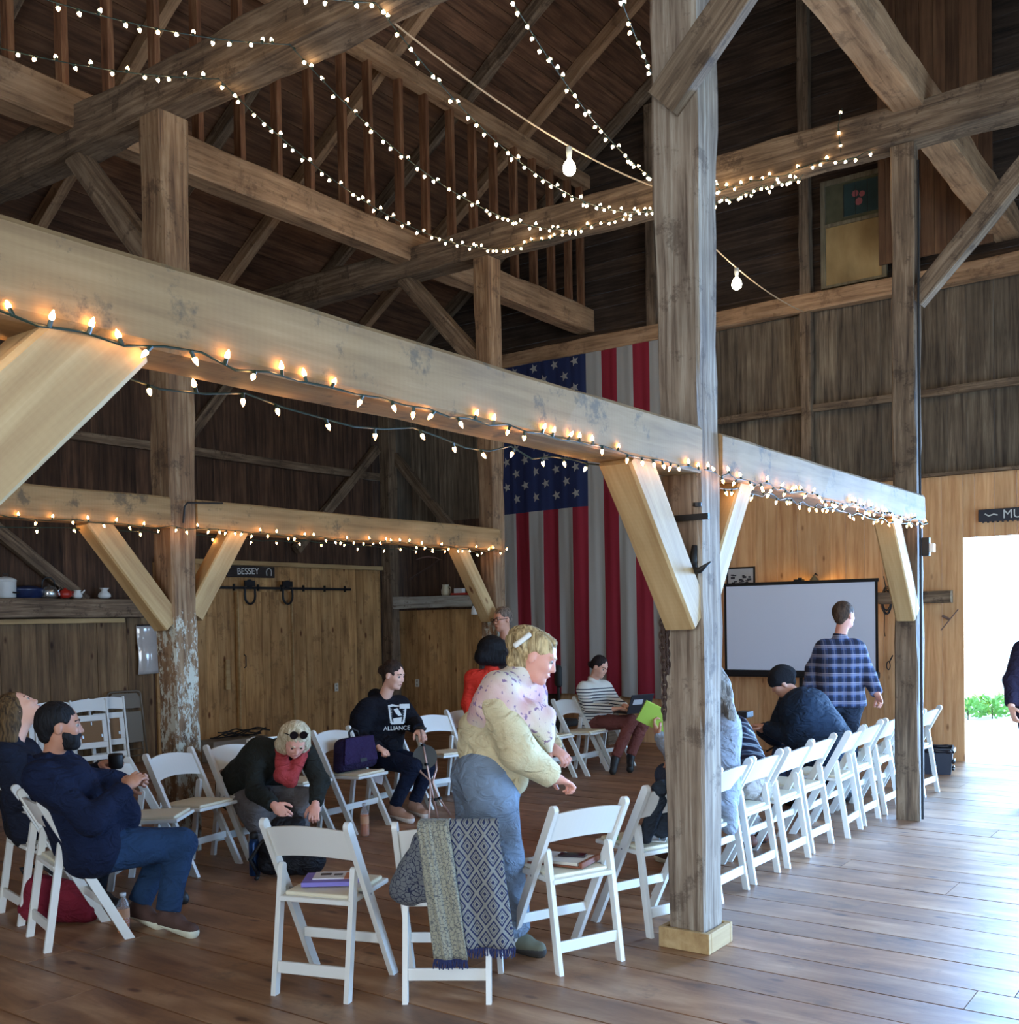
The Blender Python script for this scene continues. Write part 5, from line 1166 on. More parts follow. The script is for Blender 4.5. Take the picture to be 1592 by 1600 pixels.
for q in (-1, 1): m.tube([(q * .165, -.04, .09), (q * .20, -.03, .095), (q * .20, .03, .095), (q * .165, .04, .09)], .007)
m.build('handle', enb, r)
r = shelf_thing('kettle', 76, 'shiny metal kettle with a dark handle on the shelf', 'kettle')
m = MB(); m.lathe([(.085, 0), (.105, .02), (.10, .08), (.085, .12), (.04, .145), (.012, .15), (.012, .165)], n=28); m.build('kettle_body', chrome, r, True)
m = MB(); m.tube([(.09, 0, .06), (.13, 0, .10), (.15, 0, .13)], [.02, .014, .010]); m.build('spout', chrome, r, True)
m = MB(); m.tube([(-.08, 0, .12), (-.07, 0, .20), (-.03, 0, .235), (.03, 0, .235), (.07, 0, .20), (.08, 0, .12)], .009); m.build('handle', blk, r, True)
r = shelf_thing('teapot', 102, 'small red teapot with a pale spout on the shelf', 'teapot')
m = MB(); m.lathe([(.04, 0), (.07, .025), (.075, .055), (.055, .09), (.02, .105), (.012, .12)], n=24); m.build('teapot_body', redc, r, True)
m = MB(); m.tube([(-.06, 0, .04), (-.10, 0, .07), (-.12, 0, .11)], [.018, .012, .009]); m.build('spout', enw, r, True)
m = MB(); m.tube([(.065, 0, .08), (.105, 0, .075), (.10, 0, .03), (.065, 0, .03)], .007); m.build('handle', redc, r, True)
r = shelf_thing('milk_jug', 121, 'little white jug beside the red teapot on the shelf', 'jug')
m = MB(); m.lathe([(.035, 0), (.055, .02), (.055, .05), (.035, .075), (.045, .095)], n=24); m.build('jug_body', enw, r, True)
m = MB(); m.tube([(.05, 0, .06), (.085, 0, .085), (.095, 0, .10)], [.014, .010, .008]); m.build('spout', enw, r, True)
m = MB(); m.tube([(-.05, 0, .075), (-.085, 0, .07), (-.08, 0, .03), (-.05, 0, .025)], .006); m.build('handle', redc, r, True)
r = shelf_thing('vase', 163, 'small white vase with a flared rim alone on the shelf', 'vase')
m = MB(); m.lathe([(.045, 0), (.075, .02), (.07, .055), (.038, .085), (.035, .10), (.058, .125), (.052, .122)], n=28); m.build('vase_body', enw, r, True)

# ------------------------------------------------------------------ left wall: sliding door, track, sign
XD = XG
dr = empty('door_2', (9.98, YL - .06, 0)); dr['kind'] = 'structure'
o_ = boards('door_panel', (9.49 - 9.98, 0, .04), (1, 0, 0), (0, 0, 1), (0, -1, 0), .98, 2.10, .16, .03, PINE_D, kind=None, seed=91, parent=dr)
m = MB(); m.box2((-.495, -.038, .04), (-.478, -.0, 2.15)); m.box2((.478, -.038, .04), (.495, 0, 2.15)); m.build('door_edge', NEW2, dr)
m = MB(); m.tube([(-.40, -.03, 1.10), (-.40, -.065, 1.12), (-.40, -.065, 1.26), (-.40, -.03, 1.28)], .008); m.build('handle', BLACK, dr)
r = empty('door_track', (10.2, YL - .10, 2.19), 0, 'black iron sliding-door track with two horseshoe hangers on the left wall', 'track')
m = MB(); m.box2((-1.30, -.010, -.018), (1.45, .010, .018)); m.build('rail', BLACK, r)
m = MB()
for k in range(7): m.tube([(-1.2 + k * .42, .05, 0), (-1.2 + k * .42, -.03, 0)], .014, 8); m.box2((-1.21 + k * .42, -.02, -.04), (-1.19 + k * .42, .01, .05))
m.build('spacers', BLACK, r)
for x in (-.53, .15):
    m = MB(); m.lathe([(.02, -.012), (.055, -.012), (.055, .012), (.02, .012)], n=20); 
    for i in range(len(m.v)): v = m.v[i]; m.v[i] = Vector((v.x + x, v.z - .03, v.y + .06))
    m.box2((x - .09, -.045, .02), (x + .09, -.02, .10))
    w_ = m.build('roller', BLACK, r)
    m = MB(); m.tube([(x - .085, -.035, -.0), (x - .09, -.035, -.10)] + [(x - .088 * math.cos(a * PI / 8), -.035, -.12 - .10 * math.sin(a * PI / 8)) for a in range(9)] + [(x + .09, -.035, -.10), (x + .085, -.035, 0)], .016, 8); m.build('horseshoe', BLACK, w_)
m = MB(); r = empty('name_board', (9.75, YL - .07, 2.405), 0, 'small dark wooden board lettered in white with a horseshoe drawing, above the sliding door', 'sign')
m.box2((-.42, -.012, -.07), (.42, .012, .085), bev=.008); m.build('board', wood('sign_board', [rgb(40, 34, 32), rgb(64, 54, 48)], 'x', rough=.85), r)
CHK = plain('chalk_white_paint', rgb(196, 194, 186), .8)
text_mesh('BESSEY', .125, CHK, 'lettering', r, frame(r.location + Vector((-.06, -.014, .01)), (1, 0, .03), (0, 0, 1)))
m = MB(); m.tube([(.27, -.014, -.04)] + [(.31 - .045 * math.cos(a * PI / 8), -.014, .01 + .05 * math.sin(a * PI / 8)) for a in range(9)] + [(.35, -.014, -.04)], .006, 6); m.build('horseshoe_drawing', CHK, r)
timber('door_header', (8.25, YL - .05, 2.53), (12.42, YL - .05, 2.53), .08, .06, NEW2, 'light header board along the top of the barn-door boards on the left wall', 'trim', hew=.003, seed=93)
m = MB(); m.box2((9.30, YL - .055, .82), (9.36, YL - .03, 1.22)); tag(m.build('wood_latch_strip', NEW2), 'short pale strip of wood beside the sliding door handle', 'trim')
def outlet(x, y, z, facing, label):
    r = empty('wall_outlet', (x, y, z), 0, label, 'outlet'); m = MB()
    if facing == 'y': m.box((0, -.006, 0), (.075, .012, .12), bev=.003)
    else: m.box((-.006, 0, 0), (.012, .075, .12), bev=.003)
    m.build('cover_plate', plain('outlet_white', rgb(196, 188, 170), .5), r)
    m = MB()
    for dz in (-.028, .028):
        if facing == 'y': m.box((0, -.013, dz), (.034, .004, .026))
        else: m.box((-.013, 0, dz), (.004, .034, .026))
    m.build('socket', plain('outlet_beige', rgb(150, 142, 126), .5), r)
outlet(11.36, YL - .035, .72, 'y', 'white wall outlet on the boards behind the person in the black hoodie')
outlet(XG - .035, 10.95, .72, 'x', 'white wall outlet between the black hoodie and the red sweater')
# map in a plastic sleeve beside the painted post
def XYpt(px, py, Y):
    d = at(px, py, 1) - Vector((0, 0, EYE)); return Vector((0, 0, EYE)) + d * (Y / d.y)
def XZpt(px, py, X):
    d = at(px, py, 1) - Vector((0, 0, EYE)); return Vector((0, 0, EYE)) + d * (X / d.x)
a_, b_ = XYpt(214, 977, YL - .05), XYpt(247, 1052, YL - .05)
r = empty('hanging_map', (a_.x, YL - .045, b_.z), 0, 'large pale map in a glossy clear sleeve hanging left of the painted post', 'poster')
W_, H_ = (b_.x - a_.x) + .12, a_.z - b_.z
m = MB(); n_ = 14
for i in range(n_ + 1):
    for j in range(2): m.v.append(Vector((j * W_, -.02 * math.sin(i / n_ * 5), i / n_ * H_)))
for i in range(n_): m.f.append((i * 2, i * 2 + 1, i * 2 + 3, i * 2 + 2)); m.m.append(0)
mp_ = plain('map_sheet', rgb(176, 168, 160), .15, var=.15, coat=1); o_ = m.build('sheet', mp_, r, True); md = o_.modifiers.new('thick', 'SOLIDIFY'); md.thickness = .003
m = MB(); m.tube([(0, -.01, H_), (W_, -.01, H_)], .008); m.build('hanging_rod', BLACK, r)

# ------------------------------------------------------------------ folded chairs leaning on the left wall
def folded_chair(px, D, lean_label, rz, cream=False):
    base = gp(px, 1200, D, 0); r = empty('folded_chair', base, rz, lean_label, 'chair', None)
    T_ = Matrix.Rotation(math.radians(-9), 3, 'X')
    def B(lo, hi, nm, mt, bev=.005):
        m = MB(); m.box([(a + b) / 2 for a, b in zip(lo, hi)], [abs(b - a) for a, b in zip(lo, hi)], None, 0, bev)
        m.v = [T_ @ v for v in m.v]; return m.build(nm, mt, r)
    for s_ in (-1, 1): B((s_ * .215 - .012, -.02, 0), (s_ * .215 + .012, .02, .86), 'leg', WHITE)
    for s_ in (-1, 1): B((s_ * .187 - .012, .005, .03), (s_ * .187 + .012, .035, .62), 'leg', WHITE)
    m = MB(); n = 12
    for i in range(n + 1):
        u = i / n * 2 - 1; ar = .022 * (1 - u * u)
        for z in (.70 + ar, .84 + ar):
            for y in (-.009, .009): m.v.append(Vector((u * .203, y, z)))
    for i in range(n):
        q = i * 4; w4 = q + 4
        for f in ((q, w4, w4 + 2, q + 2), (q + 1, q + 3, w4 + 3, w4 + 1), (q + 2, w4 + 2, w4 + 3, q + 3), (q, q + 1, w4 + 1, w4)): m.f.append(f); m.m.append(0)
    m.v = [T_ @ v for v in m.v]; m.build('backrest', WHITE, r)
    for z0_, z1_ in ((.28, .35), (.60, .67)): B((-.185, -.032, z0_), (.185, -.012, z1_), 'seat', WHITE)
    for s_ in (-1, 1): B((s_ * .16 - .028, -.032, .35), (s_ * .16 + .028, -.012, .60), 'seat', WHITE)
    B((-.135, -.026, .35), (.135, -.016, .60), 'seat_underside', plain('hardboard', rgb(128, 96, 64), .8))
    B((-.20, -.008, .14), (.20, .008, .20), 'stretcher', WHITE)
    m = MB()
    for s_ in (-1, 1): m.box((s_ * .115, -.034, .42), (.02, .012, .035))
    m.box((0, -.034, .57), (.012, .010, .04)); m.v = [T_ @ v for v in m.v]; m.build('clips', plain('clip_metal', rgb(196, 196, 196), .3, .8), r)
folded_chair(148, 12.39, 'folded white chair with a brown underside panel stacked against the left wall', math.radians(-8))
folded_chair(176, 12.69, 'folded white chair standing just behind the brown-panelled one', math.radians(-8))
folded_chair(90, 12.04, 'folded white chair by the left wall behind the bearded man\'s head', math.radians(-8))
folded_chair(30, 11.67, 'folded white chair at far left against the dark boards', math.radians(-12))
def metal_folded(px, D):
    r = empty('metal_folding_chair', gp(px, 1200, D, 0), math.radians(-5), 'folded tan metal chair leaning on the left wall beside the painted post', 'chair')
    mt = plain('tan_painted_metal', rgb(104, 92, 76), .45, .2)
    T_ = Matrix.Rotation(math.radians(-8), 3, 'X')
    def tb(pts, nm, rr=.012):
        m = MB(); m.tube([T_ @ Vector(p) for p in pts], rr, 10); return m.build(nm, mt, r, True)
    tb([(-.23, 0, 0), (-.22, 0, .80)] + [(-.17 - .05 * math.cos(a), 0, .86 + .05 * math.sin(a)) for a in (0, .8, 1.57)] + [(.17 + .05 * math.sin(a), 0, .86 + .05 * math.cos(a)) for a in (0, .8, 1.57)] + [(.22, 0, .80), (.23, 0, 0)], 'frame')
    m = MB(); m.prism([(-.20, .70), (.20, .70), (.20, .83), (.16, .885), (-.16, .885), (-.20, .83)], 'y', -.008, .004); m.v = [T_ @ v for v in m.v]; m.build('backrest', mt, r)
    m = MB(); m.box((0, -.03, .47), (.37, .014, .38), bev=.03 if False else .006); m.v = [T_ @ v for v in m.v]; m.build('seat', mt, r)
    tb([(-.20, .03, .0), (-.20, .03, .55)], 'leg', .01); tb([(.20, .03, .0), (.20, .03, .55)], 'leg', .01)
    for z in (.12, .20): tb([(-.21, .02, z), (.21, .02, z)], 'stretcher', .007)
metal_folded(205, 12.9)

# ------------------------------------------------------------------ gable wall: whitewashed shelf, jug, lamp
timber('shelf_beam', (XG - .12, 9.30, 1.98), (XG - .12, YL - .25, 1.98), .2, .18, wood('whitewashed_beam', [rgb(120, 110, 96), rgb(176, 170, 156), rgb(200, 196, 184)], 'x', (1.5, 24), .9, .6, blotch=.7, bcol=rgb(84, 66, 50)), 'whitewashed beam shelf on the gable wall left of the flag', 'shelf', hew=.006, seed=95)
g1 = XZpt(696, 920, XG - .12)
r = empty('stoneware_jug', (XG - .12, g1.y, 2.072), 0, 'cream stoneware jug on the whitewashed shelf', 'jug')
m = MB(); m.lathe([(.05, 0), (.065, .02), (.068, .08), (.05, .12), (.045, .15), (.055, .165)], n=24); m.build('jug_body', plain('stoneware', rgb(176, 160, 128), .4), r, True)
m = MB(); m.tube([(0, -.06, .13), (0, -.10, .12), (0, -.10, .05), (0, -.065, .03)], .008); m.build('handle', plain('stoneware_b', rgb(170, 150, 118), .4), r, True)
g2 = XZpt(718, 920, XG - .12)
m = MB(); m.box((XG - .12, g2.y, 2.072 + .015), (.12, .26, .03), bev=.003); tag(m.build('red_tray', redc), 'flat red box lying on the whitewashed shelf', 'box')
m = MB(); m.box((XG - .12, g2.y, 2.102 + .035), (.09, .15, .07), bev=.003); tag(m.build('white_box', plain('card_white', rgb(190, 186, 178), .7)), 'small white box on top of the flat red box', 'box')
g3 = XZpt(741, 945, XG - .30)
r = empty('hanging_lamp', (XG - .30, g3.y, 1.80), 0, 'small lamp with a white glass shade hanging beside the flag post', 'lamp')
m = MB(); m.lathe([(.02, .10), (.032, .09), (.045, .045), (.05, -.02), (.046, -.03)], n=20); m.build('shade', plain('white_glass_shade', rgb(206, 200, 186), .3), r, True)
m = MB(); m.lathe([(.01, .18), (.026, .16), (.026, .10)], n=16); m.tube([(0, 0, .17), (.05, 0, .24), (.16, 0, .24)], .008); m.build('bracket', BLACK, r)
# sickle and tools on the dark boards above
m = MB(); m.tube([XZpt(640, 905, XG + .035), XZpt(672, 885, XG + .035), XZpt(686, 875, XG + .035)], .012, 6)
tag(m.build('hay_fork_handle', plain('old_handle', rgb(70, 46, 34), .8)), 'short dark tool handle hung above the whitewashed shelf', 'tool')
pts = [XZpt(650 + 10 * i, 870 + (i - 2) ** 2 * 1.2, XG + .035) for i in range(5)]
m = MB(); m.tube(pts, [.004, .010, .014, .010, .004], 6); tag(m.build('sickle_blade', plain('rusty_steel', rgb(128, 92, 78), .6, .5)), 'curved sickle blade hung above the whitewashed shelf', 'tool')

# ------------------------------------------------------------------ pine wall: museum board, picture, uplight, coils
sy1 = 2.70
r = empty('sign_board', (XG - .05, 2.2, 2.74), 0, 'dark board with white letters above the doorway, cut by the picture edge', 'sign')
m = MB(); m.box2((-.012, -.6, -.065), (.012, .50, .07), bev=.006)
for k in range(10): m.box((0, .45 - k * .05, -.07), (.016, .02, .016))
m.build('board', plain('saw_black', rgb(40, 38, 44), .7), r)
text_mesh('MUSEUM', .135, CHK, 'lettering', r, frame(r.location + Vector((-.022, .25, .0)), (0, -1, 0), (0, 0, 1)), align='LEFT')
m = MB(); m.tube([(-.018, .43, .02), (-.018, .39, -.005), (-.018, .34, .012), (-.018, .30, .0)], .008, 6); m.build('flourish', CHK, r)
p0 = XZpt(1141, 889, XG - .04); p1 = XZpt(1175, 912, XG - .04)
r = empty('framed_picture', (XG - .045, (p0.y + p1.y) / 2, 2.06), 0, 'small framed picture on the pine wall above the left end of the screen', 'picture')
m = MB(); m.box2((-.008, -.17, .0), (.004, .17, .22)); m.build('print', plain('print_paper', rgb(176, 172, 168), .6, var=.1), r)
m = MB(); rr_ = random.Random(4)
for k in range(16): m.box((-.010, rr_.uniform(-.13, .13), rr_.uniform(.03, .16)), (.002, rr_.uniform(.02, .06), rr_.uniform(.01, .03)))
m.build('drawing', plain('ink', rgb(44, 42, 50), .7), r)
m = MB()
for lo, hi in (((-.016, -.19, -.02), (.006, -.17, .24)), ((-.016, .17, -.02), (.006, .19, .24)), ((-.016, -.17, .22), (.006, .17, .24)), ((-.016, -.17, -.02), (.006, .17, .0))): m.box2(lo, hi)
m.build('frame', BLACK, r)
u = XZpt(1272, 905, XG - .14)
r = empty('wall_lamp', (XG - .14, u.y, 2.02), 0, 'small lit wall lamp throwing a warm glow on the pine above the screen', 'lamp')
m = MB(); m.lathe([(.07, 0), (.075, .02), (.05, .09), (.02, .12), (.015, .14)], n=20); m.build('shade', plain('dull_tin', rgb(120, 110, 86), .5, .5), r, True)
m = MB(); m.tube([(0, 0, .12), (.04, 0, .16), (.11, 0, .14)], .008); m.build('bracket', BLACK, r)
m = MB(); m.lathe([(.01, -.03), (.03, -.015), (.03, .02), (.01, .03)], n=14); m.build('lamp_bulb', emis('lamp_glow', (1, .62, .18, 1), 25), r, True)
l = bpy.data.lights.new('wall_lamp_light', 'POINT'); l.energy = 6; l.color = (1, .66, .18); l.shadow_soft_size = .05
lo = bpy.data.objects.new('wall_lamp_light', l); COL.objects.link(lo); lo.location = (XG - .16, u.y, 1.955)
def coil(px, py, X, label, name='coiled_cable', n=5, rx=.05, rz=.14):
    c0 = XZpt(px, py, X); pts = []
    for i in range(n * 14):
        a = i / 14 * 2 * PI; k = 1 + .2 * math.sin(i * .37); pts.append(c0 + Vector((.01 * math.sin(i * .9), rx * k * math.sin(a), rz * k * math.cos(a))))
    m = MB(); m.tube(pts, .006, 5); m.tube([c0 + Vector((0, 0, .12)), c0 + Vector((0, .03, .28))], .006, 5); m.tube([c0 + Vector((0, .02, -.1)), c0 + Vector((0, .03, -.36)), c0 + Vector((0, .02, -.42))], .005, 5)
    tag(m.build(name, BLACK), label, 'cable')
coil(1385, 938, XG - .06, 'bundle of dark cord hanging on the pine wall right of the screen')
m = MB(); q0 = XZpt(1388, 1040, XG - .05)
m.tube([q0 + Vector((0, .02 * math.cos(a * PI / 6), .05 * math.sin(a * PI / 6))) for a in range(13)], .006, 6); m.tube([q0 + Vector((0, -.01, .04)), q0 + Vector((0, -.05, .12))], .007, 6)
tag(m.build('hanging_clasp', BLACK), 'small dark clasp hanging on the pine wall below the cord bundle', 'tool')
pb0, pb1 = XZpt(1375, 935, XG - .06), XZpt(1488, 935, XG - .06)
timber('wall_peg_beam', (XG - .09, pb1.y, pb0.z), (XG - .09, pb0.y, pb0.z), .11, .135, OLD, 'short old beam end fixed to the pine wall beside the doorway', 'beam', hew=.004, seed=97)
a_, b_ = XZpt(1470, 985, XG - .05), XZpt(1497, 952, XG - .05)
m = MB(); m.tube([a_, b_], .007, 6); m.tube([XZpt(1472, 962, XG - .05), XZpt(1484, 968, XG - .05)], .016, 6)
tag(m.build('small_hand_tool', plain('worn_tool', rgb(110, 84, 72), .7)), 'small crossed hand tool hung under the short beam on the pine wall', 'tool')
# cable and box on the screen-side post
yo = Y1 - .115
m = MB(); m.tube([(X2 - .075, yo, 0.02), (X2 - .075, yo, 1.2), (X2 - .078, yo - .004, 2.6), (X2 - .076, yo, 4.0), (X2 - .078, yo - .01, 5.3)], .010, 8)
tag(m.build('power_cable', BLACK), 'black cable running down the edge of the screen-side post', 'cable')
r = empty('switch_box', (X2 - .09, yo - .05, 2.22), 0, 'small black and white electrical box on the screen-side post at girder height', 'switch')
m = MB(); m.box((0, 0, 0), (.06, .06, .15), bev=.008); m.build('box', BLACK, r); m = MB(); m.box((0, -.045, -.01), (.05, .04, .07), bev=.006); m.build('cover', enw, r)
# waste basket near the doorway
bx = Vector((11.55, 3.05, 0)) if False else gp(1466, 1190, 11.2, 0)
r = empty('waste_basket', bx, .2, 'low dark waste basket lined with a black bag by the doorway wall', 'basket')
m = MB(); pr_ = [(-.19, -.14), (.19, -.14), (.19, .14), (-.19, .14)]
m.add([(x * .9, y * .9, 0) for x, y in pr_] + [(x * 1.05, y * 1.05, .27) for x, y in pr_] + [(x * .98, y * .95, .27) for x, y in pr_] + [(x * .85, y * .82, .02) for x, y in pr_],
      [(3, 2, 1, 0)] + [(i, (i + 1) % 4, 4 + (i + 1) % 4, 4 + i) for i in range(4)] + [(4 + i, 4 + (i + 1) % 4, 8 + (i + 1) % 4, 8 + i) for i in range(4)] + [(8 + i, 8 + (i + 1) % 4, 12 + (i + 1) % 4, 12 + i) for i in range(4)] + [(12, 13, 14, 15)])
m.build('basket_body', plain('grey_plastic', rgb(46, 50, 60), .5), r)
sdf_mesh('bin_liner', [cap((-.17, -.15, .24), (.17, -.15, .24), .02, None, .02), cap((-.17, -.15, .14), (.17, -.15, .12), .016, None, .05), cap((.20, -.12, .25), (.20, .12, .25), .02, None, .02), cap((-.2, -.12, .25), (-.2, .12, .25), .02, None, .02), cap((-.17, .15, .25), (.17, .15, .25), .02, None, .02), cap((-.14, -.148, .05), (.14, -.148, .06), .012, None, .06)], .010, plain('black_bag', rgb(24, 26, 34), .25), r, .008, 30)
bpy.data.objects['bin_liner'].location = (0, 0, 0)

# ------------------------------------------------------------------ hardware on the nearest post
r = empty('rusty_chain', (X1 - .125, Y1 + .01, 1.80), 0, 'rusty chain draped round the nearest post below the left brace', 'chain')
def links(pts, name, parent, R0=.022, th=.005):
    m = MB()
    for i in range(len(pts) - 1):
        a, b = Vector(pts[i]), Vector(pts[i + 1]); c_ = (a + b) / 2; d = (b - a).normalized(); nn = d.orthogonal().normalized(); nn = nn if i % 2 else d.cross(nn)
        m.tube([c_ + d * math.cos(k * PI / 6) * R0 * 1.15 + nn * math.sin(k * PI / 6) * R0 * .6 for k in range(13)], th, 5, cap=False)
    return m.build(name, plain('rust', rgb(74, 56, 48), .8, .4, bump=.3), parent)
def sample(P_, n):
    P_ = [Vector(p) for p in P_]; L_ = [(P_[i + 1] - P_[i]).length for i in range(len(P_) - 1)]; T = sum(L_); o = []
    for k in range(n + 1):
        t = T * k / n; i = 0
        while i < len(L_) - 1 and t > L_[i]: t -= L_[i]; i += 1
        o.append(P_[i].lerp(P_[i + 1], min(1, t / L_[i])))
    return o
xf = -.012; 
links(sample([(xf, -.075, .16), (xf - .01, -.04, -.03), (xf - .015, .0, -.10), (xf - .01, .055, -.02), (xf, .07, .10)], 16), 'chain_loop', r)
links(sample([(.0, .085, .08), (-.0, .095, -.2), (.0, .085, -.45), (.0, .09, -.62)], 22), 'hanging_chain', r)
links(sample([(.0, .06, .05), (-.0, .07, -.2), (.0, .065, -.38)], 16), 'hanging_chain', r)
r = empty('iron_hook', (X1 - .125, Y1 - .085, 1.98), 0, 'dark iron hook on the nearest post above the chain', 'hook')
m = MB(); m.tube([(0, 0, .08), (0, .01, .0), (-.02, 0, -.05), (-.05, -.05, -.05), (-.05, -.11, -.01)], [.014, .022, .024, .016, .004], 8); m.build('hook', BLACK, r, True)
m = MB(); m.box((.0, .02, .22), (.02, .20, .03)); m.lathe([(.0, 0), (.022, .002), (.022, .02), (.0, .022)], c=(-.005, -.02, .27), n=12); m.build('bracket', BLACK, r)
r = empty('iron_rod', (X1 - .02, Y2 - .13, 2.60), 0, 'thin iron rod with a hook on the painted post above the far girder', 'hook')
m = MB(); m.tube([(0, 0, -.14), (0, -.02, -.02), (.02, -.03, .01), (.34, -.03, .03)], .008, 6); m.build('rod', BLACK, r)

# ------------------------------------------------------------------ things on and under the chairs
def chloc(x, y, t, lx, ly, lz): return Vector((x + lx * math.cos(t) - ly * math.sin(t), y + lx * math.sin(t) + ly * math.cos(t), lz))
ST = .472
# purple book with a picture
p = chloc(3.535, 3.627, .289, .03, .02, ST); r = empty('purple_book', p, .289 - 1.2, 'purple book with a picture on its cover on the front chair seat', 'book')
m = MB(); m.box((0, 0, .012), (.26, .20, .022), bev=.003); m.build('book_block', plain('purple_cover', rgb(120, 110, 190), .5), r)
m = MB(); m.box((.01, .02, .026), (.19, .13, .006)); pa = m.build('leaflet', plain('leaflet_white', rgb(206, 200, 196), .4), r)
m = MB(); m.box((-.03, .03, .030), (.05, .035, .002)); m.box((.03, .02, .030), (.04, .03, .002)); m.build('leaflet_picture', plain('leaflet_dark', rgb(40, 36, 40), .5), pa)
m = MB(); m.box((.085, .0, .0285), (.04, .12, .004)); m.build('orange_tab', plain('leaflet_orange', rgb(176, 104, 70), .5), pa)
# notebook, papers, phone on third chair
p = chloc(4.451, 2.927, 1.203, .02, -.02, ST); r = empty('open_notebook', p, 1.203 + .5, 'open notebook with brown leather cover on the chair left of the nearest post', 'notebook')
m = MB(); m.box((0, 0, .006), (.30, .22, .010), bev=.002); m.box((-.145, 0, .016), (.02, .22, .03), bev=.004); m.build('cover', plain('brown_leather', rgb(120, 62, 34), .5), r)
m = MB(); m.box((.01, 0, .018), (.27, .20, .014)); m.build('pages', plain('paper', rgb(206, 198, 184), .8), r)
r = empty('phone', p + Vector((.04, -.03, .026)), 1.9, 'dark phone lying on the open notebook', 'phone')
m = MB(); m.box((0, 0, .005), (.14, .07, .010), bev=.004); m.build('phone_body', plain('phone_black', rgb(44, 30, 40), .2), r)
m = MB(); m.box((.0, .0, .0105), (.125, .06, .001)); m.build('phone_screen', plain('phone_glass', rgb(30, 26, 34), .08), r)
p2 = chloc(4.451, 2.927, 1.203, -.02, -.10, ST)
# green cup on the next seat
p = chloc(5.20, 2.86, 1.25, .09, .165, ST)
m = MB(); m.lathe([(.028, 0), (.038, .11), (.036, .11), (.027, .006)], c=p, n=20); tag(m.build('green_cup', plain('green_plastic', rgb(70, 140, 60), .4), None, True), 'green cup standing on the chair seat beside the nearest post', 'cup')
p = chloc(5.20, 2.86, 1.25, .02, -.03, ST)
m = MB(); m.box(p + Vector((0, 0, .004)), (.28, .22, .008), Matrix.Rotation(.4, 3, 'Z')); tag(m.build('magazine', plain('magazine_paper', rgb(176, 176, 172), .5, var=.2)), 'magazine on the seat of the chair against the nearest post', 'magazine')

# patterned shawl over the second chair
def paisley(name, a, b_, sc, diamond=False):
    m, nt, b = nmat(name); N = nt.nodes.new; L = nt.links.new; tc = N('ShaderNodeTexCoord')
    if diamond:
        mp = N('ShaderNodeMapping'); mp.inputs['Scale'].default_value = (1, 1, .72); L(tc.outputs['Object'], mp.inputs[0])
        sp = N('ShaderNodeSeparateXYZ'); L(mp.outputs[0], sp.inputs[0]); outs = []
        for sg in (1, -1):
            x = N('ShaderNodeMath'); x.operation = 'MULTIPLY_ADD'; L(sp.outputs[2], x.inputs[0]); x.inputs[1].default_value = sg; L(sp.outputs[1], x.inputs[2])
            y = N('ShaderNodeMath'); y.operation = 'MULTIPLY'; y.inputs[1].default_value = 13.5; L(x.outputs[0], y.inputs[0]); f = N('ShaderNodeMath'); f.operation = 'FRACT'; L(y.outputs[0], f.inputs[0])
            g = N('ShaderNodeMath'); g.operation = 'SUBTRACT'; L(f.outputs[0], g.inputs[0]); g.inputs[1].default_value = .5; h = N('ShaderNodeMath'); h.operation = 'ABSOLUTE'; L(g.outputs[0], h.inputs[0]); outs.append(h.outputs[0])
        mx = N('ShaderNodeMath'); mx.operation = 'MAXIMUM'; L(outs[0], mx.inputs[0]); L(outs[1], mx.inputs[1])
        cr = N('ShaderNodeValToRGB'); cr.color_ramp.interpolation = 'CONSTANT'; e = cr.color_ramp.elements; e[0].position = 0; e[0].color = a; e[1].position = .10; e[1].color = b_
        for pos, cc in ((.20, a), (.23, b_), (.30, a), (.40, b_)):
            k = e.new(pos); k.color = cc
        L(mx.outputs[0], cr.inputs[0]); col = cr.outputs[0]
    else:
        v = N('ShaderNodeTexVoronoi'); v.feature = 'DISTANCE_TO_EDGE'; v.inputs['Scale'].default_value = sc; L(tc.outputs['Object'], v.inputs['Vector'])
        n = N('ShaderNodeTexNoise'); n.inputs['Scale'].default_value = sc * 2; L(tc.outputs['Object'], n.inputs['Vector']); ad = N('ShaderNodeMath'); ad.operation = 'MULTIPLY_ADD'; L(n.outputs[0], ad.inputs[0]); ad.inputs[1].default_value = .35; L(v.outputs[0], ad.inputs[2])
        cr = N('ShaderNodeValToRGB'); e = cr.color_ramp.elements; e[0].position = .20; e[0].color = b_; e[1].position = .27; e[1].color = a; L(ad.outputs[0], cr.inputs[0]); col = cr.outputs[0]
    n3 = N('ShaderNodeTexNoise'); n3.inputs['Scale'].default_value = 220; L(tc.outputs['Object'], n3.inputs[0]); bp = N('ShaderNodeBump'); bp.inputs['Strength'].default_value = .7; bp.inputs['Distance'].default_value = .004; L(n3.outputs[0], bp.inputs['Height']); L(bp.outputs[0], b.inputs['Normal'])
    L(col, b.inputs['Base Color']); b.inputs['Roughness'].default_value = .95; return m
C2 = (3.80, 3.125, .575)
sh_r = empty('patterned_shawl', (C2[0], C2[1], 0), C2[2], 'grey and navy patterned shawl with blue fringe hung over a chair back', 'shawl')
LGT = rgb(150, 148, 130); NVY = rgb(30, 38, 74); GRY = rgb(128, 128, 122)
def railx(z): return .195 - .432 * (z / .795)
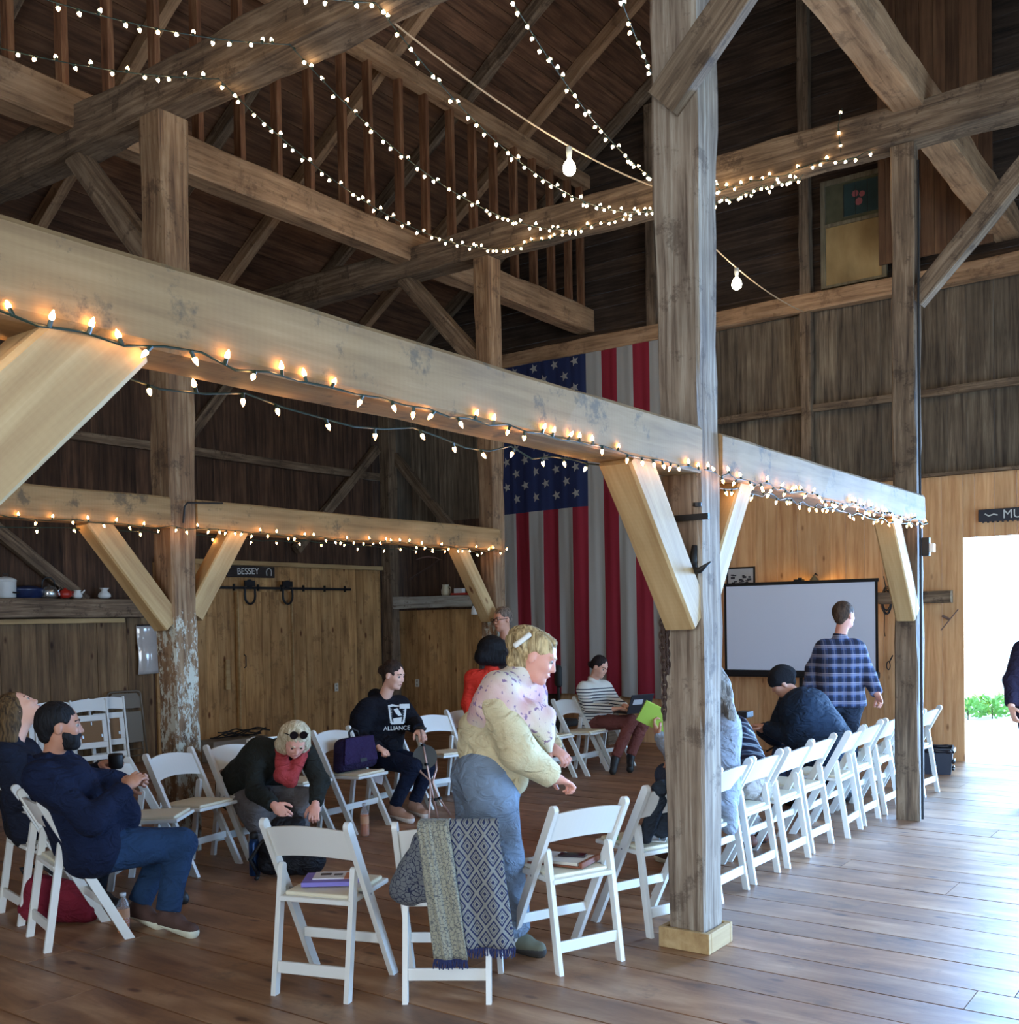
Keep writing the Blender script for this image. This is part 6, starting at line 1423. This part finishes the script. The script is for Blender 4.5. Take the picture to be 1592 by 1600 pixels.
def panel(name, y0, y1, zb, ztop, mat, off, front_drop, sway=0, flare=0, amp=.008, seed=0, parent=sh_r):
    """cloth strip hanging down behind the chair back, folded over the top and down in front"""
    n, k = 22, 34; vs = []; fs = []
    path = []
    for i in range(k + 1):
        t = i / k
        zt = ztop + .012
        if t < .7:
            z = zb + (zt - zb) * (t / .7); x = railx(.795) - .045 - off - (.012 if z < .6 else 0) - .0 * (zt - z); d = (zt - z)
        elif t < .8:
            a = (t - .7) / .1 * PI; x = railx(.795) - .022 - (.023 + off) * math.cos(a); z = zt + .018 * math.sin(a); d = 0
        else:
            z = zt - front_drop * (t - .8) / .2; x = railx(z) + .022; d = 0
        path.append((x, z, d))
    for x, z, d in path:
        for j in range(n + 1):
            u = j / n; w_ = 1 + flare * d; y = y0 + (y1 - y0) * u; yc = (y0 + y1) / 2; y = yc + (y - yc) * w_ + sway * d
            fold = amp * (.4 + 1.6 * min(1, d / .3)) * math.sin(u * 11 + seed + d * 2) + .003 * math.sin(u * 37 + d * 9)
            vs.append((x + fold - .002, y, z))
    for i in range(k):
        for j in range(n): q = i * (n + 1) + j; fs.append((q, q + 1, q + n + 2, q + n + 1))
    o = mesh_obj(name, vs, fs, mat, parent, None, True); md = o.modifiers.new('t', 'SOLIDIFY'); md.thickness = .006; md.offset = 0
    return o, vs[:n + 1]
def fringe(row, parent, seed):
    rnd = random.Random(seed); m = MB()
    for a, b in zip(row, row[1:]):
        for t in (0, .33, .66):
            p = Vector(a).lerp(Vector(b), t); e = p + Vector((rnd.uniform(-.01, .01), rnd.uniform(-.008, .008), -rnd.uniform(.03, .045))); m.tube([p, (p + e) / 2 + Vector((rnd.uniform(-.004, .004), rnd.uniform(-.004, .004), 0)), e], .003, 4)
    m.build('fringe', plain('navy_fringe', rgb(34, 42, 84), .9), parent)
MD = paisley('diamond_weave', NVY, GRY, 1, True); ML = paisley('paisley_light', LGT, rgb(96, 98, 98), 62); MDk = paisley('paisley_dark', rgb(104, 106, 108), rgb(30, 36, 62), 48)
o1, row1 = panel('diamond_panel', -.245, -.02, .275, .80, MD, .012, .10, sway=-.10, flare=.25, seed=1); fringe(row1, o1, 1)
o2, row2 = panel('paisley_panel', -.035, .105, .235, .80, ML, .040, .10, sway=-.12, flare=.1, amp=.004, seed=3); fringe(row2, o2, 2)
sdf_mesh('bunched_end', [cap((-.24, .10, .76), (-.23, .16, .60), .022, .05, .03), cap((-.23, .16, .60), (-.19, .19, .50), .055, .06, .03), cap((-.2, .15, .50), (-.2, .08, .52), .055, .05, .03), cap((-.24, .09, .66), (-.21, .08, .52), .05, .06, .03)], .009, MDk, sh_r, .010, 26)
# dark jacket over the fourth chair
C4 = (5.20, 2.86, 1.25)
jr = empty('dark_jacket', (C4[0] - .10 * math.sin(C4[2]), C4[1] + .10 * math.cos(C4[2]), 0), C4[2], 'dark jacket and frayed scarf draped over the chair against the nearest post', 'jacket')
jm = cloth('charcoal_jacket', rgb(40, 46, 54), .3, 90)
sdf_mesh('jacket_body', [cap((-.25, -.20, .80), (-.25, .02, .80), .045, .04, .03), cap((-.275, -.20, .78), (-.29, -.20, .55), .045, .05, .04), cap((-.28, -.12, .78), (-.285, -.12, .60), .04, .04, .04), cap((-.16, -.20, .74), (-.12, -.19, .56), .04, .05, .04), cap((-.19, -.02, .72), (-.12, .02, .52), .032, .045, .04), cap((-.17, -.10, .72), (-.12, -.10, .54), .035, .05, .04), cap((-.22, .02, .79), (-.20, -.02, .73), .03, .03, .03)], .009, jm, jr, .010, 28)
sdf_mesh('blue_fabric', [cap((-.26, -.20, .77), (-.27, -.19, .60), .055, .05, .03)], .010, cloth('navy_lining', rgb(28, 38, 70)), jr, .008, 26)
m = MB(); rnd = random.Random(5)
for k in range(22): a = Vector((-.10 + rnd.uniform(-.02, .02), -.13 + k * .003, .62 + rnd.uniform(-.05, .05))); m.tube([a, a + Vector((rnd.uniform(-.01, .02), rnd.uniform(-.02, .02), -.05)), a + Vector((rnd.uniform(-.02, .03), rnd.uniform(-.03, .03), -.10))], .003, 4)
m.build('frayed_fringe', plain('pale_blue_thread', rgb(110, 136, 150), .9), jr)
def chl(C_, lx, ly, lz): return chloc(C_[0], C_[1], C_[2], lx, ly, lz)
# purple messenger bag
C3 = (6.317, 6.208, -1.521)
br = empty('purple_bag', chl(C3, .0, .03, ST), C3[2] + PI / 2, 'purple messenger bag with a black handle leaning on a chair seat', 'bag')
T_ = Matrix.Rotation(math.radians(-14), 3, 'X')
m = MB(); m.box((0, 0, .145), (.44, .13, .28), bev=.04); m.v = [Vector((v.x * (1.06 - v.z * .75), v.y, v.z - .05 * abs(v.x) * (v.z > .2))) for v in m.v]; m.v = [T_ @ v + Vector((v.z * .18, 0, 0)) for v in m.v]; m.build('bag_body', cloth('purple_canvas', rgb(38, 28, 56), .3, 200), br, True)
m = MB(); m.box((0, -.070, .165), (.41, .014, .22), bev=.006); m.v = [Vector((v.x * (1.06 - v.z * .75), v.y, v.z - .05 * abs(v.x) * (v.z > .2))) for v in m.v]; m.v = [T_ @ v + Vector((v.z * .18, 0, 0)) for v in m.v]; fl = m.build('flap', cloth('purple_flap', rgb(50, 36, 70), .3, 200), br)
m = MB(); m.tube([(-.05, 0, .275), (-.045, .0, .32), (.0, 0, .345), (.06, 0, .32), (.06, 0, .275)], .010, 8); m.v = [T_ @ v + Vector((.33 * .18, 0, 0)) for v in m.v]; m.build('handle', BLACK, br, True)
m = MB(); m.box((.02, -.078, .07), (.08, .006, .03)); m.v = [T_ @ v + Vector((v.z * .18, 0, 0)) for v in m.v]; m.build('buckle', BLACK, fl)
# sheet of paper sliding off the next seat
m = MB(); pA = at(556, 1208, 9.15); n_ = 8
cor = [at(556, 1206, 9.2), at(601, 1200, 9.25), at(597, 1226, 9.05), at(575, 1219, 9.05)]
m.add([cor[0], cor[1], cor[2], cor[3]], [(0, 1, 2, 3)]); pp = m.build('paper_sheet', plain('bright_paper', rgb(222, 222, 226), .7)); md = pp.modifiers.new('t', 'SOLIDIFY'); md.thickness = .002
tag(pp, 'white sheet of paper hanging off the seat beside the purple bag', 'paper')
# bottles
def bottle(p, label, juice, lvl=.12, h_=.22):
    r = empty('drink_bottle', p, 0, label, 'bottle')
    gl, nt, b = nmat('clear_plastic'); b.inputs['Transmission Weight'].default_value = .85; b.inputs['Roughness'].default_value = .12; b.inputs['IOR'].default_value = 1.25; b.inputs['Base Color'].default_value = (.9, .93, .95, 1)
    m = MB(); m.lathe([(.030, 0), (.034, .008), (.034, h_ * .68), (.026, h_ * .80), (.014, h_ * .88), (.014, h_ * .94)], n=24); m.build('bottle_body', gl, r, True)
    m = MB(); m.lathe([(.028, .004), (.031, .010), (.031, lvl), (.0305, lvl + .001)], n=24); m.build('juice', juice, r, True)
    m = MB(); m.lathe([(.017, h_ * .92), (.018, h_), (.016, h_ * 1.005)], n=18); m.build('cap', plain('white_cap', rgb(200, 204, 206), .4), r, True)
    m = MB(); m.lathe([(.0347, h_ * .38), (.0347, h_ * .62)], n=24); m.f = m.f[:-2]; m.m = m.m[:-2]; m.build('label_band', plain('pale_label', rgb(206, 150, 110), .5), r, True)
OJ = plain('orange_juice', rgb(226, 128, 60), .4)
bottle(gp(193, 1440, 5.92, 0), 'half-empty bottle of orange drink on the floor by the brown shoes', OJ, .10)
bottle(gp(570, 1298, 8.45, 0), 'full bottle of orange drink on the floor before the purple bag', OJ, .17, .26)
r = empty('water_flask', gp(398, 1355, 7.2, 0), 0, 'tall dark blue flask standing beside the black backpack', 'flask')
m = MB(); m.lathe([(.034, 0), (.037, .01), (.037, .22), (.026, .25)], n=24); m.build('flask_body', plain('blue_metal', rgb(26, 58, 104), .3, .6), r, True)
m = MB(); m.lathe([(.026, .25), (.028, .255), (.028, .29), (.02, .295)], n=20); m.build('cap', BLACK, r, True)
# black backpack
pb = gp(452, 1358, 7.18, 0); r = empty('black_backpack', pb, 0, 'black backpack on the floor under the bending person\'s hands', 'bag')
bk = cloth('black_nylon', rgb(20, 20, 24), .3, 150, .2, .6)
sdf_mesh('pack_body', [cap(pb - R_ * .13 + Z * .09, pb + R_ * .15 + Z * .10, .085, .095, .05), cap(pb - R_ * .10 + Z * .20, pb + R_ * .10 + Z * .22, .09, .09, .06), cap(pb - R_ * .06 + Z * .33, pb + R_ * .06 + Z * .34, .065, .06, .06)], .010, bk, r, .008, 24, origin=pb, floor=.003)
m = MB(); m.tube([R_ * -.2 + Z * .02 - F_ * .05, R_ * -.25 + Z * .12 - F_ * .06, R_ * -.18 + Z * .22 - F_ * .05, R_ * -.1 + Z * .3], .014, 8); m.tube([R_ * -.2 + Z * .01 - F_ * .05, R_ * -.19 + Z * .012 - F_ * .14], .014, 8); m.build('strap', BLACK, r, True)
# dark red bag under the bearded man's chair
pb = gp(88, 1428, 6.15, 0); r = empty('red_bag', pb, 0, 'dark red bag on the floor under the chairs at left', 'bag')
sdf_mesh('bag_body', [cap(pb - R_ * .12 + Z * .09, pb + R_ * .18 + Z * .08, .09, .085, .05), cap(pb - R_ * .10 + Z * .20, pb + R_ * .10 + Z * .17, .08, .07, .06)], .011, cloth('wine_red', rgb(112, 30, 44), .3), r, .008, 20, origin=pb, floor=.003)
m = MB(); m.tube([R_ * -.16 + Z * .25, R_ * -.2 + Z * .31, R_ * -.08 + Z * .33, R_ * .0 + Z * .27], .010, 8); m.build('handle', BLACK, r, True)
# folding cane seat
top = at(657, 1140, 9.20); r = empty('cane_seat', gp(668, 1280, 9.0, 0), 0, 'folding walking-cane seat with three pale legs and a round black seat', 'cane'); o0 = r.location
brz = plain('pale_bronze_tube', rgb(196, 160, 146), .3, .5)
def tb(nm, pts, rr=.009, mt=brz):
    m = MB(); m.tube([Vector(p) - o0 for p in pts], rr, 8); m.build(nm, mt, r, True)
tb('shaft', [top, at(664, 1180, 9.15), at(674, 1232, 9.1), gp(684, 1272, 9.1, .01)])
tb('leg', [at(655, 1194, 9.12), at(657, 1206, 9.08), at(672, 1220, 9.06), at(672, 1248, 9.03), gp(670, 1290, 8.92, .01)])
tb('leg', [at(681, 1188, 9.2), at(682, 1202, 9.18), at(676, 1222, 9.12), at(685, 1246, 9.12), gp(704, 1272, 9.22, .01)])
m = MB(); c_ = at(664, 1183, 9.17) - o0; nn = (-F_ + Z * .25).normalized(); a1 = R_; a2 = nn.cross(a1)
m.add([c_ + nn * d + (a1 * math.cos(t * PI / 14) + a2 * math.sin(t * PI / 14)) * .105 for d in (.012, -.012) for t in range(28)], [tuple(range(28)), tuple(reversed(range(28, 56)))] + [(t, 28 + t, 28 + (t + 1) % 28, (t + 1) % 28) for t in range(28)]); m.build('seat', plain('black_teal_plastic', rgb(22, 32, 34), .35), r)
m = MB()
for q in ((661, 1164, 9.16), (666, 1194, 9.13), (672, 1249, 9.04), (680, 1249, 9.1), (687, 1247, 9.12)): m.box(at(*q) - o0, (.028, .028, .022))
m.build('clamps', BLACK, r)
tb('handle', [top + R_ * -.04 + Z * .01, top + Z * .018, top + R_ * .05 + Z * .005], .014, BLACK)
# laptop
r = empty('laptop', at(985, 1112, 11.62), 0, 'black laptop open on the lap of the person in the striped sweater', 'laptop')
rt = Matrix((R_ * .6 - F_ * .8, R_ * -.8 * -1 * .0 + (Z.cross(R_ * .6 - F_ * .8)), Z)).transposed()
m = MB(); m.box((0, 0, 0), (.24, .33, .018), rt, bev=.004); m.build('keyboard_base', BLACK, r)
m = MB(); m.box(rt @ Vector((.16, 0, .10)), (.008, .33, .22), rt @ Matrix.Rotation(math.radians(22), 3, 'Y'), bev=.002); m.build('display_lid', plain('lid_dark', rgb(34, 34, 42), .4), r)
m = MB(); m.box(rt @ Vector((.172, -.05, .12)), (.004, .14, .06), rt @ Matrix.Rotation(math.radians(22), 3, 'Y')); m.build('lid_stickers', plain('sticker_white', rgb(200, 204, 210), .5), r)
# green folder held at the nearest post
p = at(1028, 1122, 7.40); r = empty('green_folder', p, 0, 'lime green folder held up at the left edge of the nearest post', 'folder')
m = MB(); m.box((0, 0, 0), (.26, .02, .17), Matrix((R_ * .9 - Z * .44, F_ * .9 + Z * .3, (R_ * .9 - Z * .44).cross(F_ * .9 + Z * .3))).transposed(), bev=.003); m.build('folder_cover', plain('lime_card', rgb(150, 176, 66), .5), r)
# phone held by the hunched person, paper on seat
p = at(1163, 1116, 7.62); r = empty('tablet', p, 0, 'small dark device held beside the puffer jacket', 'device')
m = MB(); m.box((0, 0, 0), (.12, .09, .045), None, bev=.006); m.build('case', BLACK, r)
p = chl((8.66, 2.908, 1.574), .02, 0, ST); m = MB(); m.box(p + Vector((0, 0, .004)), (.27, .20, .008), Matrix.Rotation(.3, 3, 'Z')); tag(m.build('leaflet', plain('green_leaflet', rgb(170, 200, 170), .6, var=.3)), 'pale green leaflet on a row chair seat near the screen', 'paper')
# cup held by the person looking up
p = at(181, 1188, 6.40); r = empty('black_cup', p - Z * .05, 0, 'black cup held above the bearded man\'s arm', 'cup')
m = MB(); m.lathe([(.034, 0), (.042, .01), (.044, .08), (.040, .09)], n=22); m.build('cup_body', BLACK, r, True)
# office chair and dark bench by the flag
r = empty('office_chair', gp(868, 1200, 12.6, 0), 0, 'dark padded office chair standing before the flag', 'chair')
dk = plain('dark_upholstery', rgb(34, 36, 36), .7)
q = at(872, 1056, 12.6) - r.location
m = MB(); m.box(q, (.07, .32, .26), None, bev=.03); m.v = [q + Matrix.Rotation(-.9, 3, 'Z') @ (v - q) for v in m.v]; m.build('backrest', dk, r, True)
m = MB(); m.box((0, 0, .46), (.42, .42, .09), bev=.03); m.build('seat', dk, r, True)
m = MB(); m.tube([(q.x, q.y, .46), (q.x, q.y, q.z)], .018); m.build('back_stem', BLACK, r)
m = MB(); m.tube([(0, 0, .06), (0, 0, .44)], .025); m.build('column', BLACK, r)
for k in range(5): m = MB(); a = k * 2 * PI / 5; m.tube([(0, 0, .08), (.26 * math.cos(a), .26 * math.sin(a), .05)], .016); m.lathe([(.022, 0), (.026, .02), (.022, .045)], c=(.26 * math.cos(a), .26 * math.sin(a), 0), n=10); m.build('leg', BLACK, r)
bq = XZpt(895, 1130, XG - .35); r = empty('wooden_bench', (XG - .36, 8.2, 0), 0, 'plain dark wooden bench against the gable wall under the flag', 'bench')
m = MB(); m.box2((-.16, -1.1, .42), (.16, 1.1, .47), bev=.004); m.build('seat', OLD, r)
for y in (-.95, .95): m = MB(); m.box2((-.14, y - .03, 0), (.14, y + .03, .42)); m.build('leg', OLD, r)
m = MB(); m.box2((XG - .22, 5.95, .60), (XG - .18, 6.25, .98), bev=.01)
tag(m.build('red_plastic_sheet', plain('red_plastic', rgb(170, 40, 48), .35)), 'red plastic showing behind the right edge of the flag', 'object')
# amplifier case with cables by the left wall
pc_ = gp(366, 1172, 13.3, 0); r = empty('equipment_case', pc_, -.1, 'pale equipment case under black cables by the left wall', 'case')
m = MB(); m.box((0, 0, .14), (.80, .34, .27), bev=.012); m.build('case_body', plain('case_tan', rgb(118, 104, 88), .6), r)
m = MB(); m.box((0, -.175, .15), (.34, .01, .03)); m.build('handle', BLACK, r)
m = MB(); rnd = random.Random(9)
for k in range(6):
    a0 = rnd.uniform(-.25, -.1); pts = [(a0 - .05 + .72 * t + .02 * math.sin(t * 9 + k), -.1 + .04 * k, .28 + .05 + .05 * math.sin(t * PI * (1 + k % 2) + k) * .8) for t in [i / 12 for i in range(13)]]
    m.tube(pts, .009, 6)
tag(m.build('cable_heap', BLACK), None); cb = bpy.data.objects['cable_heap']; cb.location = pc_; tag(cb, 'heap of black cables lying on the pale equipment case', 'cable')
# plants outside
PL = [plain('leaf_green', rgb(96, 150, 60), .6, var=.3), plain('leaf_yellow_green', rgb(150, 176, 70), .6, var=.3)]
rnd = random.Random(12)
for i, (px, D) in enumerate(((1512, 17.0), (1530, 17.4), (1550, 17.1), (1570, 17.5))):
    p = gp(px, 1100, D, -.06); r = empty('leafy_shrub', p, 0, ['low green shrub outside touching the left door jamb', 'low green shrub outside, second from the door jamb', 'low yellow-green shrub outside in the middle of the doorway', 'low green shrub outside beside the dark sleeve'][i], 'shrub', 'shrubs outside the doorway')
    m = MB()
    for k in range(150):
        a = rnd.uniform(0, 2 * PI); ra = rnd.uniform(0, .26); z = rnd.uniform(.03, .34) * (1 - ra); b = Vector((ra * math.cos(a), ra * math.sin(a), z)); d = Vector((math.cos(a), math.sin(a), rnd.uniform(.2, 1.2))).normalized(); s_ = d.orthogonal().normalized() * rnd.uniform(.02, .035); L_ = rnd.uniform(.08, .16)
        m.add([b, b + d * L_ * .5 + s_, b + d * L_, b + d * L_ * .5 - s_], [(0, 1, 2, 3)], 0)
    m.build('foliage', PL[i % 2], r)
    m = MB(); m.tube([(0, 0, 0), (.01, 0, .12), (.0, .01, .2)], .008); m.build('stem', BARK, r)
